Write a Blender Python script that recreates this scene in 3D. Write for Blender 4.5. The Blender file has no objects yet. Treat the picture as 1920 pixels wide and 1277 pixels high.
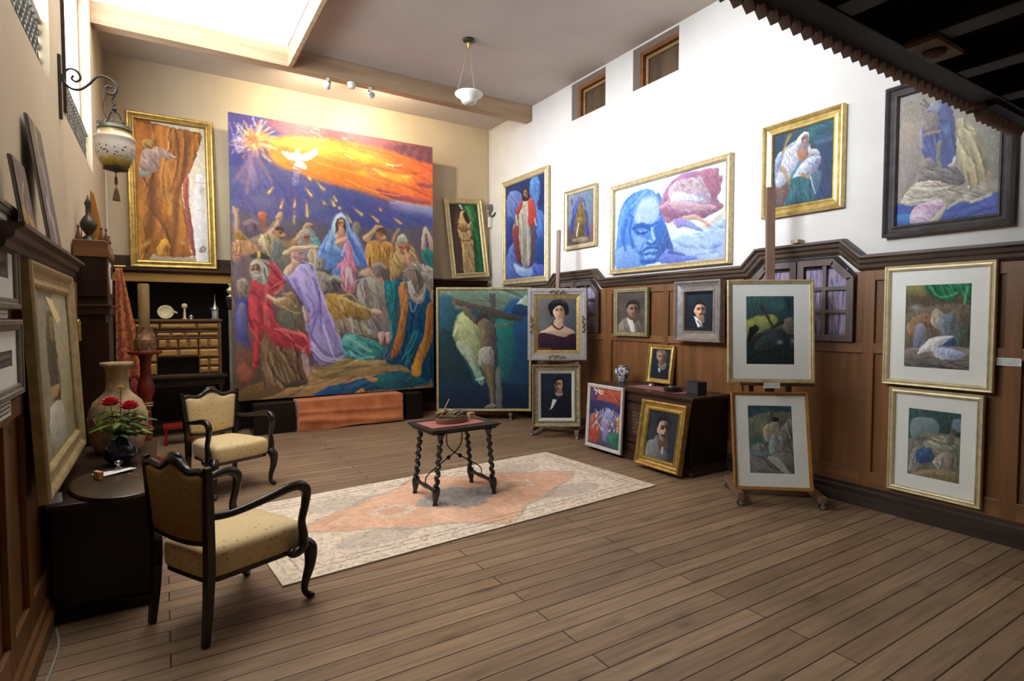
import bpy, bmesh, math, random
import numpy as np
from mathutils import Vector, Matrix, noise as mnoise
PI = math.pi
sc = bpy.context.scene
COL = sc.collection
random.seed(7)

# ------------------------------------------------------------------ camera
CAM_H = 1.6
VPX, VPY = (2650.0, 596.0), (304.0, 595.0)          # vanishing points of the room's two horizontal directions
CX, CY = 960.0, 638.5
FPX = math.sqrt(-((VPX[0]-CX)*(VPY[0]-CX) + (VPX[1]-CY)*(VPY[1]-CY)))
_X = np.array([VPX[0]-CX, VPX[1]-CY, FPX]); _X /= np.linalg.norm(_X)
_Y = np.array([VPY[0]-CX, VPY[1]-CY, FPX]); _Y /= np.linalg.norm(_Y)
_Z = np.cross(_X, _Y); _Z = -_Z if _Z[1] > 0 else _Z
RM = np.stack([_X, _Y, _Z])
CAMP = np.array([0.0, 0.0, CAM_H])
cd = bpy.data.cameras.new('camera'); cam = bpy.data.objects.new('camera', cd); COL.objects.link(cam)
cd.sensor_width = 36.0; cd.lens = FPX/1920*36.0; cd.clip_start = 0.02
_r, _u, _b = RM@np.array([1., 0, 0]), RM@np.array([0, -1., 0]), RM@np.array([0, 0, -1.])
cam.matrix_world = Matrix(((_r[0], _u[0], _b[0], 0), (_r[1], _u[1], _b[1], 0), (_r[2], _u[2], _b[2], CAM_H), (0, 0, 0, 1)))
sc.camera = cam

def hit(px, py, ax, v):
    """the point of the plane axis=v seen at a pixel of the 1920x1277 frame"""
    d = RM@np.array([px-CX, py-CY, FPX]); t = (v-CAMP[ax])/d[ax]
    return Vector(CAMP+t*d)
def hitp(px, py, p0, n):
    d = RM@np.array([px-CX, py-CY, FPX]); n = np.array(n, float)
    t = n.dot(np.array(p0, float)-CAMP)/n.dot(d)
    return Vector(CAMP+t*d)

# ------------------------------------------------------------------ world, exposure, lights
wd = bpy.data.worlds.new('world'); sc.world = wd; wd.use_nodes = True
wd.node_tree.nodes['Background'].inputs[0].default_value = (0.80, 0.90, 1.0, 1)
wd.node_tree.nodes['Background'].inputs[1].default_value = 1.0
sc.view_settings.view_transform = 'Standard'; sc.view_settings.look = 'None'
sc.view_settings.exposure = 0.0; sc.view_settings.gamma = 1.0
sc.view_settings.use_curve_mapping = False
SKYLIGHT = 6.2          # daylight through the roof light
SIDEWIN = 6.0          # daylight through the tall left windows
SPOT_W = 150.0           # the two warm track spots on the beam
FRONTFILL = 0.1          # fill glow of the added, unseen window behind the viewer

sl = bpy.data.lights.new('hazy_sun', 'SUN'); sl.energy = 13.5; sl.angle = math.radians(34); sl.color = (.88, .93, 1.06)   # low veiled sun in the left windows
so = bpy.data.objects.new('hazy_sun', sl); COL.objects.link(so)
so.rotation_euler = Vector((1, .06, -.13)).to_track_quat('-Z', 'Y').to_euler(); so.location = (-6, 5, 6)

# ------------------------------------------------------------------ colour and material helpers
def lin(c):
    if isinstance(c, str):
        c = c.lstrip('#'); c = [int(c[i:i+2], 16)/255 for i in (0, 2, 4)]
    return tuple((x/12.92 if x <= .04045 else ((x+.055)/1.055)**2.4) for x in c[:3])
MATS = {}
def new_mat(name):
    m = bpy.data.materials.new(name); m.use_nodes = True
    return m, m.node_tree.nodes, m.node_tree.links, m.node_tree.nodes['Principled BSDF']
def mat(name, c, rough=.6, metal=0., c2=None, scale=8., bump=0., spec=.4, detail=4., stretch=(1, 1, 1), contrast=(.35, .65), trans=0., sheen=0., bscale=None, coat=0.):
    """principled material, colour varied between c and c2 by stretched noise in object space"""
    if name in MATS: return MATS[name]
    m, N, L, P = new_mat(name)
    P.inputs['Roughness'].default_value = rough; P.inputs['Metallic'].default_value = metal
    P.inputs['Specular IOR Level'].default_value = spec
    P.inputs['Transmission Weight'].default_value = trans
    P.inputs['Coat Weight'].default_value = coat
    if sheen: P.inputs['Sheen Weight'].default_value = sheen
    c2 = c2 or tuple(x*.82 for x in (lin(c) if isinstance(c, str) else c))
    A = lin(c) if isinstance(c, str) else c; B = lin(c2) if isinstance(c2, str) else c2
    tc = N.new('ShaderNodeTexCoord'); mp = N.new('ShaderNodeMapping'); mp.inputs['Scale'].default_value = stretch
    L.new(tc.outputs['Object'], mp.inputs[0])
    nz = N.new('ShaderNodeTexNoise'); nz.inputs['Scale'].default_value = scale; nz.inputs['Detail'].default_value = detail
    L.new(mp.outputs[0], nz.inputs['Vector'])
    rp = N.new('ShaderNodeValToRGB'); rp.color_ramp.elements[0].position = contrast[0]; rp.color_ramp.elements[1].position = contrast[1]
    rp.color_ramp.elements[0].color = (*B, 1); rp.color_ramp.elements[1].color = (*A, 1)
    L.new(nz.outputs['Fac'], rp.inputs[0]); L.new(rp.outputs[0], P.inputs['Base Color'])
    if bump:
        bn = N.new('ShaderNodeTexNoise'); bn.inputs['Scale'].default_value = bscale or scale*2; bn.inputs['Detail'].default_value = 6
        L.new(mp.outputs[0], bn.inputs['Vector'])
        bp = N.new('ShaderNodeBump'); bp.inputs['Strength'].default_value = bump; bp.inputs['Distance'].default_value = .01
        L.new(bn.outputs['Fac'], bp.inputs['Height']); L.new(bp.outputs[0], P.inputs['Normal'])
    MATS[name] = m
    return m
def wood(name, c, c2, along='z', scale=3., rough=.5, bump=.15, coat=0., spec=.4):
    st = {'x': (.12, 1.6, 1.6), 'y': (1.6, .12, 1.6), 'z': (1.6, 1.6, .12)}[along]
    return mat(name, c, rough, 0, c2, scale*3, bump, spec, 6., st, (.3, .7), coat=coat)
def emis(name, c, s):
    if name in MATS: return MATS[name]
    m, N, L, P = new_mat(name)
    P.inputs['Base Color'].default_value = (*c, 1); P.inputs['Emission Color'].default_value = (*c, 1)
    P.inputs['Emission Strength'].default_value = s; P.inputs['Roughness'].default_value = .3
    MATS[name] = m; return m
def pane_mat(name, c, s):
    """bright hazy window pane: lets the sun through and glows with the sky behind it"""
    m = bpy.data.materials.new(name); m.use_nodes = True; N, L = m.node_tree.nodes, m.node_tree.links
    N.remove(N['Principled BSDF']); t = N.new('ShaderNodeBsdfTransparent'); t.inputs[0].default_value = (.93, .95, .96, 1)
    e = N.new('ShaderNodeEmission'); e.inputs[0].default_value = (*c, 1); e.inputs[1].default_value = s
    a = N.new('ShaderNodeAddShader'); L.new(t.outputs[0], a.inputs[0]); L.new(e.outputs[0], a.inputs[1]); L.new(a.outputs[0], N['Material Output'].inputs[0])
    MATS[name] = m; return m
def glass(name, c=(1, 1, 1), rough=.02):
    if name in MATS: return MATS[name]
    m, N, L, P = new_mat(name)
    P.inputs['Base Color'].default_value = (*c, 1); P.inputs['Roughness'].default_value = rough
    P.inputs['Transmission Weight'].default_value = 1; P.inputs['IOR'].default_value = 1.45
    MATS[name] = m; return m
def attr_mat(name, rough=.55, spec=.3, bump=.2, bscale=140.):
    """paint: colour read from the painted surface, canvas-and-brush bump from noise"""
    if name in MATS: return MATS[name]
    m, N, L, P = new_mat(name)
    a = N.new('ShaderNodeAttribute'); a.attribute_name = 'paint'
    L.new(a.outputs['Color'], P.inputs['Base Color'])
    P.inputs['Roughness'].default_value = rough; P.inputs['Specular IOR Level'].default_value = spec
    tc = N.new('ShaderNodeTexCoord'); nz = N.new('ShaderNodeTexNoise'); nz.inputs['Scale'].default_value = bscale; nz.inputs['Detail'].default_value = 3
    L.new(tc.outputs['Object'], nz.inputs['Vector'])
    bp = N.new('ShaderNodeBump'); bp.inputs['Strength'].default_value = bump; bp.inputs['Distance'].default_value = .004
    L.new(nz.outputs['Fac'], bp.inputs['Height']); L.new(bp.outputs[0], P.inputs['Normal'])
    MATS[name] = m; return m

# ------------------------------------------------------------------ mesh builder
class MB:
    def __init__(s): s.v = []; s.f = []
    def add(s, vs, fs, M=None):
        o = len(s.v)
        s.v += [(M@Vector(p))[:] if M else tuple(p) for p in vs]
        s.f += [[i+o for i in f] for f in fs]; return s
    def box(s, x0, x1, y0, y1, z0, z1, M=None):
        vs = [(x, y, z) for x in (x0, x1) for y in (y0, y1) for z in (z0, z1)]
        return s.add(vs, [(0, 1, 3, 2), (4, 6, 7, 5), (0, 4, 5, 1), (2, 3, 7, 6), (0, 2, 6, 4), (1, 5, 7, 3)], M)
    def prism(s, poly, a0, a1, axis='y', M=None):
        """polygon extruded along an axis; poly holds the two other coordinates in order"""
        def P(p, a): return {'x': (a, p[0], p[1]), 'y': (p[0], a, p[1]), 'z': (p[0], p[1], a)}[axis]
        n = len(poly)
        vs = [P(p, a0) for p in poly]+[P(p, a1) for p in poly]
        fs = [list(range(n))[::-1], list(range(n, 2*n))]+[(i, (i+1) % n, n+(i+1) % n, n+i) for i in range(n)]
        return s.add(vs, fs, M)
    def tube(s, pts, r, n=10, M=None, flat=1., up=None, cap=True):
        pts = [Vector(p) for p in pts]; k = len(pts)
        rs = r if isinstance(r, (list, tuple)) else [r]*k
        if len(rs) != k: rs = [rs[min(len(rs)-1, int(i*len(rs)/k))] for i in range(k)]
        vs = []; prev = None
        for i, p in enumerate(pts):
            t = (pts[min(i+1, k-1)]-pts[max(i-1, 0)])
            t = t.normalized() if t.length > 1e-9 else Vector((0, 0, 1))
            if prev is None:
                u = Vector(up) if up else (Vector((0, 0, 1)) if abs(t.z) < .9 else Vector((1, 0, 0)))
            else: u = prev
            a = (u-t*u.dot(t)); a = a.normalized() if a.length > 1e-6 else t.orthogonal().normalized()
            prev = a; b = t.cross(a)
            for j in range(n):
                w = 2*PI*j/n
                vs.append(p+a*(math.cos(w)*rs[i])+b*(math.sin(w)*rs[i]*flat))
        fs = [(i*n+j, i*n+(j+1) % n, (i+1)*n+(j+1) % n, (i+1)*n+j) for i in range(k-1) for j in range(n)]
        if cap: fs += [list(range(n))[::-1], list(range((k-1)*n, k*n))]
        return s.add(vs, fs, M)
    def lathe(s, prof, n=20, M=None, cap=True):
        k = len(prof)
        vs = [(r*math.cos(2*PI*j/n), r*math.sin(2*PI*j/n), z) for r, z in prof for j in range(n)]
        fs = [(i*n+j, i*n+(j+1) % n, (i+1)*n+(j+1) % n, (i+1)*n+j) for i in range(k-1) for j in range(n)]
        if cap: fs += [list(range(n))[::-1], list(range((k-1)*n, k*n))]
        return s.add(vs, fs, M)
    def ball(s, c, rx, ry=None, rz=None, n=12, M=None):
        ry = ry or rx; rz = rz or rx
        k = max(4, n//2)
        vs = [(c[0]+rx*math.sin(PI*i/k)*math.cos(2*PI*j/n), c[1]+ry*math.sin(PI*i/k)*math.sin(2*PI*j/n), c[2]-rz*math.cos(PI*i/k)) for i in range(1, k) for j in range(n)]
        fs = [(i*n+j, i*n+(j+1) % n, (i+1)*n+(j+1) % n, (i+1)*n+j) for i in range(k-2) for j in range(n)]
        vs += [(c[0], c[1], c[2]-rz), (c[0], c[1], c[2]+rz)]; a = len(vs)-2
        fs += [(a, (j+1) % n, j) for j in range(n)]+[(a+1, (k-2)*n+j, (k-2)*n+(j+1) % n) for j in range(n)]
        return s.add(vs, fs, M)
    def grid(s, fn, nu, nv, M=None):
        vs = [fn(i/nu, j/nv) for j in range(nv+1) for i in range(nu+1)]
        return s.add(vs, [(j*(nu+1)+i, j*(nu+1)+i+1, (j+1)*(nu+1)+i+1, (j+1)*(nu+1)+i) for j in range(nv) for i in range(nu)], M)
    def sheet(s, fn, nu, nv, t, M=None):
        """closed curtain-like slab: fn(u,v) front surface, thickness t along its third return value axis y"""
        w = nu+1
        a = [fn(i/nu, j/nv) for j in range(nv+1) for i in range(nu+1)]
        b = [(p[0]+t[0], p[1]+t[1], p[2]+t[2]) for p in a]; o = len(a)
        fs = []
        for j in range(nv):
            for i in range(nu):
                q = (j*w+i, j*w+i+1, (j+1)*w+i+1, (j+1)*w+i)
                fs += [q, tuple(o+k for k in q[::-1])]
        rim = list(range(nu))+[j*w+nu for j in range(nv)]+[nv*w+i for i in range(nu, 0, -1)]+[j*w for j in range(nv, 0, -1)]
        for k in range(len(rim)):
            p, q = rim[k], rim[(k+1) % len(rim)]; fs.append((q, p, o+p, o+q))
        return s.add(a+b, fs, M)
    def sweep(s, path, prof, closed=False, M=None):
        """profile (right, up) swept along a 2-D path in the xy plane, mitred"""
        k = len(path); n = len(prof); vs = []
        for i, p in enumerate(path):
            p = Vector(p)
            a = Vector(path[(i-1) % k]) if (closed or i > 0) else None
            b = Vector(path[(i+1) % k]) if (closed or i < k-1) else None
            d1 = (p-a).normalized() if a is not None else None; d2 = (b-p).normalized() if b is not None else None
            d1 = d1 or d2; d2 = d2 or d1
            n1 = Vector((d1.y, -d1.x)); n2 = Vector((d2.y, -d2.x)); m = (n1+n2)
            m = m/max(.2, (1+n1.dot(n2)))
            for r, z in prof: vs.append((p.x+m.x*r, p.y+m.y*r, z))
        fs = []
        for i in range(k if closed else k-1):
            for j in range(n):
                fs.append((i*n+j, i*n+(j+1) % n, ((i+1) % k)*n+(j+1) % n, ((i+1) % k)*n+j))
        if not closed: fs += [list(range(n)), list(range((k-1)*n, k*n))[::-1]]
        return s.add(vs, fs, M)
    def build(s, name, m, parent=None, smooth=False, bevel=0., seg=2, sub=0, M=None):
        me = bpy.data.meshes.new(name); me.from_pydata([tuple(p) for p in s.v], [], s.f); me.update()
        bm = bmesh.new(); bm.from_mesh(me)
        bmesh.ops.recalc_face_normals(bm, faces=bm.faces)
        if bevel:
            ed = [e for e in bm.edges if len(e.link_faces) == 2 and e.calc_face_angle(0) > .5]
            bmesh.ops.bevel(bm, geom=ed, offset=bevel, segments=seg, affect='EDGES', profile=.5, clamp_overlap=True)
        bm.to_mesh(me); bm.free()
        if smooth:
            for p in me.polygons: p.use_smooth = True
            if smooth != 'all':
                try: me.set_sharp_from_angle(angle=math.radians(42))
                except Exception: pass
        me.materials.append(m)
        o = bpy.data.objects.new(name, me); COL.objects.link(o)
        if parent: o.parent = parent
        if M is not None: o.matrix_local = M
        if sub:
            md = o.modifiers.new('s', 'SUBSURF'); md.levels = sub; md.render_levels = sub
        return o

def tag(o, label=None, cat=None, group=None, kind=None):
    if label: o['label'] = label
    if cat: o['category'] = cat
    if group: o['group'] = group
    if kind: o['kind'] = kind
    return o
def thing(name, label, cat, loc=(0, 0, 0), rz=0., group=None, M=None):
    o = bpy.data.objects.new(name, None); COL.objects.link(o); o.empty_display_size = .1
    if M is not None: o.matrix_world = M
    else: o.location = loc; o.rotation_euler = (0, 0, rz)
    return tag(o, label, cat, group)
def struct(o): o['kind'] = 'structure'; return o
def copy_tree(o, parent=None):
    c = o.copy(); COL.objects.link(c)
    if parent is not None: c.parent = parent
    for ch in list(o.children): copy_tree(ch, c)
    return c
def T(x=0, y=0, z=0): return Matrix.Translation((x, y, z))
def RZ(a): return Matrix.Rotation(a, 4, 'Z')
def RX(a): return Matrix.Rotation(a, 4, 'X')
def RY(a): return Matrix.Rotation(a, 4, 'Y')
def spline(P, n=8):
    """Catmull-Rom through 3-D points"""
    P = [Vector(p) for p in P]; out = []
    for i in range(len(P)-1):
        a, b, c, d = P[max(i-1, 0)], P[i], P[i+1], P[min(i+2, len(P)-1)]
        for k in range(n):
            t = k/n
            out.append(.5*((2*b)+(c-a)*t+(2*a-5*b+4*c-d)*t*t+(3*b-a-3*c+d)*t**3))
    out.append(P[-1]); return out
def interp(vals, n):
    """n values along a list"""
    return [float(np.interp(i/(n-1), np.linspace(0, 1, len(vals)), vals)) for i in range(n)]
# ================================================================== the room
XL, XR, YB, YF, ZC = -0.58, 5.08, 8.92, -1.6, 4.965
M_WALL = mat('plaster_cream', (.575, .465, .325), .85, 0, (.54, .43, .295), 2.2, .10, .2, bscale=40)
M_CEIL = mat('ceiling_plaster', (.57, .50, .45), .9, 0, (.53, .46, .41), 1.4, .05, .2)
M_BEAM = wood('pale_pine', '#b89c80', '#9c7f62', 'x', 2.6, .6)
M_OAK = wood('panel_wood', '#8a5a34', '#603f22', 'z', 2.2, .42, .12)
M_OAKY = wood('rail_wood', '#8c603c', '#644226', 'y', 2.2, .42, .12)
M_OAKX = wood('shelf_wood', '#a07838', '#7c5a28', 'x', 2.2, .45, .12)
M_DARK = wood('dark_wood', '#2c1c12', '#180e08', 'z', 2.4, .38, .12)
M_DARKY = wood('cornice_wood', '#5a473a', '#33261d', 'y', 3.2, .42, .12)
M_DARKX = wood('dark_shelf_wood', '#4a2f1c', '#2c1a0f', 'x', 2.6, .42, .12)
M_BLACK = wood('black_wood', '#120d0b', '#080605', 'z', 3., .28, .05)

def floor_mat():
    m, N, L, P = new_mat('plank_floor')
    tc = N.new('ShaderNodeTexCoord')
    br = N.new('ShaderNodeTexBrick'); br.offset = .37; br.offset_frequency = 2
    br.inputs['Scale'].default_value = 1; br.inputs['Brick Width'].default_value = 2.7; br.inputs['Row Height'].default_value = .118
    br.inputs['Mortar Size'].default_value = .004; br.inputs['Mortar Smooth'].default_value = .3; br.inputs['Bias'].default_value = -.1
    br.inputs['Color1'].default_value = (*lin('#9a7e62'), 1); br.inputs['Color2'].default_value = (*lin('#836850'), 1)
    br.inputs['Mortar'].default_value = (*lin('#2c1f14'), 1)
    L.new(tc.outputs['Object'], br.inputs['Vector'])
    mp = N.new('ShaderNodeMapping'); mp.inputs['Scale'].default_value = (1.3, 22, 1); L.new(tc.outputs['Object'], mp.inputs[0])
    nz = N.new('ShaderNodeTexNoise'); nz.inputs['Scale'].default_value = 1.6; nz.inputs['Detail'].default_value = 8; nz.inputs['Distortion'].default_value = .6
    L.new(mp.outputs[0], nz.inputs['Vector'])
    r1 = N.new('ShaderNodeMapRange'); r1.inputs[1].default_value = .3; r1.inputs[2].default_value = .7; r1.inputs[3].default_value = .70; r1.inputs[4].default_value = 1.16
    L.new(nz.outputs['Fac'], r1.inputs[0])
    mx = N.new('ShaderNodeMix'); mx.data_type = 'RGBA'; mx.blend_type = 'MULTIPLY'; mx.inputs[0].default_value = 1
    L.new(br.outputs['Color'], mx.inputs[6]); L.new(r1.outputs[0], mx.inputs[7])
    # knots
    mp2 = N.new('ShaderNodeMapping'); mp2.inputs['Scale'].default_value = (2.2, 6.5, 1); L.new(tc.outputs['Object'], mp2.inputs[0])
    vo = N.new('ShaderNodeTexVoronoi'); vo.inputs['Scale'].default_value = 1.0; vo.inputs['Randomness'].default_value = 1
    L.new(mp2.outputs[0], vo.inputs['Vector'])
    r2 = N.new('ShaderNodeMapRange'); r2.inputs[1].default_value = .05; r2.inputs[2].default_value = .22; r2.inputs[3].default_value = .55; r2.inputs[4].default_value = 1
    L.new(vo.outputs['Distance'], r2.inputs[0])
    mx2 = N.new('ShaderNodeMix'); mx2.data_type = 'RGBA'; mx2.blend_type = 'MULTIPLY'; mx2.inputs[0].default_value = .75
    L.new(mx.outputs[2], mx2.inputs[6]); L.new(r2.outputs[0], mx2.inputs[7])
    # broad wear
    n3 = N.new('ShaderNodeTexNoise'); n3.inputs['Scale'].default_value = .9; n3.inputs['Detail'].default_value = 3; L.new(tc.outputs['Object'], n3.inputs['Vector'])
    r3 = N.new('ShaderNodeMapRange'); r3.inputs[1].default_value = .35; r3.inputs[2].default_value = .65; r3.inputs[3].default_value = .85; r3.inputs[4].default_value = 1.1
    L.new(n3.outputs['Fac'], r3.inputs[0])
    mx3 = N.new('ShaderNodeMix'); mx3.data_type = 'RGBA'; mx3.blend_type = 'MULTIPLY'; mx3.inputs[0].default_value = 1
    L.new(mx2.outputs[2], mx3.inputs[6]); L.new(r3.outputs[0], mx3.inputs[7])
    L.new(mx3.outputs[2], P.inputs['Base Color'])
    P.inputs['Roughness'].default_value = .46; P.inputs['Specular IOR Level'].default_value = .35
    bp = N.new('ShaderNodeBump'); bp.inputs['Strength'].default_value = .35; bp.inputs['Distance'].default_value = .004; bp.invert = True
    L.new(br.outputs['Fac'], bp.inputs['Height']); L.new(bp.outputs[0], P.inputs['Normal'])
    return m
b = MB(); b.box(XL-.4, XR+.4, YF-.2, YB+.6, -.1, 0); struct(b.build('floor', floor_mat()))

# ---- ceiling with the roof-light opening
SX0, SX1, SY0, SY1 = XL, 1.40, 3.4, 7.545
b = MB()
b.box(SX1, XR+.2, YF-.2, YB+.2, ZC, ZC+.15)
b.box(XL-.3, SX1, SY1, YB+.2, ZC, ZC+.15); b.box(XL-.3, SX1, YF-.2, SY0, ZC, ZC+.15)
struct(b.build('ceiling', M_CEIL))
M_WHITE = mat('white_board', (.86, .84, .80), .7, 0, (.80, .77, .72), 3)
ZW = 6.1
b = MB()                                            # the light well above the ceiling
z0 = ZC+.15
b.box(SX1, SX1+.06, SY0, SY1, z0, ZW); b.box(SX0-.06, SX0, SY0-.06, SY1+.06, z0, ZW)
b.box(SX0, SX1+.06, SY1, SY1+.06, z0, ZW); b.box(SX0, SX1+.06, SY0-.06, SY0, z0, ZW)
struct(b.build('wall_lightwell', M_WHITE))
b = MB(); b.box(SX0-.06, SX1+.06, SY0-.06, SY1+.06, ZW, ZW+.02)
w = struct(b.build('window_1', emis('skylight_glass', (1, .985, .96), SKYLIGHT)))
b = MB()
for i in range(1, 6): b.box(SX0, SX1, SY0+(SY1-SY0)*i/6-.02, SY0+(SY1-SY0)*i/6+.02, ZW-.06, ZW)
for i in range(1, 3): b.box(SX0+(SX1-SX0)*i/3-.02, SX0+(SX1-SX0)*i/3+.02, SY0, SY1, ZW-.06, ZW)
b.build('glazing_bar', M_WHITE, w)
# ---- beams: the cross beam and the boxed edge of the light well
b = MB(); b.box(XL, XR-.002, SY1-.004, SY1+.16, 4.728, ZC-.001); struct(b.build('trim_1', M_BEAM, bevel=.006))
b = MB(); b.box(SX1, SX1+.05, SY0-.1, SY1-.001, 4.722, ZC+.02); b.box(SX1+.05, SX1+.075, SY0-.1, SY1-.001, 4.75, 4.80)
struct(b.build('trim_2', M_BEAM, bevel=.004))
b = MB(); b.box(XL+.001, SX1+.02, SY1-.03, SY1-.001, 4.722, 4.745); struct(b.build('trim_3', M_BEAM))

# ---- walls
def wall_with_holes(name, m, axis, v0, v1, a0, a1, z0, z1, holes):
    """wall slab perpendicular to x or y with rectangular openings (a_lo,a_hi,z_lo,z_hi)"""
    A = sorted({a0, a1, *[h[0] for h in holes], *[h[1] for h in holes]}); Zs = sorted({z0, z1, *[h[2] for h in holes], *[h[3] for h in holes]})
    b = MB()
    for i in range(len(A)-1):
        for j in range(len(Zs)-1):
            ca, cz = (A[i]+A[i+1])/2, (Zs[j]+Zs[j+1])/2
            if any(h[0] < ca < h[1] and h[2] < cz < h[3] for h in holes): continue
            if axis == 'x': b.box(v0, v1, A[i], A[i+1], Zs[j], Zs[j+1])
            else: b.box(A[i], A[i+1], v0, v1, Zs[j], Zs[j+1])
    return struct(b.build(name, m))
WIN_L = [(2.3, 4.715, 3.10, 4.9), (5.31, 7.35, 3.10, 4.9)]
wall_with_holes('wall_left', M_WALL, 'x', XL-.14, XL, YF, YB+.2, 0, ZC, WIN_L)
WIN_R = [(5.80, 6.525, 4.43, 4.94), (4.548, 5.285, 4.435, 4.94)]
M_WALLR = mat('plaster_daylit', (.64, .595, .54), .85, 0, (.60, .555, .50), 2.2, .10, .2, bscale=40)  # same plaster made whiter, with the wall's daylight put into the colour
wall_with_holes('wall_right', M_WALLR, 'x', XR, XR+.25, YF, YB+.2, 0, ZC, WIN_R)
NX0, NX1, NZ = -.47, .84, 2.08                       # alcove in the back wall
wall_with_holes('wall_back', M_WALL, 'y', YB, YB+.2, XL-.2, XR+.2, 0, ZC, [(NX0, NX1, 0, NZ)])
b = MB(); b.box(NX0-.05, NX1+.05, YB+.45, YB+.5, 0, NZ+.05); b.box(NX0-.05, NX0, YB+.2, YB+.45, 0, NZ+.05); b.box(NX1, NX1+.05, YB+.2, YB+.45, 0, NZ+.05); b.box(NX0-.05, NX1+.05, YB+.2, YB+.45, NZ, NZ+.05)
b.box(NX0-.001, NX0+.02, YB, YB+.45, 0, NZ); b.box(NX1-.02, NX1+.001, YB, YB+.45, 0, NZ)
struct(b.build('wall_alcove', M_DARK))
# unseen wall behind the viewer; its glowing window is added to fill the near floor
wall_with_holes('wall_front', M_WALL, 'y', YF-.2, YF, XL-.2, XR+.2, 0, ZC, [(1.2, 3.4, .9, 2.4)])
b = MB(); b.box(1.2, 3.4, YF-.16, YF-.14, .9, 2.4); w = struct(b.build('window_2', emis('front_fill_glow', (1, .93, .80), FRONTFILL)))
b = MB(); b.box(1.2, 3.4, YF-.14, YF-.08, .9, .95); b.box(1.2, 3.4, YF-.14, YF-.08, 2.35, 2.4)
for x in (1.2, 1.92, 2.63, 3.35): b.box(x, x+.05, YF-.14, YF-.08, .95, 2.35)
b.build('window_frame', M_DARK, w)

# ---- tall left windows: bright panes, dark post, lattice balustrade
M_LATT = mat('lattice_wood', '#6f6a60', .6, c2='#4e4840', scale=20)
for k, (y0, y1, z0, z1) in enumerate(WIN_L):
    b = MB(); b.box(XL-.13, XL-.12, y0, y1, z0, z1)
    w = struct(b.build(f'window_{3+k}', pane_mat('side_window_glass', (.86, .95, 1.0), SIDEWIN)))
    b = MB()
    for a, c in ((y0, y0+.05), (y1-.05, y1)): b.box(XL-.12, XL-.09, a, c, z0, z1)
    b.box(XL-.12, XL-.09, y0+.05, y1-.05, z1-.06, z1); b.box(XL-.12, XL-.09, y0+.05, y1-.05, z0, z0+.05)
    b.box(XL-.12, XL-.09, (y0+y1)/2-.02, (y0+y1)/2+.02, z0+.05, z1-.06)
    b.build('window_frame', mat('window_paint', '#8f8676', .6), w)
    lz0, lz1 = z0+.001, z0+.37
    b = MB()
    b.box(XL-.075, XL-.04, y0+.001, y1-.001, lz1, lz1+.035); b.box(XL-.075, XL-.04, y0+.001, y1-.001, lz0, lz0+.03)
    n = int((y1-y0)/.09); st = .09
    for i in range(-5, n+6):                       # two sets of crossing laths
        for sgn in (1, -1):
            ya = y0+i*st; yb_ = ya+sgn*(lz1-lz0)
            p, q = Vector((XL-.057, ya, lz0)), Vector((XL-.057, yb_, lz1))
            lo, hi = y0+.01, y1-.01
            d = q-p
            t0, t1 = 0., 1.
            for lim, s_ in ((lo, 1), (hi, -1)):
                if abs(d.y) > 1e-9:
                    t = (lim-p.y)/d.y
                    if (d.y*s_) > 0: t0 = max(t0, t)
                    else: t1 = min(t1, t)
            if t1-t0 < .05: continue
            b.tube([p+d*t0, p+d*t1], .0085, 4)
    b.build('lattice', M_LATT, w)
b = MB(); b.box(XL-.06, XL+.02, 5.27, 5.31, 3.10, 4.9); struct(b.build('trim_4', M_DARK))

# ---- the two small wooden hatches high on the right wall
for k, (y0, y1, z0, z1) in enumerate(WIN_R):
    b = MB(); b.box(XR+.19, XR+.21, y0, y1, z0, z1)
    w = struct(b.build(f'window_{5+k}', mat('hatch_panel', '#5c4630', .5, c2='#3c2c1c', scale=6, stretch=(1, 1, .2))))
    b = MB(); t = .05
    b.box(XR+.12, XR+.19, y0, y0+t, z0, z1); b.box(XR+.12, XR+.19, y1-t, y1, z0, z1); b.box(XR+.12, XR+.19, y0+t, y1-t, z1-t, z1); b.box(XR+.12, XR+.19, y0+t, y1-t, z0, z0+.02)
    b.build('window_frame', wood('hatch_wood', '#8e5a32', '#6a3f22', 'y', 3), w)
    b = MB(); b.box(XR+.165, XR+.19, y0+t+.01, y0+t+.05, z0+.03, z1-t-.01); b.box(XR+.165, XR+.19, y1-t-.05, y1-t-.01, z0+.03, z1-t-.01); b.box(XR+.165, XR+.19, y0+t+.05, y1-t-.05, z1-t-.05, z1-t-.01)
    b.build('sash', wood('hatch_wood2', '#9c7a50', '#74552f', 'y', 3), w)

# ---- conduit strip in the far corner, pale cable line under the ceiling
M_CABLE = mat('cable_white', (.75, .72, .66), .5)
b = MB(); b.box(XR-.02, XR, YB-.03, YB-.012, 2.27, ZC); b.box(XR-.018, XR, 7.71, YB-.03, ZC-.03, ZC-.01); struct(b.build('trim_5', M_CABLE))
b = MB(); b.box(XL, XL+.015, YB-.025, YB-.01, 2.3, ZC); struct(b.build('trim_6', M_CABLE))

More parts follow.
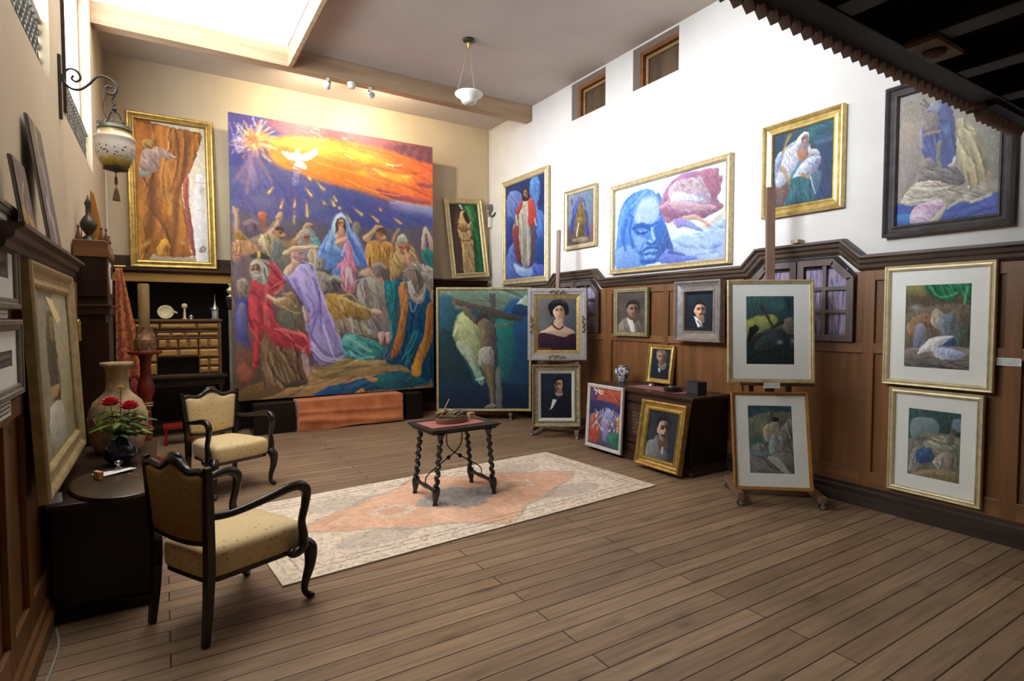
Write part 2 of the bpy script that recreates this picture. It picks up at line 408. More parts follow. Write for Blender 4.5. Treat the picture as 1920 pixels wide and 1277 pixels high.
# ---- panelling on the right wall
CORN = [(0, 2.13), (.05, 2.13), (.05, 2.118), (.115, 2.118), (.115, 2.10), (.09, 2.085), (.085, 2.06), (.065, 2.045), (.06, 2.02), (.035, 2.0), (.0, 1.995)]
def cornice(path, name):
    """moulded cornice along the right wall; path holds (y, dz): it steps up over the cupboards"""
    b = MB(); n = len(CORN); vs = []; k = len(path)
    for i, (y, dz) in enumerate(path):
        def nrm(p, q):
            d = Vector((q[0]-p[0], q[1]-p[1])).normalized(); return Vector((-d.y, d.x))
        a = nrm(path[i-1], path[i]) if i else None; c = nrm(path[i], path[i+1]) if i < k-1 else None
        a = a or c; c = c or a; m = (a+c)/max(.3, 1+a.dot(c))
        if m.y < 0: m = -m
        for d, z in CORN:
            h = z-2.13
            vs.append((XR-.001-d, y+m.x*h, 2.13+dz+m.y*h))
    fs = [(i*n+j, i*n+(j+1) % n, (i+1)*n+(j+1) % n, (i+1)*n+j) for i in range(k-1) for j in range(n)]
    fs += [list(range(n)), list(range((k-1)*n, k*n))[::-1]]
    b.add(vs, fs); return struct(b.build(name, M_DARKY))
CORN_PATH = [(-1.55, 0), (2.46, 0), (2.63, .155), (3.46, .155), (3.62, 0), (5.77, 0), (5.93, .14), (6.82, .14), (6.98, 0), (8.88, 0)]
cornice(CORN_PATH, 'trim_7')
b = MB(); b.box(XR-.02, XR, YF+.01, YB-.02, .0, 1.99); struct(b.build('trim_8', M_OAK))             # panel ground
RAILS = [(.16, .30), (1.30, 1.385), (1.91, 1.995)]
STILES = [(-1.5, -1.4), (-.4, -.3), (.5, .6), (1.42, 1.52), (2.375, 2.46), (3.62, 3.70), (4.62, 4.70), (5.60, 5.74), (6.98, 7.08), (8.0, 8.1), (8.78, 8.88)]
CUPS = [(2.50, 3.58), (5.80, 6.96)]
b = MB()
ed = [-1.55, 2.46, 3.62, 5.74, 6.98, 8.88]
for i in range(0, 6, 2):
    for z0, z1 in RAILS: b.box(XR-.042, XR-.02, ed[i], ed[i+1], z0, z1)
for y0, y1 in ((2.46, 3.62), (5.74, 6.98)):
    b.box(XR-.042, XR-.02, y0, y1, 1.30, 1.385); b.box(XR-.042, XR-.02, y0, y1, .16, .30)
struct(b.build('trim_9', M_OAKY, bevel=.004))
b = MB()
for y0, y1 in STILES: b.box(XR-.044, XR-.02, y0, y1, .16, 1.995)
for y0, y1 in ((4.14, 4.20), (4.30, 4.36), (1.93, 1.97)): b.box(XR-.041, XR-.02, y0, y1, 1.385, 1.91)
struct(b.build('trim_10', M_OAK, bevel=.004))
# skirting
SK = [(0, 0), (.09, 0), (.09, .075), (.065, .09), (.065, .13), (.05, .145), (.05, .17), (0, .18)]
b = MB(); b.prism([(XR-.001-d, z) for d, z in SK], YF+.01, YB-.03, 'y'); struct(b.build('baseboard_right', wood('skirting_wood', '#43332a', '#281d17', 'y', 3., .4, .1)))

# ---- panelling along the back wall, with its ledge
b = MB(); b.box(NX1+.09, XR-.05, YB-.05, YB, 0, 2.17); struct(b.build('trim_11', M_DARK))
b = MB(); b.prism([(YB-.001, 2.26), (YB-.16, 2.26), (YB-.16, 2.235), (YB-.12, 2.21), (YB-.11, 2.18), (YB-.07, 2.16), (YB-.06, 2.10), (YB-.001, 2.09)], NX1+.10, XR-.12, 'x'); struct(b.build('trim_12', M_DARKX))
b = MB(); b.box(NX1+.10, XR-.09, YB-.075, YB-.05, 1.98, 2.06); b.box(NX1+.10, XR-.09, YB-.08, YB-.05, 0, .16)
for x in (1.9, 2.9, 3.95): b.box(x, x+.09, YB-.07, YB-.05, .16, 1.98)
struct(b.build('baseboard_back', M_DARKX))
# the mantel shelf over the alcove and its side posts
b = MB(); b.prism([(YB-.001, 2.235), (YB-.30, 2.235), (YB-.30, 2.205), (YB-.27, 2.19), (YB-.26, 2.175), (YB-.001, 2.175)], XL+.03, NX1+.10, 'x'); struct(b.build('trim_13', M_DARKX))
b = MB(); b.box(XL+.03, NX1+.08, YB-.25, YB-.2, 2.06, 2.175); struct(b.build('trim_14', M_OAKX, bevel=.006))
b = MB(); b.box(XL+.05, NX0+.0, YB-.2, YB-.001, 0, 2.175); b.box(NX1, NX1+.08, YB-.2, YB-.001, 0, 2.06); struct(b.build('trim_15', M_DARK))
# darker upper strip behind the picture that stands on the mantel
b = MB(); b.box(XL+.02, NX1+.10, YB-.012, YB, 2.235, 2.41); struct(b.build('trim_16', M_DARKX))

# ---- panelling on the left wall near the viewer
b = MB(); b.box(XL, XL+.02, YF+.01, 5.3, 0, 1.86); struct(b.build('trim_17', M_OAK))
b = MB()
for z0, z1 in ((.16, .28), (1.17, 1.25), (1.76, 1.86)): b.box(XL+.02, XL+.042, YF+.02, 5.3, z0, z1)
struct(b.build('trim_18', M_OAKY, bevel=.004))
b = MB()
for y in (-.6, .6, 1.8, 2.9, 3.28, 4.4, 5.2): b.box(XL+.02, XL+.044, y, y+.09, .16, 1.86)
struct(b.build('trim_19', M_OAK, bevel=.004))
b = MB(); b.prism([(XL+.001+d*1.15, 1.985+(z-2.13)) for d, z in CORN], 2.88, 4.88, 'y'); struct(b.build('trim_20', M_DARKY))
b = MB(); b.prism([(XL+.001+d*.8, z) for d, z in SK], YF+.01, 5.3, 'y'); struct(b.build('baseboard_left', M_OAKY))
b = MB(); b.box(XL, XL+.03, 5.3, 8.6, 0, 2.0); struct(b.build('trim_21', M_DARK))
# ================================================================== painter: pictures painted stroke by stroke onto a fine grid
def vnoise(h, w, sx, sy, seed, ang=0.):
    """value noise; sx, sy cell sizes in cells along and across the direction ang (degrees)"""
    r = np.random.RandomState(seed)
    G = r.rand(64, 64)
    yy, xx = np.mgrid[0:h, 0:w].astype(float)
    a = math.radians(ang); u = (xx*math.cos(a)+yy*math.sin(a))/sx; v = (-xx*math.sin(a)+yy*math.cos(a))/sy
    i, j = np.floor(u).astype(int), np.floor(v).astype(int); fu, fv = u-i, v-j
    fu = fu*fu*(3-2*fu); fv = fv*fv*(3-2*fv)
    g = lambda p, q: G[q % 64, p % 64]
    return (g(i, j)*(1-fu)+g(i+1, j)*fu)*(1-fv)+(g(i, j+1)*(1-fu)+g(i+1, j+1)*fu)*fv
def rgb(c):
    if isinstance(c, str):
        c = c.lstrip('#'); return np.array([int(c[i:i+2], 16)/255 for i in (0, 2, 4)])
    return np.array(c, float)
def closed_curve(P, n=4):
    P = np.array(P, float); a, b, c, d = np.roll(P, 1, 0), P, np.roll(P, -1, 0), np.roll(P, -2, 0)
    out = [.5*((2*b)+(c-a)*t+(2*a-5*b+4*c-d)*t*t+(3*b-a-3*c+d)*t**3) for t in np.arange(n)/n]
    return np.stack(out, 1).reshape(-1, 2)
def chaikin(P, n=2):
    P = [np.array(p, float) for p in P]
    for _ in range(n):
        Q = []
        for i in range(len(P)):
            a, b = P[i], P[(i+1) % len(P)]; Q += [a*.75+b*.25, a*.25+b*.75]
        P = Q
    return np.array(P)
class Art:
    fin = {}; post = None
    def __init__(s, quad, rows, aspect, bg, seed=1):
        """quad: corners TL TR BR BL of the painted surface, as seen; aspect = width / height"""
        s.h = rows; s.w = max(8, int(round(rows*aspect))); s.seed = seed
        s.C = np.ones((s.h, s.w, 3))*rgb(bg)
        A = []; q = [(0, 0), (s.w, 0), (s.w, s.h), (0, s.h)]
        for (x, y), (u, v) in zip(quad, q):
            A.append([x, y, 1, 0, 0, 0, -u*x, -u*y, -u]); A.append([0, 0, 0, x, y, 1, -v*x, -v*y, -v])
        s.H = np.linalg.svd(np.array(A))[2][-1].reshape(3, 3)
        s.z = (0., 0., 1.); s.quad = quad
        s.pk = math.sqrt(s.w*s.h/max(1e-6, abs(.5*((quad[2][0]-quad[0][0])*(quad[3][1]-quad[1][1])-(quad[3][0]-quad[1][0])*(quad[2][1]-quad[0][1])))))
    def Z(s, x, y, k): s.z = (x, y, k); return s
    def p(s, P):
        P = np.array(P, float).reshape(-1, 2); x = P[:, 0]/s.z[2]+s.z[0]; y = P[:, 1]/s.z[2]+s.z[1]
        q = s.H@np.stack([x, y, np.ones_like(x)]); return np.stack([q[0]/q[2], q[1]/q[2]], 1)
    def k(s, d): return d/s.z[2]*s.pk
    def box(s, P, m):
        x0, y0 = np.floor(P.min(0)-m).astype(int); x1, y1 = np.ceil(P.max(0)+m).astype(int)
        x0, y0, x1, y1 = max(0, x0), max(0, y0), min(s.w, x1), min(s.h, y1)
        if x1 <= x0 or y1 <= y0: return None
        yy, xx = np.mgrid[y0:y1, x0:x1]; return (slice(y0, y1), slice(x0, x1)), xx+.5, yy+.5
    def seg(s, xx, yy, a, b):
        d = b-a; L = max(1e-9, d.dot(d)); t = np.clip(((xx-a[0])*d[0]+(yy-a[1])*d[1])/L, 0, 1)
        return np.hypot(xx-a[0]-t*d[0], yy-a[1]-t*d[1]), t
    def put(s, sl, m, c): s.C[sl] = s.C[sl]*(1-m[..., None])+c*m[..., None]
    def poly(s, P, c, c2=None, ang=90, soft=1.2, folds=0., fang=90, fs=5., smooth=2, op=1., vol=.14):
        """filled shape; c -> c2 gradient along ang; folds = strength of cloth streaks along fang"""
        P = s.p(P); P = closed_curve(P) if smooth else P
        soft = max(.6, s.k(soft)*1.0) if soft > 2 else max(.6, soft)
        r = s.box(P, soft+1)
        if r is None: return s
        sl, xx, yy = r; ins = np.zeros(xx.shape, bool); D = np.full(xx.shape, 1e9)
        n = len(P)
        for i in range(n):
            a, b = P[i], P[(i+1) % n]
            if abs(a[1]-b[1]) > 1e-9:
                cr = ((a[1] > yy) != (b[1] > yy)) & (xx < (b[0]-a[0])*(yy-a[1])/(b[1]-a[1])+a[0]); ins ^= cr
            D = np.minimum(D, s.seg(xx, yy, a, b)[0])
        sd = np.where(ins, D, -D); m = np.clip(sd/soft+.5, 0, 1)*op
        C = rgb(c)[None, None, :]*np.ones((*xx.shape, 3))
        if c2 is not None:
            a = math.radians(ang); t = xx*math.cos(a)+yy*math.sin(a)
            pt = P[:, 0]*math.cos(a)+P[:, 1]*math.sin(a); t = np.clip((t-pt.min())/(np.ptp(pt)+1e-9), 0, 1)[..., None]
            C = C*(1-t)+rgb(c2)*t
        if folds:
            s.seed += 1; f = max(1.5, s.k(fs)); r_ = random.Random(s.seed)
            N = .6*vnoise(*xx.shape, f*4, f*1.3, s.seed, fang)+.4*vnoise(*xx.shape, f*2, f*.6, s.seed+50, fang+14)
            C = C*(1+(N[..., None]-.5)*1.1*folds)
            a_ = math.radians(fang); dx, dy = math.cos(a_), math.sin(a_)
            (x0, y0), (x1, y1) = P.min(0), P.max(0); ext = abs((x1-x0)*dy)+abs((y1-y0)*dx); L_ = abs((x1-x0)*dx)+abs((y1-y0)*dy)
            for q in range(int(np.clip(ext/f*1.1, 2, 16))):          # drapery: a dark crease with a light ridge beside it
                t0 = (q+r_.random())/max(1, int(np.clip(ext/f*1.1, 2, 16)))-.5; cx_, cy_ = (x0+x1)/2-dy*ext*t0, (y0+y1)/2+dx*ext*t0
                l0 = r_.uniform(-.6, .1)*L_; l1 = l0+r_.uniform(.35, .8)*L_; bend = r_.uniform(-.16, .16)*L_; ph = r_.uniform(-.25, .25)
                U = (xx-cx_)*dx+(yy-cy_)*dy; V = -(xx-cx_)*dy+(yy-cy_)*dx
                tt = np.clip((U-l0)/(l1-l0), 0, 1); off = bend*(tt-.5)**2*4+ph*(U-l0)
                fade = np.sin(np.pi*tt)**.7*((U > l0) & (U < l1)); w_ = f*r_.uniform(.18, .42)
                C = C*(1-(folds*.85*fade*np.exp(-((V-off)/w_)**2))[..., None])
                C = C+(C*.55+.10)*(folds*.8*fade*np.exp(-((V-off-w_*1.7)/(w_*.8))**2))[..., None]
        if vol and xx.shape[0] > 2 and xx.shape[1] > 2:      # brushed modelling: lighter towards the upper left rim, darker opposite
            gy, gx = np.gradient(sd); wd = max(1.6, min(.30*math.sqrt(max(1., ins.sum())), s.k(30/1.)*1.5))
            lit = (gx*.6+gy*.8)*np.exp(-np.clip(sd, 0, None)/wd)
            C = C*(1+vol*lit[..., None])
        s.put(sl, m, np.clip(C, 0, 1)); return s
    def line(s, P, w, c, soft=1., op=1., taper=0., sm=True):
        P = s.p(P)
        if sm and len(P) > 2:
            P = np.array([q[:] for q in spline([(a, b, 0) for a, b in P], 5)])[:, :2]
        w = s.k(w)/2; soft = max(.7, soft); r = s.box(P, w+soft+1)
        if r is None: return s
        sl, xx, yy = r; M = np.zeros(xx.shape); n = len(P)-1
        for i in range(n):
            d, t = s.seg(xx, yy, P[i], P[i+1]); g = (i+t)/n
            ww = w*(1-taper*g) if taper >= 0 else w*(1+taper*(1-g))
            M = np.maximum(M, np.clip((ww-d)/soft+.5, 0, 1))
        s.put(sl, M*op, rgb(c)); return s
    def blob(s, x, y, rx, ry, c, op=1., rot=0., hard=0.):
        q = s.p([(x, y)])[0]; a, b = max(.5, s.k(rx)), max(.5, s.k(ry)); R = max(a, b)
        r = s.box(np.array([q]), R*(1.1 if hard else 2.2))
        if r is None: return s
        sl, xx, yy = r; t = math.radians(rot); X = xx-q[0]; Y = yy-q[1]
        d = np.hypot((X*math.cos(t)+Y*math.sin(t))/a, (-X*math.sin(t)+Y*math.cos(t))/b)
        m = np.clip((1-d)*R/1.2+.5, 0, 1) if hard else np.exp(-d*d*1.2)
        s.put(sl, m*op, rgb(c)); return s
    def tex(s, amt=.12, sx=14, sy=3, ang=30, seed=3):
        f = s.pk
        N = .6*vnoise(s.h, s.w, sx*f, sy*f, seed, ang)+.4*vnoise(s.h, s.w, sx*f*.5, sy*f*.6, seed+9, ang+70)
        s.C *= (1+(N[..., None]-.5)*2*amt); return s
    def hue(s, amt=.05, sc=25, seed=5):
        for k in range(3): s.C[..., k] *= 1+(vnoise(s.h, s.w, sc*s.pk, sc*s.pk, seed+k)-.5)*2*amt
        return s
    def detail(s, groups):
        """last fine strokes: [(zoom, [(points, width, colour), ...]), ...]"""
        for z, L in groups:
            s.Z(*z)
            for P, w, c in L: s.line(P, w*1.5, c, 1.7, .68, .4)
    def finish(s, ln=5., wd=1.5, jit=.05, cover=1.5, warp=.7, mute=.08, seed=1):
        """break the clean shapes up into short brush strokes that follow the forms"""
        h, w, k = s.h, s.w, s.pk
        yy, xx = np.mgrid[0:h, 0:w].astype(float)
        A = warp*k*1.6
        ix = np.clip(xx+A*2*(vnoise(h, w, 7*k, 7*k, seed+1)-.5)+A*(vnoise(h, w, 3*k, 3*k, seed+2)-.5), 0, w-1).astype(int)
        iy = np.clip(yy+A*2*(vnoise(h, w, 7*k, 7*k, seed+3)-.5)+A*(vnoise(h, w, 3*k, 3*k, seed+4)-.5), 0, h-1).astype(int)
        s.C = s.C[iy, ix]
        g = s.C.mean(2); b = g.copy()
        for _ in range(int(2+2*k)): b = (b+np.roll(b, 1, 0)+np.roll(b, -1, 0)+np.roll(b, 1, 1)+np.roll(b, -1, 1))/5
        gy, gx = np.gradient(b); base = s.C.copy(); r = np.random.RandomState(seed+7)
        L0, W0 = max(2.5, ln*k), max(1.1, wd*k); n = int(cover*h*w/(L0*W0))
        flow = (vnoise(h, w, 40*k, 40*k, seed+5)-.5)*2.4+.9
        for _ in range(n):
            x, y = r.randint(0, w), r.randint(0, h); m = math.hypot(gx[y, x], gy[y, x])
            a = math.atan2(gx[y, x], -gy[y, x]) if m > .006 else flow[y, x]
            a += r.normal(0, .25); L_ = L0*r.uniform(.5, 1.2); W_ = W0*r.uniform(.6, 1.3)
            if m > .03: L_ *= .7; W_ *= .6
            c = base[y, x]*(1+r.normal(0, jit))+r.normal(0, jit*.22, 3)
            R = int(L_/2+W_)+1; x0, x1, y0, y1 = max(0, x-R), min(w, x+R+1), max(0, y-R), min(h, y+R+1)
            X = xx[y0:y1, x0:x1]-x; Y = yy[y0:y1, x0:x1]-y; ca, sa = math.cos(a), math.sin(a)
            d = np.hypot(np.clip(np.abs(X*ca+Y*sa)-L_/2, 0, None), -X*sa+Y*ca)
            al = np.clip((W_/2-d)/.9+.5, 0, 1)*r.uniform(.45, .9)
            s.C[y0:y1, x0:x1] = s.C[y0:y1, x0:x1]*(1-al[..., None])+c*al[..., None]
        g = s.C.mean(2, keepdims=True); s.C = np.clip(s.C*(1-mute)+(g*np.array([1.03, 1., .96]))*mute, 0, 1); return s
    def mesh(s, name, parent, m, x0, x1, z0, z1, y, gain=1.):
        """painted surface in the local xz plane at depth y"""
        if s.fin is not None: s.finish(**s.fin)
        if s.post: s.detail(s.post)
        h, w = s.h, s.w
        X = np.linspace(x0, x1, w); Zz = np.linspace(z1, z0, h)
        co = np.zeros((h, w, 3), np.float32); co[..., 0] = X[None]; co[..., 1] = y; co[..., 2] = Zz[:, None]
        me = bpy.data.meshes.new(name)
        idx = np.arange(h*w).reshape(h, w)
        q = np.stack([idx[1:, :-1], idx[1:, 1:], idx[:-1, 1:], idx[:-1, :-1]], -1).reshape(-1, 4)
        me.vertices.add(h*w); me.vertices.foreach_set('co', co.ravel())
        me.loops.add(q.size); me.loops.foreach_set('vertex_index', q.ravel().astype(np.int32))
        me.polygons.add(len(q)); me.polygons.foreach_set('loop_start', np.arange(0, q.size, 4, dtype=np.int32))
        me.update(calc_edges=True); me.validate()
        c = np.clip(s.C, 0, 1); L = np.where(c <= .04045, c/12.92, ((c+.055)/1.055)**2.4)
        L = np.clip(L*gain, 0, .9)
        at = me.color_attributes.new('paint', 'FLOAT_COLOR', 'POINT')
        at.data.foreach_set('color', np.concatenate([L, np.ones((h, w, 1))], -1).astype(np.float32).ravel())
        me.materials.append(m)
        o = bpy.data.objects.new(name, me); COL.objects.link(o); o.parent = parent
        return o
M_PAINT = attr_mat('oil_paint', .5, .25)
M_PASTEL = attr_mat('pastel_drawing', .85, .1, .1)

# ------------------------------------------------------------------ pictures
M_GOLD = mat('gilt', (.62, .42, .13), .34, .75, (.42, .27, .07), 18, .15, .5)
M_GOLDP = mat('pale_gilt', (.66, .53, .30), .42, .45, (.50, .38, .19), 22, .2, .5)
M_GOLDL = mat('bright_gilt', (.78, .58, .22), .3, .7, (.55, .38, .12), 16, .1, .5)
M_SILV = mat('silvered_frame', (.36, .31, .28), .35, .5, (.26, .22, .20), 18, .1)
M_LINEN = mat('linen_liner', (.62, .60, .54), .8, 0, (.52, .50, .44), 60, .1)
M_MATB = mat('mat_board', (.80, .78, .72), .85, 0, (.76, .74, .68), 6)
M_BACK = wood('stretcher_pine', '#a08560', '#86693f', 'z', 3, .7)
M_DGREY = mat('dark_grey_frame', (.085, .072, .068), .38, .1, (.05, .042, .04), 14, .1)
# frame profiles: (inset from the outer edge, height above the back); last point is the sight edge
def profile(kind, w, d):
    P = {'gold': [(0, 0), (0, .75), (.06, .95), (.16, 1), (.28, .88), (.42, .60), (.62, .50), (.74, .55), (.80, .70), (.90, .66), (1, .42), (1, 0)],
         'flat': [(0, 0), (0, .9), (.1, 1), (.45, 1), (.55, .8), (.9, .75), (1, .6), (1, 0)],
         'cove': [(0, 0), (0, .9), (.05, 1), (.15, 1), (.3, .72), (.55, .5), (.8, .45), (.85, .6), (.95, .6), (1, .4), (1, 0)],
         'bead': [(0, 0), (0, .8), (.12, 1), (.3, .95), (.38, .78), (.62, .85), (.72, 1.0), (.85, .92), (1, .55), (1, 0)]}[kind]
    return [(a*w, b*d) for a, b in P]
def plane_of(theta, lean):
    r = Vector((math.cos(theta), math.sin(theta), 0)); n = Vector((math.sin(theta), -math.cos(theta), 0)); z = Vector((0, 0, 1))
    return r, n*math.cos(lean)+z*math.sin(lean), -n*math.sin(lean)+z*math.cos(lean)
def place(px, p0, theta, lean, roll=False):
    """frame outer corners TL TR BR BL seen on the plane through p0 -> matrix at the middle of the bottom edge, width, height"""
    r, n, u = plane_of(theta, lean)
    TL, TR, BR, BL = [hitp(x, y, p0, n) for x, y in px]
    w = ((TR-TL).length+(BR-BL).length)/2; h = ((TL-BL).length+(TR-BR).length)/2
    c = (TL+TR+BR+BL)/4
    if roll:
        u = ((TL+TR)-(BL+BR)).normalized(); r = (TR+BR)-(TL+BL); r = (r-u*r.dot(u)).normalized(); n = r.cross(u)
    base = c-u*h/2
    return Matrix(((r.x, -n.x, u.x, base.x), (r.y, -n.y, u.y, base.y), (r.z, -n.z, u.z, base.z), (0, 0, 0, 1))), w, h
def frame_ring(w, h, prof, y0):
    """mitred rectangular moulding, outer size w x h from z=0, front towards -y"""
    b = MB(); n = len(prof); vs = []
    for sx, sz in ((-1, 0), (1, 0), (1, 1), (-1, 1)):
        for a, d in prof: vs.append((sx*(w/2-a), y0-d, a if sz == 0 else h-a))
    fs = [(i*n+j, i*n+(j+1) % n, ((i+1) % 4)*n+(j+1) % n, ((i+1) % 4)*n+j) for i in range(4) for j in range(n)]
    return b.add(vs, fs)
def picture(name, label, cat, px, p0, theta, lean, frame=None, liner=None, matw=None, group=None, gain=1., thick=.03, paint=None, wh=None, sub=None, roll=False):
    """a picture; frame=(material, kind, width, depth), liner=(material,width), matw=(left/right, top, bottom) board margins; returns root and inner size"""
    M, w, h = place(px, p0, theta, lean, roll)
    if wh: w, h = wh
    t = thing(name, label, cat, M=M, group=group)
    i = 0.; z0 = 0.; back = 0.
    if frame:
        fm, kind, fw, fd = frame
        f = frame_ring(w, h, profile(kind, fw, fd), fd*.35).build('frame', fm, t, bevel=0)
        i = fw
        MB().box(-w/2+fw*.6, w/2-fw*.6, fd*.18, fd*.33, fw*.6, h-fw*.6).build('backing_board', M_BACK, t)
    else:
        MB().box(-w/2, w/2, .002, thick, 0, h).build('stretcher', M_BACK if not sub else sub, t, bevel=.003)
    if liner:
        lm, lw = liner
        fd = frame[3]
        frame_ring(w-2*i, h-2*i, [(0, 0), (0, .35*fd), (lw*.2, .4*fd), (lw*.85, .2*fd), (lw, .16*fd), (lw, 0)], fd*.3).build('liner', lm, t, M=T(0, 0, i))
        i += lw
    y = -.001 if not frame else frame[3]*.12
    if matw:
        l, tp, bt = matw
        W, Hh = w-2*i, h-2*i
        b = MB()
        b.box(-W/2, -W/2+l, y-.004, y, i, h-i); b.box(W/2-l, W/2, y-.004, y, i, h-i)
        b.box(-W/2+l, W/2-l, y-.004, y, h-i-tp, h-i); b.box(-W/2+l, W/2-l, y-.004, y, i, i+bt)
        b.build('mat_board', M_MATB, t)
        b = (-W/2+l, W/2-l, i+bt, h-i-tp); y -= .0005
    else: b = (-w/2+i, w/2-i, i, h-i)
    return t, b, y, w, h
# ================================================================== what the pictures show
def egg(cx, cy, w, h, n=16):
    return [(cx+w/2*math.cos(t)*(1-.12*math.sin(t)), cy+h/2*math.sin(t)) for t in [2*PI*i/n for i in range(n)]]
def face(a, cx, cy, w, h, skin, dark, lit=-1, eye='#1c1414', turn=0., feat=1., mouth='#8a4a3c'):
    """lit=-1 light from the left; turn shifts the features sideways (fraction of w)"""
    a.poly(egg(cx, cy, w, h), skin, dark, ang=0 if lit < 0 else 180, smooth=1)
    o = turn*w
    a.blob(cx-lit*.36*w, cy+.05*h, .24*w, .5*h, np.array(rgb(dark))*.75, .8); a.blob(cx-lit*.2*w, cy+.3*h, .2*w, .16*h, dark, .7); a.blob(cx, cy-.48*h, .5*w, .12*h, dark, .5)
    for s in (-1, 1):
        a.blob(cx+o+s*.2*w, cy-.08*h, .17*w, .085*h, np.array(rgb(dark))*.7, .8)
        a.line([(cx+o+(s*.2-.09)*w, cy-.06*h), (cx+o+(s*.2+.09)*w, cy-.06*h)], .035*h, eye, op=.9*feat)
        a.line([(cx+o+(s*.2-.12)*w, cy-.14*h), (cx+o+s*.2*w, cy-.165*h), (cx+o+(s*.2+.12)*w, cy-.14*h)], .03*h, eye, op=.8*feat)
    a.line([(cx+o+.03*w*-lit, cy-.08*h), (cx+o+.07*w*-lit, cy+.12*h), (cx+o-.02*w, cy+.15*h)], .035*h, dark, op=.9)
    a.line([(cx+o-.12*w, cy+.27*h), (cx+o+.12*w, cy+.27*h)], .04*h, mouth, op=.9*feat)
    a.blob(cx+o, cy+.33*h, .12*w, .03*h, dark, .6); a.blob(cx+o*.8+lit*.18*w, cy-.3*h, .16*w, .1*h, np.minimum(1, rgb(skin)*1.1), .7)

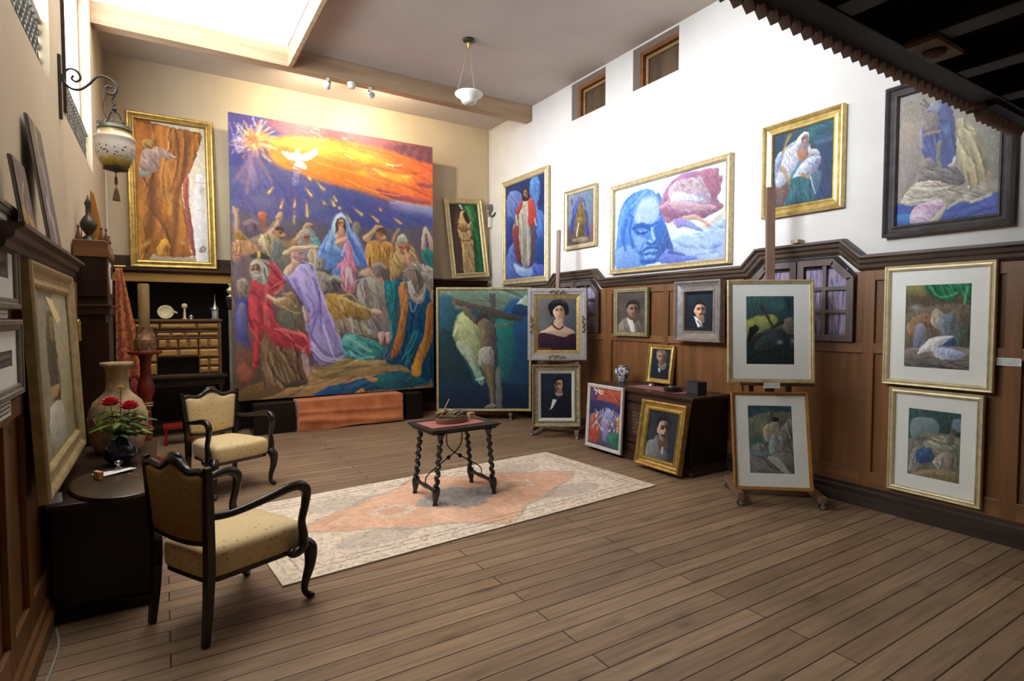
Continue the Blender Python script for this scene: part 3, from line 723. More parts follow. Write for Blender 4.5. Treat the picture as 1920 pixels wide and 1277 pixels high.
CROWD_DETAIL = [
 ((420, 340, 5.805), [([(105, 262), (125, 325)], 10, '#e0b494'), ([(122, 268), (133, 322)], 10, '#e0b494'), ([(152, 290), (145, 345)], 12, '#d09c7c'), ([(130, 340), (140, 480)], 14, '#e4bc9c'), ([(590, 328), (575, 375)], 11, '#e8bc98'), ([(610, 318), (600, 368)], 11, '#e8bc98'), ([(630, 330), (612, 372)], 11, '#d8a480'), ([(500, 530), (560, 470), (590, 400)], 14, '#ecc8a4'), ([(228, 440), (280, 408), (345, 418)], 12, '#b88c88'), ([(240, 470), (250, 560)], 12, '#54404c'), ([(340, 450), (350, 540)], 12, '#54404c'),
  ([(575, 505), (620, 492), (645, 522)], 14, '#382824'), ([(606, 538), (620, 536)], 7, '#281818'), ([(645, 548), (658, 562), (648, 572)], 9, '#e8b48c'), ([(620, 604), (645, 592)], 12, '#5c4030'), ([(400, 560), (440, 640), (430, 720)], 10, '#f0dcac'), ([(480, 560), (520, 650)], 9, '#6c5440'), ([(440, 680), (500, 790)], 9, '#e4cc9c'), ([(380, 750), (374, 800)], 16, '#ffd868'), ([(150, 620), (160, 720)], 9, '#f4d4b0'), ([(180, 640), (200, 760)], 9, '#8c5838'), ([(120, 780), (190, 790), (225, 850)], 8, '#7c4038'),
  ([(640, 766), (705, 750)], 9, '#f4dcb0'), ([(645, 750), (712, 736)], 9, '#f4dcb0'), ([(655, 735), (718, 720)], 9, '#f0d4a4'), ([(760, 738), (1000, 706)], 8, '#9c7050'), ([(760, 690), (990, 680)], 8, '#fbe8c0'), ([(825, 762), (862, 754)], 7, '#4c3440'), ([(770, 800), (800, 806)], 7, '#984c50'), ([(845, 790), (868, 796)], 8, '#e4c0b0'), ([(740, 830), (760, 920), (730, 980)], 8, '#a88460'), ([(780, 460 + 150), (850, 520), (890, 450)], 12, '#ecc8a4'), ([(900, 440), (955, 452)], 10, '#f0d0ac'), ([(875, 585), (890, 580)], 7, '#382420'), ([(900, 590), (912, 588)], 7, '#382420'), ([(885, 615), (905, 614)], 6, '#8c4c40'), ([(850, 530), (900, 510), (950, 560)], 9, '#d4ccbc'),
  ([(306, 902), (340, 890)], 9, '#382420'), ([(358, 890), (392, 902)], 9, '#382420'), ([(350, 898), (344, 948)], 10, '#d8a888'), ([(306, 968), (345, 958), (384, 964)], 14, '#e0d8cc'), ([(330, 848), (296, 905)], 10, '#ece8e0'), ([(400, 838), (460, 920), (470, 1010)], 11, '#f0ece4'), ([(380, 830), (432, 872), (450, 960)], 9, '#78706c'), ([(420, 960), (430, 1040)], 10, '#b8b0a8'), ([(540, 860), (620, 960), (642, 1040)], 11, '#f47c7c'), ([(470, 880), (560, 965), (604, 1015)], 9, '#70202c'), ([(540, 1125), (600, 1080), (645, 1062)], 11, '#f48c8c'), ([(530, 1145), (590, 1112)], 8, '#701c2c'), ([(560, 1190), (590, 1180)], 16, '#f07880'),
  ([(850, 862), (930, 880), (982, 955)], 8, '#54468c'), ([(860, 848), (962, 876)], 7, '#f4eeff'), ([(640, 972), (720, 1080), (792, 1235)], 8, '#62529c'), ([(660, 970), (760, 1100)], 7, '#dcd4f8'), ([(1000, 1050), (1030, 1180), (1052, 1275)], 7, '#5c4c98'), ([(900, 920), (960, 1060), (990, 1200)], 7, '#e4dcfc'), ([(640, 1200), (740, 1195)], 9, '#e8d0a8')]),
 ((620, 340, 5.805), [([(86, 428), (102, 426)], 6, '#281818'), ([(112, 428), (126, 429)], 6, '#281818'), ([(104, 432), (107, 452)], 6, '#c08468'), ([(96, 464), (114, 464)], 6, '#b44848'), ([(70, 392), (60, 480), (42, 560)], 10, '#4c2c24'), ([(142, 400), (158, 500)], 9, '#4c2c24'), ([(58, 375), (110, 345), (160, 385)], 10, '#fcfeff'), ([(30, 420), (10, 520)], 9, '#d8ecf8'), ([(180, 420), (210, 540), (230, 600)], 10, '#d0e4f8'), ([(62, 650), (150, 585)], 9, '#f4ccb0'), ([(70, 668), (160, 640)], 8, '#b47860'), ([(200, 600), (300, 800), (390, 880)], 9, '#3c50a8'), ([(240, 580), (340, 740), (400, 880)], 8, '#b8d0f8'), ([(20, 620), (0, 760)], 12, '#4460b4'), ([(150, 700), (200, 860)], 12, '#f4b4c8'), ([(180, 930), (170, 1100)], 16, '#fbe8f0'), ([(210, 930), (240, 1060)], 9, '#fbe8f0'),
  ([(495, 525), (540, 498), (590, 532)], 12, '#4c3024'), ([(545, 575), (560, 572)], 7, '#301c18'), ([(575, 570), (590, 604)], 8, '#f4cca4'), ([(555, 620), (580, 616)], 7, '#8c4434'), ([(350, 600), (440, 510), (480, 470)], 10, '#f4d4a8'), ([(490, 470), (550, 470)], 8, '#f4d8b0'), ([(420, 660), (430, 780), (480, 860)], 10, '#f4c070'), ([(640, 690), (630, 820)], 10, '#7c5024'), ([(530, 680), (540, 820)], 9, '#8c5c28'), ([(700, 692), (730, 742)], 8, '#f0c09c'), ([(718, 670), (748, 722)], 8, '#f0c09c'), ([(792, 680), (832, 762)], 9, '#f4c49c'), ([(742, 690), (764, 702)], 9, '#4c2018'), ([(800, 690), (815, 700)], 7, '#4c2018'), ([(728, 602), (792, 568)], 11, '#f4ecd4'), ([(660, 760), (640, 880), (660, 990)], 9, '#f0dcb0'), ([(700, 780), (740, 860)], 9, '#7c5c34'), ([(860, 740), (930, 800)], 10, '#f0d490'), ([(820, 800), (835, 850)], 9, '#f8c870'),
  ([(1000, 488), (985, 690)], 11, '#f4e0c8'), ([(1020, 500), (1102, 645)], 12, '#ecd0b4'), ([(1030, 560), (1052, 690)], 16, '#3c4c80'), ([(1070, 760), (1090, 900)], 10, '#3cb08c'), ([(1000, 740), (1040, 830)], 9, '#1c4c5c'), ([(1110, 680), (1130, 780)], 9, '#f0dcc8'), ([(800, 952), (852, 920), (900, 930)], 9, '#dcd0c0'), ([(890, 940), (960, 970), (980, 1050)], 9, '#5c4c44'), ([(980, 970), (1082, 1000), (1120, 1100)], 9, '#e8dccc'), ([(1010, 1040), (1100, 1130)], 8, '#7c6c60'), ([(868, 1055), (900, 1150), (962, 1245)], 12, '#fbf4e8'), ([(1022, 1108), (962, 1232)], 11, '#fbf4e8'), ([(880, 1090), (900, 1110)], 12, '#c09878'), ([(770, 1080), (830, 1070)], 12, '#f8c060'),
  ([(420, 952), (305, 934)], 8, '#f0d0b0'), ([(400, 970), (296, 966)], 8, '#f0d0b0'), ([(400, 986), (306, 1002)], 8, '#e4bc9c'), ([(430, 960), (500, 1040), (580, 1080)], 9, '#f0ccac'), ([(440, 1000), (540, 1080)], 8, '#9c6c54'), ([(450, 890), (510, 870), (560, 900)], 9, '#d4c8b8'), ([(280, 1060), (380, 1030), (420, 1100)], 10, '#d8ccc0'), ([(390, 1060), (410, 1200)], 9, '#6c6058'), ([(0, 1040), (40, 1010), (100, 1040)], 10, '#d8ccbc')]),
 ((420, 540, 5.805), [([(500, 680), (560, 860), (650, 1000)], 13, '#b49870'), ([(620, 680), (700, 820), (780, 980)], 10, '#bca278'), ([(560, 700), (600, 900)], 10, '#483420'), ([(700, 760), (820, 980)], 10, '#483420'), ([(580, 1010), (640, 1070)], 14, '#d0ac80'), ([(560, 420), (640, 450), (760, 545)], 13, '#fc9c98'), ([(820, 440), (930, 560), (952, 665)], 12, '#f88c88'), ([(640, 520), (742, 562)], 11, '#801c2c'), ([(780, 600), (860, 640), (900, 700)], 11, '#f88c8c'), ([(860, 520), (920, 620)], 9, '#801c2c'), ([(300, 420), (370, 520)], 22, '#ec5c48'), ([(310, 560), (335, 840)], 18, '#c84440'), ([(440, 180), (450, 380)], 14, '#fc7464'), ([(330, 320), (380, 390)], 9, '#5c1c28'), ([(480, 50), (540, 90), (560, 150)], 10, '#f4e4c0'), ([(600, 110), (700, 90), (780, 180)], 9, '#dcc094'), ([(640, 170), (760, 240), (830, 250)], 9, '#e0c898'),
  ([(800, 100), (930, 240)], 10, '#50428c'), ([(1040, 20), (1060, 250)], 9, '#504288'), ([(860, 180), (900, 330)], 14, '#e4d0c4'), ([(1090, 380), (1170, 640), (1212, 742)], 14, '#f2ecff'), ([(960, 640), (1080, 760), (1212, 790)], 10, '#f6f2ff'), ([(960, 662), (1060, 772), (1180, 800)], 8, '#3c3070'), ([(1000, 300), (960, 470)], 14, '#6858ac'), ([(1080, 300), (1100, 520)], 9, '#dcd2f8'), ([(910, 760), (930, 930)], 12, '#e4c4ac'), ([(980, 880), (1010, 900)], 14, '#ccc0e0')]),
 ((620, 540, 5.805), [([(100, 60), (230, 50), (300, 152)], 13, '#f0d48c'), ([(170, 100), (120, 240)], 8, '#f4dc98'), ([(220, 150), (180, 260)], 8, '#705020'), ([(300, 162), (440, 212)], 12, '#f8dc90'), ([(460, 208), (548, 240)], 9, '#f8d4c0'), ([(470, 222), (520, 254)], 8, '#f0c4b0'), ([(380, 340), (440, 470)], 10, '#e0d4c4'), ([(210, 290), (262, 470)], 9, '#d8ccbc'), ([(300, 330), (360, 500)], 9, '#54483c'), ([(420, 60), (410, 140)], 9, '#6c5c54'), ([(480, 80), (500, 300)], 9, '#ccc0b0'), ([(150, 520), (300, 480)], 10, '#c0e4d4'), ([(200, 600), (330, 690), (480, 732)], 9, '#b0ece4'), ([(430, 610), (545, 642)], 12, '#0c4464'), ([(150, 620), (222, 705)], 12, '#145878'), ([(310, 560), (420, 620)], 9, '#90d4c0'), ([(545, 470), (550, 560)], 12, '#f4d8d0'), ([(620, 470), (640, 560)], 12, '#f4d8d0'), ([(590, 560), (600, 640)], 8, '#8c5c50'),
  ([(960, 440), (900, 620), (800, 742)], 13, '#40bcb4'), ([(880, 650), (830, 800)], 8, '#68d4cc'), ([(900, 260), (880, 480)], 16, '#0c2c54'), ([(980, 300), (960, 560)], 12, '#144c8c'), ([(830, 50), (762, 350), (700, 622)], 11, '#fcbc6c'), ([(842, 300), (800, 560)], 9, '#703c14'), ([(1062, 200), (1022, 560), (940, 800)], 12, '#e0a468'), ([(1090, 380), (1050, 640)], 9, '#603414'), ([(690, 20), (690, 260), (670, 480)], 9, '#30a4a4'), ([(640, 60), (660, 300)], 9, '#0c3c54'), ([(930, 800), (950, 900)], 22, '#f8b83c'), ([(620, 660), (580, 750)], 10, '#60c4c4'), ([(120, 1060), (300, 1000), (520, 945)], 12, '#144080'), ([(760, 980), (882, 1060)], 9, '#0c3450'), ([(600, 920), (760, 960)], 9, '#2c8c80'), ([(20, 860), (300, 800), (560, 800)], 9, '#d8b080'), ([(100, 790), (260, 770)], 12, '#8c7c34'), ([(400, 960), (520, 980)], 12, '#f0b878'), ([(860, 130), (900, 240), (950, 130)], 10, '#f8f0e4')]),
 ((420, 200, 3.99), [([(560, 300), (820, 320), (1100, 380)], 9, '#ffd070'), ([(700, 420), (1000, 500), (1200, 560)], 9, '#ffb04c'), ([(900, 540), (1100, 620), (1300, 660)], 9, '#ffa860'), ([(1000, 300), (1250, 370), (1450, 440)], 9, '#e86840'), ([(900, 360), (960, 390)], 8, '#ffe09c'), ([(1110, 460), (1200, 520)], 8, '#ffd88c'), ([(1320, 520), (1390, 515)], 8, '#ffe08c'), ([(470, 420), (700, 520), (900, 590)], 12, '#d87448'), ([(350, 420), (560, 540), (800, 640)], 12, '#7c6890'), ([(1100, 680), (1300, 740)], 12, '#706090'), ([(1280, 700), (1420, 730), (1540, 745)], 10, '#b8b8dc')]),
]
def paint_crowd(rows=430):
    a = Art([(429, 212), (806, 276), (818, 725), (438, 752)], rows, .765, '#605f90', 11)
    a.Z(420, 200, 3.99)
    P, L, B = a.poly, a.line, a.blob
    # --- sky
    P([(20, 30), (520, 110), (420, 330), (30, 420)], '#6a58a0', '#4c4c94', 60, 60, vol=0)
    P([(300, 90), (900, 190), (1540, 290), (1560, 420), (1100, 340), (600, 280)], '#94606c', '#9a5a60', 0, 50, .12, 12, 22, vol=0)
    P([(330, 240), (700, 235), (1100, 300), (1560, 430), (1570, 735), (1250, 690), (1000, 625), (750, 560), (560, 490), (380, 420)], '#f59a3e', '#ee6a42', 0, 34, .16, 16, 26, vol=0)
    P([(330, 262), (700, 255), (1000, 330), (1250, 430), (900, 400), (600, 330)], '#ffc04c', '#f9983a', 0, 40, .08, 15, 20, vol=0)
    P([(560, 400), (900, 440), (1200, 560), (1400, 640), (1000, 590), (650, 500)], '#f88c34', '#ef7c40', 0, 40, .12, 18, 20, vol=0)
    for x, y, rx, ry in ((1010, 375, 60, 20), (1030, 490, 50, 22), (1280, 530, 90, 36), (1180, 500, 60, 22), (1340, 520, 60, 24)): B(x, y, rx, ry, '#ffc03c', .8, 12)
    for q in ([(1130, 605), (1280, 640), (1500, 690), (1520, 720), (1300, 690), (1160, 640)], [(1430, 560), (1550, 570), (1550, 600), (1470, 590)]): P(q, '#a0505a', '#b85c58', 0, 14)
    P([(1180, 290), (1545, 300), (1555, 420), (1400, 390), (1260, 330)], '#7a4c5c', '#86505a', 0, 30, .2, 40, 14, vol=0)
    for i in range(7): L([(1330+i*32, 300+i*6), (1300+i*36, 350+i*10)], 14, '#a8646a' if i % 2 else '#64404e', 6, .5)
    L([(1205, 432), (1240, 435), (1310, 434)], 6, '#ffe0b0'); L([(1205, 425), (1250, 440)], 10, '#f8d0a0')
    L([(640, 190), (700, 215), (740, 240)], 8, '#d89a80', 3); B(890, 242, 26, 8, '#f0c0a0', .8); B(680, 172, 22, 6, '#e8b8a0', .8)
    P([(1240, 690), (1400, 720), (1565, 745), (1570, 820), (1350, 800), (1250, 750)], '#a0a0cc', '#7f84be', 90, 36, vol=0)
    P([(560, 540), (800, 590), (1050, 650), (1300, 760), (1590, 830), (1590, 1060), (1000, 900), (600, 760)], '#5c60a4', '#4a5298', 90, 60, .1, 20, 18, vol=0)
    P([(60, 600), (400, 560), (600, 700), (500, 830), (200, 830), (60, 760)], '#57589a', '#6a6496', 90, 50, .14, 60, 20, vol=0)
    for x, y in ((250, 680), (330, 700), (820, 850), (700, 740)): B(x, y, 90, 60, '#7c7092', .6)
    # --- burst of light
    r = random.Random(4)
    for i in range(26):
        x1 = 70+i*12+r.uniform(-10, 10); L([(220+r.uniform(-30, 30), 330), (x1, r.uniform(520, 640))], r.uniform(10, 26), r.choice(['#8a70a0', '#a888b0', '#d08870', '#6a62a8', '#e09460', '#9c8cc0']), 6, .55, .6)
    for i in range(90):
        t = r.uniform(0, 2*PI); d0 = r.uniform(20, 60); d1 = r.uniform(80, 185)*(1.0 if abs(math.cos(t)) > .3 else .85)
        L([(225+d0*math.cos(t), 245+d0*math.sin(t)), (225+d1*math.cos(t), 245+d1*.85*math.sin(t))], r.uniform(6, 15), r.choice(['#ffd47c', '#f6a84c', '#ffe9c0', '#f0944c', '#fff6e0', '#d87c5c', '#c898a8']), 2, .85, .7)
    for x, y, rx, ry, c in ((240, 260, 60, 34, '#f2a24c'), (280, 225, 40, 26, '#ffc860'), (200, 225, 34, 30, '#e88a4a'), (225, 300, 40, 18, '#ffd890')): B(x, y, rx, ry, c, .8)
    for i in range(24): L([(40+r.uniform(0, 110), 120+r.uniform(0, 230)), (90+r.uniform(0, 120), 150+r.uniform(30, 200))], 6, '#f4f0ff', 1.5, .5, .5)
    L([(290, 350), (350, 410)], 20, '#f7c88a', 4, .9, .5); L([(215, 90), (235, 150)], 10, '#efe6ff', 2, .8); L([(560, 290), (760, 250)], 14, '#ffcc70', 8, .5)
    # --- dove
    P([(428, 335), (520, 345), (535, 312), (552, 316), (560, 355), (610, 350), (688, 308), (682, 362), (622, 402), (582, 402), (612, 452), (560, 470), (512, 452), (532, 404), (478, 388)], '#fffdf6', '#e9eefc', 90, 2)
    for q in ([(545, 335), (548, 400)], [(560, 410), (562, 460)], [(600, 375), (660, 345)], [(480, 360), (530, 385)]): L(q, 7, '#c4c4e4', 2, .7)
    # --- falling flames
    for x0, y0, x1, y1 in ((365, 592, 333, 632), (440, 680, 424, 745), (525, 672, 524, 732), (528, 770, 518, 890), (612, 690, 622, 802), (598, 590, 648, 655), (678, 545, 738, 612), (728, 686, 748, 712), (792, 680, 818, 725), (806, 658, 832, 690), (845, 735, 858, 748), (960, 742, 1022, 795), (1085, 792, 1142, 845), (1262, 818, 1312, 858), (1148, 742, 1165, 760), (615, 508, 642, 532), (1200, 890, 1275, 950), (905, 780, 940, 850)):
        L([(x0, y0), (x1, y1)], 24, '#e8903c', 5, .8, -.8); L([(x0+(x1-x0)*.3, y0+(y1-y0)*.3), (x1, y1)], 12, '#ffe8a8', 2, .95, -.7)
    for x in (520, 537, 555): L([(x, 485), (x-8, 570)], 8, '#d8d0f0', 3, .7, .7)
    # --- far figures
    P([(60, 800), (300, 840), (600, 850), (1000, 900), (1300, 900), (1600, 960), (1600, 1700), (60, 1700)], '#6e6470', '#6a5648', 90, 60, .2, 70, 30, vol=0)
    a.Z(420, 340, 5.805)
    P([(100, 560), (180, 500), (260, 600), (400, 560), (560, 560), (700, 640), (1000, 620), (1010, 860), (600, 900), (120, 870)], '#9c8060', '#7f7a6c', 60, 20, .25, 60, 30)
    P([(105, 640), (200, 580), (300, 650), (380, 700), (360, 800), (250, 840), (110, 760)], '#d89a68', '#b9845c', 60, 12, .3, 80, 24)
    P([(110, 760), (200, 780), (230, 860), (120, 860)], '#d8907c', '#b87a68', 60, 8)
    L([(120, 300), (135, 400), (130, 500)], 44, '#cf9f82', 6, 1, -.2); L([(105, 265), (125, 330)], 16, '#d8ab8c', 3); L([(150, 290), (140, 350)], 16, '#c8957c', 3)
    P([(105, 540), (165, 510), (240, 570), (230, 620), (130, 600)], '#c49a4c', '#a47c3c', 90, 4, .3)
    P(egg(290, 490, 150, 190), '#8a6a70', '#6a5668', 90, 8, .3, 80); L([(220, 430), (300, 400), (370, 430)], 22, '#a87a7c', 6)
    P([(375, 330), (430, 315), (465, 350), (450, 420), (400, 410)], '#e0783c', '#b85c3c', 60, 6); L([(420, 400), (440, 500)], 40, '#a86848', 8)
    L([(480, 530), (540, 480), (590, 400), (600, 360)], 56, '#d0a07c', 6, 1, .25); P([(575, 345), (620, 315), (632, 350), (600, 400), (560, 400)], '#d8a482', '#b88464', 60, 3)
    P([(370, 640), (420, 550), (520, 540), (540, 640), (520, 740), (430, 720)], '#d8c088', '#a8906a', 30, 6, .35, 70, 22)
    P([(540, 580), (560, 500), (620, 500), (655, 560), (640, 600), (580, 610)], '#c88a5c', '#9c6444', 0, 3); P([(540, 620), (620, 610), (660, 680), (620, 800), (540, 800)], '#86867c', '#6c7270', 90, 6, .2)
    L([(560, 480), (620, 505)], 26, '#54423c', 5); B(635, 560, 20, 14, '#e8b490', .8); B(620, 540, 16, 8, '#5c3a30', .8)
    P([(720, 640), (790, 560), (860, 470), (890, 425), (960, 440), (955, 470), (890, 500), (830, 590), (770, 650)], '#d0a482', '#b08060', 0, 4, .15)
    P([(800, 620), (850, 520), (930, 480), (990, 560), (1000, 660), (830, 670)], '#a8a090', '#8a9a94', 0, 6, .25); P(egg(892, 590, 90, 100), '#c08a68', '#a06c50', 0, 3); B(892, 585, 26, 14, '#6c4838', .8)
    P([(950, 600), (1020, 600), (1040, 680), (980, 670)], '#7cc0b8', '#5c9ca0', 90, 4, .3); L([(640, 640), (760, 630)], 50, '#b07c48', 8, .8)
    # --- woman with a raised arm, lilac dress
    P([(720, 700), (800, 715), (930, 700), (940, 770), (880, 840), (800, 870), (730, 800)], '#b8a098', '#8c8098', 0, 5)
    P([(640, 760), (720, 690), (820, 680), (1010, 670), (1010, 700), (850, 720), (760, 735), (680, 770)], '#e8cfa0', '#caa47c', 90, 3)
    L([(960, 690), (990, 800), (975, 900)], 60, '#d8bc94', 5); P([(905, 760), (950, 720), (975, 860), (930, 860)], '#e0c8a0', '#b89c80', 0, 4)
    P([(725, 790), (760, 740), (860, 760), (880, 810), (820, 840), (750, 830)], '#c8a090', '#b08888', 60, 3); B(830, 770, 30, 16, '#9c7078', .7)
    P([(730, 820), (820, 850), (815, 930), (720, 1000), (640, 970), (720, 900)], '#e0c498', '#bca07c', 40, 4)
    # --- Madonna-like central figure in blue mantle
    a.Z(420, 200, 3.99)
    P([(690, 1110), (740, 980), (800, 880), (830, 800), (870, 778), (910, 810), (940, 890), (1000, 960), (1060, 1090), (1085, 1185), (1000, 1180), (930, 1100), (850, 1180), (760, 1200)], '#8fb6e4', '#5c80cc', 60, 3, .22, 70, 16)
    for q, c in (([(800, 900), (760, 1010), (720, 1100)], '#5872c0'), ([(930, 930), (980, 1040), (1060, 1160)], '#4c64bc'), ([(960, 940), (1010, 1020)], '#c0dcf4'), ([(820, 820), (800, 920), (760, 1040)], '#c8e4f4'), ([(900, 1000), (960, 1080), (1010, 1160)], '#a8c8f0'), ([(740, 1060), (820, 1090), (900, 1080)], '#4e6cc0'), ([(770, 1000), (850, 1050), (900, 1060)], '#a4c8ec')): L(q, 16, c, 4, .8, .4)
    P([(822, 830), (868, 792), (905, 830), (915, 960), (870, 985), (825, 960)], '#e4f0fa', '#a8c4e8', 0, 3)
    P([(838, 840), (870, 815), (900, 850), (905, 930), (870, 960), (838, 940), (828, 890)], '#6c4438', '#54342c', 90, 2)
    face(a, 868, 862, 48, 66, '#eebc9c', '#cc8c70', 1); P([(852, 890), (885, 890), (905, 950), (860, 985), (835, 960)], '#e4a890', '#c88468', 60, 2)
    P([(828, 985), (905, 950), (920, 975), (860, 1030), (835, 1020)], '#ecb898', '#cc8c74', 90, 2); L([(835, 1000), (900, 965)], 20, '#f0c0a4', 2)
    P([(905, 990), (940, 1000), (960, 1100), (990, 1190), (940, 1290), (860, 1290), (830, 1180), (900, 1110)], '#e88fac', '#d8809c', 90, 4, .18, 80, 18); L([(905, 1010), (880, 1090)], 12, '#f8c8d4', 3)
    # --- right-hand figures
    P([(1050, 1100), (1065, 1000), (1130, 985), (1250, 1010), (1270, 1120), (1230, 1200), (1090, 1190)], '#e0a452', '#b87c3c', 60, 4, .28, 85, 20)
    P([(1030, 965), (1105, 905), (1130, 870), (1185, 880), (1150, 905), (1090, 970), (1080, 1000)], '#e4b98e', '#c08c60', 0, 3); P(egg(1170, 955, 80, 100), '#d89c74', '#b47650', 180, 3); P([(1135, 915), (1160, 890), (1210, 920), (1215, 960), (1190, 940)], '#7c5440', None, 90, 3); B(1180, 965, 16, 8, '#f0c8a0', .8); B(1165, 940, 20, 7, '#5c382c', .8)
    P(egg(985, 890, 66, 90), '#a09488', '#8c7c78', 0, 4, .25)
    P([(1250, 1130), (1290, 1040), (1340, 1000), (1400, 1030), (1450, 1110), (1480, 1180), (1360, 1200), (1260, 1290), (1240, 1200)], '#d8b06c', '#a08460', 40, 4, .3, 60, 18)
    P([(1285, 985), (1310, 940), (1350, 950), (1370, 1005), (1290, 1015)], '#d8c8a8', '#b0a488', 90, 3, .2); P([(1290, 1010), (1365, 1010), (1385, 1050), (1340, 1090), (1300, 1070)], '#d08468', '#a85c48', 0, 3, .2); L([(1280, 1010), (1300, 1080), (1340, 1140)], 26, '#dcb07c', 4); L([(1345, 1060), (1375, 1140)], 18, '#f0c090', 3); L([(1255, 990), (1270, 950), (1300, 900)], 20, '#d89878', 4)
    P([(1470, 1070), (1520, 1040), (1580, 1060), (1588, 1180), (1540, 1190), (1490, 1150)], '#3c9c84', '#2c6c80', 60, 3, .3); P([(1465, 1040), (1485, 900), (1505, 890), (1550, 980), (1580, 1060), (1540, 1060), (1505, 950), (1500, 1050)], '#dcc0a4', '#b49480', 60, 3)
    P([(1370, 1200), (1400, 1140), (1480, 1160), (1570, 1200), (1588, 1290), (1400, 1290)], '#a49484', '#c8b8a8', 0, 4, .35, 50, 14)
    # --- lower half
    a.Z(420, 460, 3.546)
    P([(60, 130), (300, 60), (420, 160), (500, 420), (560, 560), (560, 880), (80, 1000)], '#7c6a70', '#6a4c38', 90, 20, .22, 75, 26)
    P([(80, 340), (160, 350), (150, 560), (180, 680), (90, 660)], '#4c4a9c', '#5c588c', 90, 16, .2); P([(90, 400), (140, 380), (150, 600), (90, 560)], '#8c88a4', '#5450a0', 90, 16)
    P([(90, 640), (170, 690), (200, 860), (100, 900)], '#7c5c54', '#9c583c', 60, 14, .2); P([(100, 800), (150, 780), (190, 850), (130, 890)], '#b0604c', None, 0, 12)
    P([(90, 230), (130, 200), (165, 240), (160, 300), (100, 330)], '#b4a48c', '#8c7868', 60, 5, .3)
    # ground
    P([(90, 980), (300, 950), (560, 840), (700, 800), (1100, 750), (1320, 860), (1400, 900), (1400, 940), (500, 1010), (100, 1050)], '#c49a68', '#b08454', 30, 8, .22, -10, 26)
    P([(560, 800), (800, 740), (1000, 745), (1180, 790), (900, 850), (640, 880)], '#a88c54', '#b89a6c', 0, 14, .25, -8, 20); P([(90, 960), (240, 900), (420, 930), (330, 990), (110, 1040)], '#7c5a34', '#8c6a40', 0, 12, .2)
    L([(560, 800), (700, 810), (830, 760)], 28, '#7c7440', 10, .6); L([(1050, 770), (1200, 800)], 26, '#6c7440', 10, .5)
    # figure in blue lying at the front
    P([(600, 990), (700, 930), (850, 900), (1000, 860), (1180, 825), (1320, 870), (1390, 910), (1200, 945), (980, 960), (760, 985)], '#2c5c94', '#2c6c74', 0, 4, .3, -15, 20); P([(1000, 880), (1120, 840), (1240, 880), (1220, 930), (1060, 935)], '#2c7c70', '#2c5c80', 0, 8, .2)
    P([(945, 880), (990, 860), (1035, 880), (1000, 900)], '#d89c5c', None, 0, 3); P([(880, 975), (920, 940), (945, 955), (930, 980)], '#c8905c', None, 0, 3)
    # brown robe and red cloak (old man, left)
    P([(270, 560), (520, 560), (560, 700), (570, 860), (540, 900), (400, 945), (270, 930)], '#7c6248', '#8a6c4c', 90, 6, .42, 72, 24)
    P([(420, 920), (480, 880), (570, 895), (500, 930)], '#5c4a40', None, 0, 3); P([(515, 720), (560, 720), (580, 850), (550, 860)], '#a88c90', '#c8a088', 90, 4)
    P([(165, 330), (190, 200), (290, 90), (350, 130), (400, 200), (395, 260), (330, 320), (340, 480), (420, 540), (540, 570), (585, 650), (570, 720), (520, 690), (420, 670), (330, 640), (260, 560), (240, 700), (215, 820), (190, 780), (200, 620), (160, 480)], '#d84a52', '#b03844', 70, 4, .34, 60, 20)
    for q, c in (([(280, 110), (350, 170), (390, 240)], '#8c2c38'), ([(280, 200), (280, 400), (300, 520)], '#f07c68'), ([(340, 300), (370, 280), (390, 250)], '#f08078'), ([(380, 540), (460, 560), (550, 590)], '#f8948c'), ([(330, 520), (420, 600), (500, 620), (560, 650)], '#942c3c'), ([(200, 380), (215, 560), (210, 740)], '#e8584c'), ([(180, 300), (230, 330), (250, 500)], '#8c3440'), ([(520, 690), (560, 650), (580, 690)], '#f4887c'), ([(300, 130), (330, 190)], '#e86460')): L(q, 16, c, 4, .75, .3)
    P([(285, 320), (380, 330), (460, 290), (510, 440), (420, 420), (330, 370)], '#b49068', '#8c6c4c', 30, 3, .35); L([(290, 315), (340, 350), (400, 330)], 12, '#e8d0a8', 3); P([(365, 420), (500, 440), (500, 530), (400, 530)], '#6c6c60', '#7c6c50', 0, 8, .25)
    P([(170, 150), (190, 85), (250, 75), (300, 110), (300, 190), (270, 240), (200, 215)], '#c8b8a4', '#a09890', 0, 4, .35, 70, 14); P(egg(212, 150, 66, 90), '#a87c60', '#8c5c48', 0, 3); B(200, 140, 14, 7, '#4c3028', .8); B(226, 140, 12, 7, '#4c3028', .8); P([(190, 175), (240, 175), (250, 230), (210, 220)], '#b8b0a8', '#908478', 90, 4, .3)
    P([(180, 60), (230, 30), (300, 60), (280, 80)], '#4c4438', None, 0, 6); L([(232, 35), (235, 65)], 16, '#f8d060', 4)
    # lilac dress
    P([(390, 190), (450, 150), (510, 110), (580, 100), (605, 150), (640, 260), (700, 420), (760, 560), (812, 690), (790, 730), (680, 780), (590, 720), (570, 600), (540, 520), (560, 440), (500, 330), (440, 240)], '#b8aae0', '#a090cc', 70, 3, .2, 65, 22)
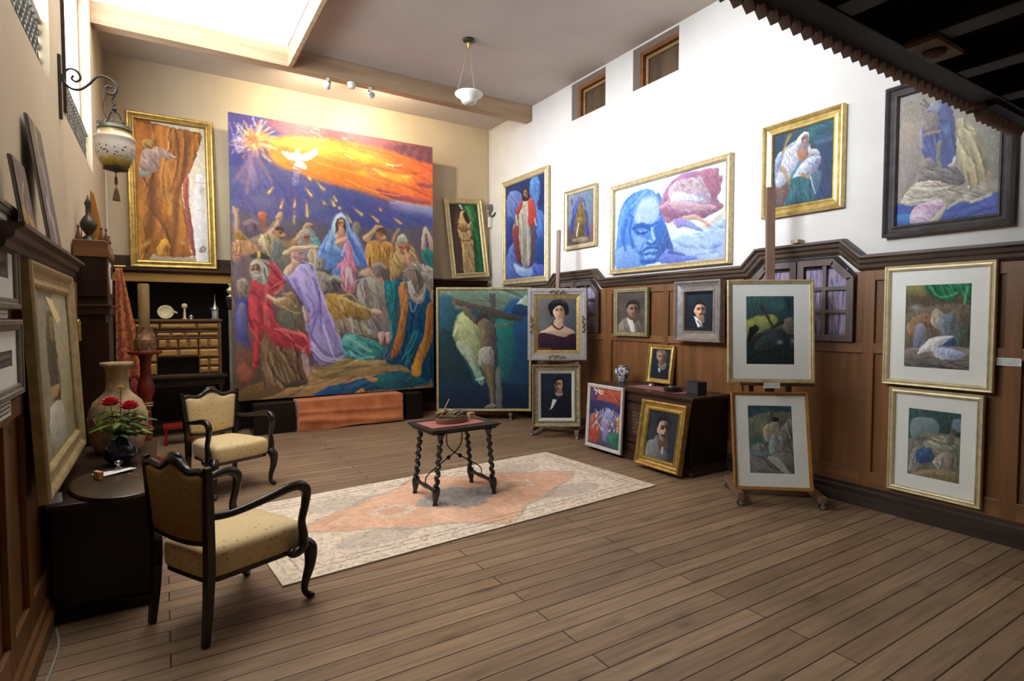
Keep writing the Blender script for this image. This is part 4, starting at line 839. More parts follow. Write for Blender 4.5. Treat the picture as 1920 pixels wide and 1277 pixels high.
    for q, c in (([(470, 220), (520, 340), (570, 430)], '#6c5ca0'), ([(600, 200), (640, 360), (600, 520)], '#7868b4'), ([(560, 520), (600, 620), (700, 720), (800, 700)], '#5c508c'), ([(600, 150), (650, 300), (720, 480), (800, 670)], '#dcd0f4'), ([(560, 480), (640, 420), (640, 560)], '#7464b4'), ([(590, 640), (660, 720), (760, 745), (810, 715)], '#e4dcf8'), ([(500, 160), (540, 300)], '#d4c8f0'), ([(690, 480), (740, 600), (740, 690)], '#8c7cc0'), ([(560, 780), (660, 790), (740, 760)], '#5c4c88')): L(q, 16, c, 5, .75, .3)
    P([(520, 390), (550, 400), (570, 470), (550, 510), (530, 470)], '#d0b098', '#a88888', 90, 3); P([(390, 185), (420, 120), (470, 90), (480, 130), (440, 180)], '#e4c8a0', '#c4a484', 0, 3)
    # middle: yellow-robed man reaching, grey figures
    P(egg(640, 110, 66, 80), '#b49c90', '#8c7474', 0, 4, .3); P([(610, 160), (700, 180), (720, 260), (660, 290), (640, 230)], '#b8a090', '#988880', 60, 4, .25)
    P([(880, 300), (900, 220), (960, 190), (1050, 200), (1100, 330), (1130, 560), (1000, 560), (920, 420)], '#b0a294', '#8c8078', 50, 4, .28, 70, 22); P([(900, 160), (960, 130), (990, 150), (1040, 200), (1065, 235), (1000, 200), (930, 190)], '#dcb098', '#b8846c', 0, 2)
    for dy in (-6, 6, 18): L([(895, 165+dy), (935, 158+dy*.7)], 7, '#e0b49c', 1.5)
    P(egg(1025, 150, 80, 90), '#94867a', '#7c6c60', 0, 5, .3); L([(985, 120), (1030, 105), (1070, 125)], 20, '#b8ac9c', 5)
    P([(760, 150), (830, 110), (880, 190), (860, 300), (800, 290), (760, 220)], '#d88ca0', '#c47c8c', 60, 8, .3, 80, 14); L([(820, 140), (850, 230)], 22, '#f8e0ec', 8, .7); P([(725, 145), (770, 135), (770, 180), (720, 185)], '#5c8ccc', None, 0, 4)
    P(egg(725, 245, 104, 120), '#7c706a', '#5c5450', 0, 5, .4, 60, 12); L([(690, 205), (730, 190), (770, 210)], 26, '#c0b4a4', 6)
    P([(670, 320), (720, 300), (800, 320), (880, 370), (960, 400), (985, 430), (960, 480), (880, 460), (820, 480), (740, 490), (700, 420)], '#c0984c', '#9c7c40', 60, 3, .3, 55, 18); P([(975, 415), (1020, 405), (1050, 435), (990, 435)], '#ecc0a0', None, 0, 2); L([(760, 330), (830, 350), (900, 390)], 12, '#e8cc80', 4)
    P([(740, 490), (850, 470), (960, 530), (1040, 580), (1000, 600), (850, 570), (760, 570)], '#9a8a74', '#a89c88', 0, 5, .3, 70, 14); L([(850, 470), (860, 560)], 12, '#d0c4b0', 4); L([(920, 490), (970, 570)], 14, '#c8bca8', 4)
    P([(790, 600), (850, 570), (930, 600), (980, 610), (1060, 650), (1090, 700), (1000, 745), (880, 745), (810, 720)], '#58ac9c', '#3c8c90', 30, 4, .4, 20, 12); L([(830, 600), (900, 640), (980, 690)], 14, '#a8dcc8', 4); L([(830, 690), (900, 735), (1000, 730)], 12, '#9cd4d4', 4); L([(840, 650), (880, 700)], 20, '#1c5c74', 5)
    P([(1028, 610), (1030, 565), (1065, 560), (1070, 600), (1050, 650)], '#e8c0b4', '#c8988c', 60, 2); P([(1080, 600), (1075, 565), (1110, 565), (1120, 610), (1090, 640)], '#e8c0b4', '#c8988c', 60, 2)
    # right: teal / blue robe with ochre bands, grey-haired man bowing
    P([(1065, 230), (1120, 225), (1160, 240), (1150, 420), (1150, 560), (1100, 700), (1050, 750), (1040, 720), (1120, 600), (1090, 420)], '#1c8088', '#2c6478', 90, 3, .4, 86, 12)
    P([(1150, 250), (1200, 215), (1360, 260), (1390, 400), (1400, 640), (1390, 880), (1300, 860), (1200, 790), (1080, 760), (1180, 620)], '#1c5c88', '#1c4c70', 90, 4, .42, 84, 16)
    P([(1160, 260), (1220, 230), (1225, 400), (1200, 600), (1160, 720), (1110, 730), (1160, 560), (1175, 420)], '#d89044', '#b06c34', 90, 4, .28, 84, 14); P([(1350, 380), (1400, 400), (1390, 620), (1330, 760), (1320, 850), (1260, 850), (1280, 720), (1340, 560)], '#b87440', '#d89038', 90, 6, .25, 84, 16); P([(1255, 800), (1300, 750), (1320, 840), (1290, 860)], '#f0b03c', None, 0, 8)
    for q in ([(1270, 560), (1230, 660), (1190, 750)], [(1090, 250), (1110, 450), (1110, 600)], [(1250, 720), (1215, 790)]): L(q, 14, '#40b4ac', 5, .8, .4)
    P([(1190, 200), (1200, 140), (1260, 120), (1330, 150), (1350, 230), (1330, 340), (1280, 370), (1220, 330)], '#94867c', '#74665c', 60, 5, .4, 70, 12); P([(1310, 140), (1380, 150), (1410, 250), (1380, 300), (1340, 250)], '#bcae9c', '#9c8c80', 60, 4, .35)
    P([(1220, 230), (1250, 240), (1280, 330), (1320, 300), (1345, 250), (1330, 345), (1290, 375), (1240, 330)], '#e4d8c8', '#b4a494', 60, 3, .2); B(1250, 180, 26, 30, '#b49478', .6)
    P([(1370, 300), (1410, 290), (1412, 420), (1395, 430)], '#c8a878', '#8c6c4c', 90, 4, .3); P([(1345, 60), (1400, 30), (1410, 120), (1380, 140)], '#2c6470', '#3c9484', 0, 5, .3)
    P([(1395, 470), (1412, 470), (1412, 900), (1398, 880)], '#2c5474', '#1c4058', 90, 4)
    a.tex(.05, 12, 3, 60, 4); a.hue(.04); a.post = CROWD_DETAIL
    return a

def paint_curtain(rows=280):
    a = Art([(247, 214), (387, 235), (400, 500), (252, 495)], rows, .52, '#d8cfc0', 21); a.Z(220, 190, 3.87)
    P, L, B = a.poly, a.line, a.blob
    P([(540, 170), (650, 180), (700, 1200), (560, 1190)], '#e2d0b0', '#e8e4e0', 60, 20)
    P([(110, 1120), (600, 1130), (700, 1160), (700, 1200), (120, 1180)], '#b09c84', '#c4b49c', 0, 12, .1)
    P([(570, 565), (655, 575), (690, 1190), (590, 1190)], '#ece6e2', '#dcd8dc', 90, 3); L([(570, 568), (655, 575)], 5, '#c08878'); L([(585, 780), (665, 790)], 3, '#b8b0b0'); B(630, 630, 26, 34, '#b09c78', .6)
    for x in (625, 640, 655, 668): L([(x, 1060+abs(x-645)), (x-8, 1110)], 7, '#5c5040', 2)
    B(632, 1108, 14, 12, '#c06438', .9); B(640, 690, 12, 24, '#c8b8a0', .7)
    P([(108, 105), (240, 125), (400, 165), (614, 205), (600, 320), (540, 480), (475, 600), (490, 760), (540, 960), (570, 1140), (300, 1150), (240, 1130), (130, 1140)], '#b8702c', '#a86828', 90, 3, .42, 88, 34, smooth=1)
    for q, w, c in (([(300, 190), (310, 300), (330, 420)], 22, '#f0a840'), ([(390, 200), (400, 320), (370, 420), (390, 520)], 20, '#e8a03c'), ([(530, 230), (500, 360), (490, 480), (450, 620)], 44, '#7c4420'), ([(430, 250), (410, 360)], 36, '#7c4424'), ([(580, 230), (560, 360), (500, 520)], 24, '#d07c34'), ([(240, 560), (230, 800), (200, 1020), (160, 1100)], 60, '#75461e'), ([(340, 420), (340, 600), (370, 800)], 30, '#e0a040'), ([(160, 600), (150, 800), (140, 1000)], 40, '#cf8c30'), ([(430, 620), (430, 800), (410, 1000), (400, 1090)], 46, '#7a4822'), ([(270, 160), (260, 230)], 26, '#d89440'), ([(470, 700), (470, 900), (480, 1040)], 34, '#c88434'), ([(290, 800), (320, 900), (310, 1000)], 30, '#8c5424'), ([(120, 1100), (200, 1030)], 30, '#e8b848'), ([(380, 660), (380, 800)], 16, '#f0b050')): L(q, w, c, 9, .75, .2)
    P([(270, 1140), (280, 1060), (330, 1010), (375, 1050), (370, 1100), (330, 1150)], '#e8b038', '#c88430', 60, 4, .3); B(350, 1095, 18, 26, '#6c3c14', .8); B(480, 1040, 30, 14, '#e8a848', .7)
    L([(535, 500), (478, 600), (500, 780), (530, 960), (552, 1120)], 9, '#f4d8b0', 2); P([(480, 600), (520, 520), (525, 700), (560, 920), (585, 1130), (560, 1130), (520, 940), (490, 740)], '#c05c44', '#8c4a50', 90, 4, .2)
    P([(140, 480), (150, 350), (200, 300), (290, 300), (350, 330), (400, 365), (380, 390), (310, 380), (290, 460), (230, 495)], '#c8a498', '#a48480', 60, 3, .22, 60, 24); P([(130, 480), (220, 490), (200, 520), (140, 515)], '#8c9484', None, 0, 6)
    P([(160, 300), (165, 250), (240, 245), (265, 280), (240, 310)], '#caa050', '#a87c3c', 60, 5, .35, 30, 10); L([(390, 362), (420, 375)], 10, '#f0d0b8'); L([(150, 370), (200, 410)], 10, '#e4c8b8', 3); L([(180, 320), (200, 390)], 12, '#dcc0b4', 4)
    L([(110, 100), (250, 130), (420, 165), (610, 205)], 8, '#7c4c24', 3)
    a.tex(.07, 12, 4, 70, 22); return a

def paint_monk(rows=170):
    a = Art([(840, 377), (895, 383), (906, 515), (852, 514)], rows, .43, '#4c3c34', 31); a.Z(800, 300, 4.911); P, L, B = a.poly, a.line, a.blob
    P([(195, 380), (330, 390), (330, 800), (320, 1060), (250, 1050)], '#44362f', '#5c4a40', 90, 14, .2); B(270, 560, 60, 90, '#6c4038', .6)
    P([(320, 390), (460, 405), (525, 1060), (420, 1060), (410, 700), (390, 560)], '#2f6c44', '#1f5c3c', 90, 8, .4, 80, 16)
    for q, c in (([(360, 420), (390, 500), (420, 640)], '#9cc46c'), ([(440, 620), (470, 820), (490, 1040)], '#2c9c58'), ([(420, 560), (440, 800), (440, 1040)], '#14402c'), ([(380, 420), (430, 560)], '#6cb45c')): L(q, 14, c, 5, .7)
    P([(300, 480), (330, 455), (365, 480), (390, 560), (405, 660), (400, 740), (420, 760), (430, 1056), (330, 1056), (312, 760), (290, 700), (275, 620), (300, 560)], '#d2b27c', '#b8966a', 30, 3, .26, 84, 18)
    P([(330, 470), (360, 475), (392, 560), (375, 580), (345, 540)], '#3a2c24', None, 0, 3); P([(275, 600), (330, 570), (390, 600), (400, 640), (330, 650), (290, 640)], '#c09c64', '#8c6c44', 90, 3); L([(280, 610), (330, 650), (400, 640)], 10, '#6c4c30', 3); L([(320, 740), (370, 745), (405, 735)], 9, '#7c5c3c', 3); L([(395, 570), (380, 620)], 10, '#f0e0b8'); L([(300, 400), (320, 430)], 16, '#f0f0e8', 3); L([(350, 780), (360, 1040)], 12, '#a88860', 4); L([(290, 560), (310, 480)], 14, '#ecd4a0', 3)
    a.tex(.08, 8, 2, 60, 3); return a

def paint_christ(rows=250):
    a = Art([(951, 350), (1022, 322), (1020, 523), (948, 528)], rows, .63, '#2c4488', 41); a.Z(800, 300, 4.911); P, L, B = a.poly, a.line, a.blob
    P([(730, 240), (1090, 110), (1085, 400), (740, 420)], '#34447c', '#2c3c78', 0, 8, .2)
    P([(750, 330), (820, 270), (880, 330), (860, 460), (790, 560), (745, 540)], '#8ca0e0', '#6c80cc', 60, 8, .2, 60, 16); P([(950, 190), (1020, 130), (1035, 300), (1010, 420), (1070, 520), (1060, 760), (1000, 690), (1010, 560), (960, 400)], '#6ca4e4', '#4c74c8', 90, 8, .28, 75, 14)
    P([(730, 560), (790, 540), (800, 760), (780, 900), (735, 900)], '#3c5cac', '#2c3c8c', 90, 14, .2); P([(1000, 740), (1080, 760), (1070, 1110), (960, 1060)], '#2c5494', '#1c3c78', 90, 10, .2)
    P([(730, 920), (800, 760), (830, 940), (900, 1000), (960, 970), (1060, 1000), (1060, 1100), (900, 1130), (735, 1130)], '#6c88d4', '#4c5cb0', 60, 8, .3, 30, 16); P([(800, 960), (860, 1000), (950, 970), (960, 1080), (880, 1090), (820, 1050)], '#c8dcfc', '#90b0f0', 60, 8, .2)
    P([(830, 500), (870, 370), (950, 345), (985, 400), (1000, 540), (990, 800), (960, 990), (880, 1000), (850, 850), (790, 640)], '#7c6464', '#5c5060', 60, 4, .25, 85, 12)
    P([(790, 640), (830, 600), (850, 760), (855, 950), (825, 940), (800, 780)], '#a84c48', '#7c3c44', 90, 3, .2)
    P([(850, 430), (880, 370), (935, 370), (945, 600), (950, 800), (930, 1000), (880, 1000), (850, 760)], '#d8ccb0', '#a89c88', 90, 3, .24, 86, 12)
    P([(820, 490), (860, 380), (885, 360), (880, 420), (850, 500), (825, 560)], '#d84c48', '#b83c40', 90, 2); P([(930, 345), (985, 390), (1005, 530), (975, 595), (935, 590), (930, 450)], '#e8584c', '#cc4444', 90, 2, .2)
    P([(885, 360), (885, 270), (910, 250), (938, 275), (938, 350), (912, 372)], '#54382c', '#3c2820', 90, 2); face(a, 911, 305, 34, 66, '#cc9c78', '#9c6c50', -1); L([(905, 335), (912, 360)], 18, '#4c3024', 2)
    L([(825, 510), (830, 600)], 24, '#d8c8b4', 4); L([(805, 590), (800, 620)], 14, '#e0b898', 3); L([(990, 550), (1000, 600)], 16, '#e8c8b0', 3); B(895, 425, 6, 8, '#c84c3c', .9); L([(880, 500), (890, 800), (900, 1000)], 10, '#8c8070', 4, .7); L([(920, 400), (925, 980)], 9, '#f0e8d4', 4, .7)
    a.tex(.07, 10, 3, 50, 5); return a

def paint_standing(rows=130):
    a = Art([(1066, 366), (1112, 351), (1112, 450), (1066, 461)], rows, .82, '#7c8088', 51); a.Z(800, 300, 4.911); P, L, B = a.poly, a.line, a.blob
    P([(1305, 330), (1530, 260), (1530, 560), (1310, 600)], '#8c94a4', '#6c8494', 0, 12, .12); P([(1310, 600), (1530, 560), (1530, 750), (1310, 790)], '#5c5058', '#7c6c68', 0, 12, .15)
    P([(1320, 640), (1345, 460), (1375, 360), (1405, 320), (1440, 350), (1470, 470), (1490, 660), (1460, 670), (1440, 560), (1380, 520), (1345, 640)], '#5c68c4', '#3c4494', 90, 4, .28, 80, 12)
    P([(1370, 560), (1385, 430), (1420, 390), (1455, 440), (1455, 600), (1430, 700), (1370, 720)], '#8c7440', '#6c582c', 90, 3, .35, 70, 10); P([(1390, 360), (1405, 335), (1425, 350), (1420, 385), (1398, 390)], '#8c6450', None, 0, 2); B(1405, 540, 30, 16, '#c8ac5c', .7); L([(1395, 580), (1380, 690)], 16, '#e0d4b8', 3); P([(1340, 730), (1420, 700), (1480, 720), (1400, 750)], '#a89074', None, 0, 5); L([(1335, 360), (1340, 400)], 12, '#4c4c40', 2); L([(1430, 380), (1445, 440)], 14, '#b08c6c', 3)
    a.tex(.08, 6, 2, 60, 6); return a

def paint_blue_head(rows=240):
    a = Art([(1152, 358), (1363, 299), (1364, 484), (1155, 502)], rows, 1.62, '#dce8f8', 61); a.Z(1120, 270, 4.911); P, L, B = a.poly, a.line, a.blob
    P([(160, 440), (560, 330), (560, 600), (190, 700)], '#d4e8f4', '#e0ecf8', 0, 20, .04); P([(640, 700), (900, 800), (1180, 640), (1180, 480), (1000, 700)], '#f4dcb4', '#f0e0cc', 0, 24, .08)
    P([(700, 860), (900, 820), (1050, 740), (1180, 690), (1180, 1050), (900, 1070), (700, 1000)], '#a4c0ec', '#b8ccf4', 60, 14, .14, 10, 26); B(1085, 945, 40, 30, '#5c80cc', .7); B(960, 860, 50, 20, '#8cb0e8', .6); B(790, 940, 40, 24, '#8ca8e4', .5)
    # big blue head
    P([(185, 820), (195, 660), (240, 520), (320, 450), (430, 405), (520, 440), (560, 500), (600, 680), (650, 800), (700, 980), (620, 1060), (400, 1110), (185, 1130)], '#5a94e0', '#4c80d0', 60, 5, .22, 75, 22)
    P([(185, 960), (320, 930), (400, 1110), (185, 1130)], '#84a8e8', '#70a0e8', 60, 16, .12)
    P([(330, 660), (380, 530), (460, 470), (530, 490), (560, 590), (555, 690), (480, 730), (370, 750)], '#c0d2f8', '#9cbcf2', 60, 50, .06, vol=0)
    P([(320, 790), (345, 830), (420, 850), (470, 900), (450, 950), (390, 980), (350, 920)], '#94bcee', '#74a4e4', 60, 30, vol=0)
    P([(540, 720), (600, 700), (660, 860), (690, 990), (560, 1060), (545, 900)], '#3c72c4', '#4866b0', 60, 24, .25, 80, 14, vol=0)
    for q, w, c in (([(330, 770), (400, 748), (470, 765), (500, 790)], 34, '#1c4ca8'), ([(350, 735), (420, 725), (480, 745), (545, 715)], 22, '#2456b0'), ([(360, 800), (400, 815), (450, 800)], 20, '#163c90'), ([(380, 795), (440, 790)], 7, '#a8ccf4'),
        ([(500, 770), (500, 820), (520, 870)], 26, '#c8dcfa'), ([(530, 770), (545, 850), (535, 890)], 24, '#2c60b8'), ([(455, 905), (490, 915), (535, 900)], 22, '#1c4ea8'), ([(470, 885), (500, 890)], 18, '#bcd6fa'), ([(430, 900), (400, 960), (385, 1000)], 14, '#2c64bc'),
        ([(400, 990), (440, 960), (490, 945), (550, 950)], 14, '#123c8c'), ([(420, 1000), (480, 972), (545, 968)], 16, '#a4c6f2'), ([(405, 1010), (470, 1000), (540, 1000)], 12, '#1c4ea0'), ([(440, 1030), (490, 1020), (530, 1025)], 26, '#94bcf0'), ([(410, 1070), (470, 1075), (530, 1060)], 26, '#1c56b0'),
        ([(330, 520), (285, 640), (330, 665)], 18, '#2860bc'), ([(240, 560), (210, 720), (205, 860)], 20, '#84b8f2'), ([(430, 430), (360, 500), (300, 580)], 22, '#90bef4'), ([(545, 450), (575, 520), (570, 640)], 18, '#2450a4'), ([(360, 470), (345, 590)], 22, '#6ca0e8'), ([(260, 700), (240, 850), (260, 960)], 40, '#3a6ccc'), ([(310, 680), (300, 800), (330, 940)], 22, '#2c62c0'), ([(480, 430), (500, 470)], 16, '#84b4f0'), ([(220, 600), (260, 520), (330, 460)], 12, '#2c62b8')): L(q, w, c, 5, .85, .2)
    P([(560, 1060), (640, 960), (700, 990), (930, 1040), (800, 1080), (640, 1090)], '#6c80d4', '#7888d8', 0, 10, .2); L([(650, 990), (720, 1000), (800, 1010)], 14, '#2c4484', 6, .7)
    # swirl of rose-coloured drapery with pale forms
    P([(570, 560), (600, 440), (680, 330), (800, 260), (960, 235), (1060, 210), (1110, 220), (1100, 290), (1140, 300), (1130, 420), (1100, 500), (1160, 570), (1060, 640), (960, 680), (800, 680), (700, 700), (630, 720), (580, 640)], '#b07a9c', '#a06e88', 40, 4, .24, 30, 20)
    P([(900, 260), (1080, 225), (1110, 350), (1090, 470), (1000, 480)], '#b4728a', '#a86c80', 60, 10, .2)
    P([(640, 470), (660, 390), (730, 330), (860, 310), (940, 290), (990, 380), (1040, 510), (900, 560), (830, 620), (740, 600), (680, 560)], '#c8b0b4', '#b8a4b8', 30, 8, .3, 40, 14)
    P([(660, 520), (700, 440), (800, 450), (900, 480), (980, 510), (880, 560), (840, 620), (740, 560)], '#e0dcf0', '#c0bcdc', 30, 6, .2, 30, 12)
    for x, y, r in ((770, 400, 26), (840, 360, 24), (910, 390, 26), (940, 310, 22), (830, 430, 22), (970, 400, 20)): B(x, y, r, r, '#d0a498', .8); B(x+5, y-r*.7, r*.8, r*.4, '#8c7078', .6)
    P([(640, 540), (720, 520), (900, 540), (1080, 560), (1060, 600), (880, 610), (700, 590)], '#d0a8b0', '#c094a0', 0, 6, .15); P([(580, 580), (680, 600), (740, 670), (660, 680), (600, 640)], '#a46c84', '#94607c', 60, 6)
    P([(690, 700), (760, 680), (900, 740), (970, 800), (900, 790), (800, 760), (730, 770)], '#a888cc', '#7ca0e0', 0, 6, .2); P([(780, 660), (900, 650), (1040, 740), (1020, 760), (920, 700), (800, 700)], '#d8b498', '#c49c94', 0, 5, .15)
    L([(640, 520), (600, 555), (560, 575), (520, 585)], 26, '#d8a8a8', 4, 1, .5)
    a.tex(.05, 12, 4, 50, 7); return a

def paint_elder(rows=200):
    a = Art([(1443, 251), (1562, 214), (1562, 376), (1445, 390)], rows, .86, '#2c4c60', 71); a.Z(1400, 180, 5.109); P, L, B = a.poly, a.line, a.blob
    P([(220, 380), (570, 260), (580, 520), (240, 560)], '#2c3c58', '#3c5c64', 0, 14, .2); P([(560, 270), (835, 180), (835, 400), (620, 420)], '#2c6c7c', '#2c5468', 60, 12, .25, 10, 14); P([(640, 440), (835, 380), (835, 990), (640, 1010)], '#2c4870', '#243c68', 60, 12, .25, 80, 20); B(590, 320, 40, 50, '#3c8c6c', .6); L([(640, 420), (740, 400), (810, 370)], 30, '#7c98a0', 10, .6)
    P([(250, 830), (350, 840), (390, 900), (350, 1070), (270, 1080)], '#8c5c48', '#5c4c54', 90, 8, .3, 85, 12)
    P([(370, 780), (560, 740), (640, 960), (640, 1020), (340, 1070), (390, 900)], '#2c7074', '#2c6478', 60, 5, .35, 80, 20); P([(580, 720), (680, 710), (700, 800), (640, 970), (600, 800)], '#5c8098', '#3c6484', 90, 4, .25)
    P([(250, 840), (240, 640), (330, 480), (440, 400), (540, 315), (575, 470), (690, 560), (630, 740), (400, 790), (300, 870)], '#b8b8cc', '#8c90ac', 60, 6, .3, 60, 16)
    P([(300, 640), (340, 500), (430, 470), (460, 560), (440, 680), (380, 790), (300, 680)], '#f0f0f4', '#c4c4dc', 60, 3, .22, 70, 14); P([(400, 770), (450, 690), (540, 600), (620, 560), (690, 580), (630, 620), (570, 720), (480, 770)], '#f4f4f8', '#c4c8e0', 30, 3, .25, 45, 14); P([(250, 840), (280, 720), (330, 760), (350, 820), (290, 860)], '#e8e8ec', '#b8bcd0', 60, 3, .25); P([(235, 620), (260, 540), (310, 520), (290, 640), (250, 720)], '#d4d8ec', '#7c88a8', 60, 5, .25)
    P([(405, 490), (440, 400), (490, 330), (540, 315), (560, 360), (570, 480), (650, 500), (680, 540), (600, 545), (540, 520), (470, 480)], '#f0ece4', '#c8c0c8', 60, 3, .2); P([(480, 440), (490, 370), (530, 340), (555, 380), (555, 470), (500, 520), (450, 520)], '#a87c68', '#7c6478', 90, 3); L([(500, 380), (520, 375)], 12, '#4c3430', 3); L([(515, 395), (530, 420)], 14, '#e0b090', 3); P([(455, 470), (500, 430), (550, 460), (540, 560), (490, 560)], '#94808c', '#b0a0a8', 90, 4, .3); P([(450, 520), (540, 500), (560, 560), (490, 620), (460, 590)], '#d08c5c', '#b87c58', 0, 4)
    L([(370, 350), (340, 420), (310, 530)], 36, '#c89c4c', 6, .9, .3); L([(300, 680), (340, 730), (380, 830)], 40, '#c49858', 6, .9, .3); L([(510, 750), (560, 780)], 36, '#c48858', 5); L([(480, 620), (440, 700), (400, 770)], 30, '#5c94a4', 4); L([(580, 760), (640, 940)], 12, '#d8dce8', 3)
    a.tex(.1, 10, 3, 60, 8); return a

def paint_stilllife(rows=260):
    a = Art([(1683, 182), (1880, 262), (1877, 403), (1680, 422)], rows, .75, '#a89c8c', 81)
    a = Art([(1684, 181), (1878, 118), (1877, 402), (1680, 423)], rows, .72, '#a69a8a', 81); a.Z(1640, 140, 3.99); P, L, B = a.poly, a.line, a.blob
    P([(170, 165), (360, 100), (340, 500), (180, 700)], '#a49a90', '#b49c7c', 90, 30, .1); P([(170, 400), (330, 380), (320, 700), (180, 900)], '#b0a090', '#9c8c84', 90, 30, .1); P([(760, 100), (950, 40), (950, 700), (850, 700)], '#a09484', '#8c8878', 90, 30, .15); B(240, 420, 50, 90, '#c4a880', .5)
    P([(165, 960), (500, 940), (900, 880), (945, 850), (945, 1040), (165, 1130)], '#3c50a0', '#4858b0', 30, 6, .3, -14, 20); P([(170, 1040), (300, 1040), (290, 1100), (170, 1090)], '#3c80c0', None, 0, 10); L([(500, 1050), (700, 1000), (900, 960)], 22, '#6478d0', 8, .6); L([(560, 1020), (760, 960)], 18, '#2c3880', 8, .6)
    P([(590, 330), (700, 330), (800, 500), (860, 700), (900, 860), (760, 900), (690, 780), (620, 620)], '#c4b48c', '#a8946c', 60, 8, .35, 72, 24); L([(620, 400), (650, 560), (700, 700)], 24, '#e4d8b0', 8, .6); L([(760, 420), (820, 560), (850, 680)], 20, '#7c6c50', 8, .6); L([(700, 380), (760, 600)], 16, '#ece0bc', 8, .5)
    P([(340, 560), (350, 330), (400, 230), (480, 180), (560, 230), (590, 400), (590, 620), (480, 700), (400, 640)], '#5c6494', '#4c5490', 90, 8, .3, 70, 18)
    P([(355, 400), (365, 290), (420, 260), (470, 300), (460, 400), (400, 420)], '#9c8c7c', '#7c7478', 60, 6, .35); L([(360, 430), (420, 415), (470, 405)], 22, '#d89c74', 5, .8); P([(380, 240), (420, 190), (480, 210), (460, 260)], '#b0a8b0', '#8c90a8', 0, 6); L([(330, 200), (380, 230)], 8, '#5c5c60', 3); L([(350, 170), (395, 225)], 8, '#5c5c60', 3); L([(330, 240), (350, 260)], 8, '#6c6c70', 3); L([(470, 490), (460, 600), (480, 670)], 26, '#b0a06c', 6, .8); B(520, 390, 30, 40, '#6c9ccc', .7); L([(590, 600), (575, 650), (545, 665)], 14, '#f0ece4', 3); L([(350, 330), (330, 420), (345, 520)], 14, '#d0bcb8', 5, .7)
    P([(320, 780), (340, 660), (400, 600), (480, 680), (600, 680), (680, 780), (600, 820), (400, 790)], '#8c8078', '#6c6060', 60, 8, .35, 30, 16)
    for x, y, r in ((355, 720, 26), (460, 720, 24), (540, 720, 28), (290, 740, 16)): B(x, y, r, r, '#a8988c', .8); B(x, y+2, r*.5, r*.5, '#5c5450', .7)
    P([(280, 810), (420, 780), (600, 820), (700, 870), (860, 760), (905, 860), (880, 900), (760, 950), (640, 950), (520, 1000), (440, 970), (220, 970), (200, 920)], '#c8b8a0', '#a49684', 40, 5, .4, 15, 18); L([(230, 950), (340, 930), (500, 940)], 16, '#f0e8d4', 5, .8); L([(300, 820), (420, 850), (540, 830)], 16, '#ece4d0', 5, .7); L([(540, 1000), (640, 930), (740, 950)], 14, '#ece4d4', 4, .7); B(690, 900, 30, 20, '#f4ecdc', .7); B(640, 880, 24, 12, '#7c6c5c', .7); B(700, 830, 10, 12, '#ffffff', .9); L([(720, 950), (880, 890)], 18, '#f0e8d4', 5, .7)
    P([(260, 1060), (300, 980), (420, 940), (520, 950), (500, 1010), (430, 1060), (440, 1100), (280, 1115)], '#d8bcd0', '#c8a8c0', 50, 4, .22, 30, 18); P([(400, 1100), (500, 1000), (540, 960), (500, 1060), (460, 1100)], '#c4b494', None, 0, 5); L([(280, 1000), (380, 980), (480, 990)], 16, '#b04c6c', 10, .4); L([(300, 1040), (380, 1060)], 16, '#f4e0ec', 6, .8)
    a.tex(.08, 14, 4, 50, 9); return a

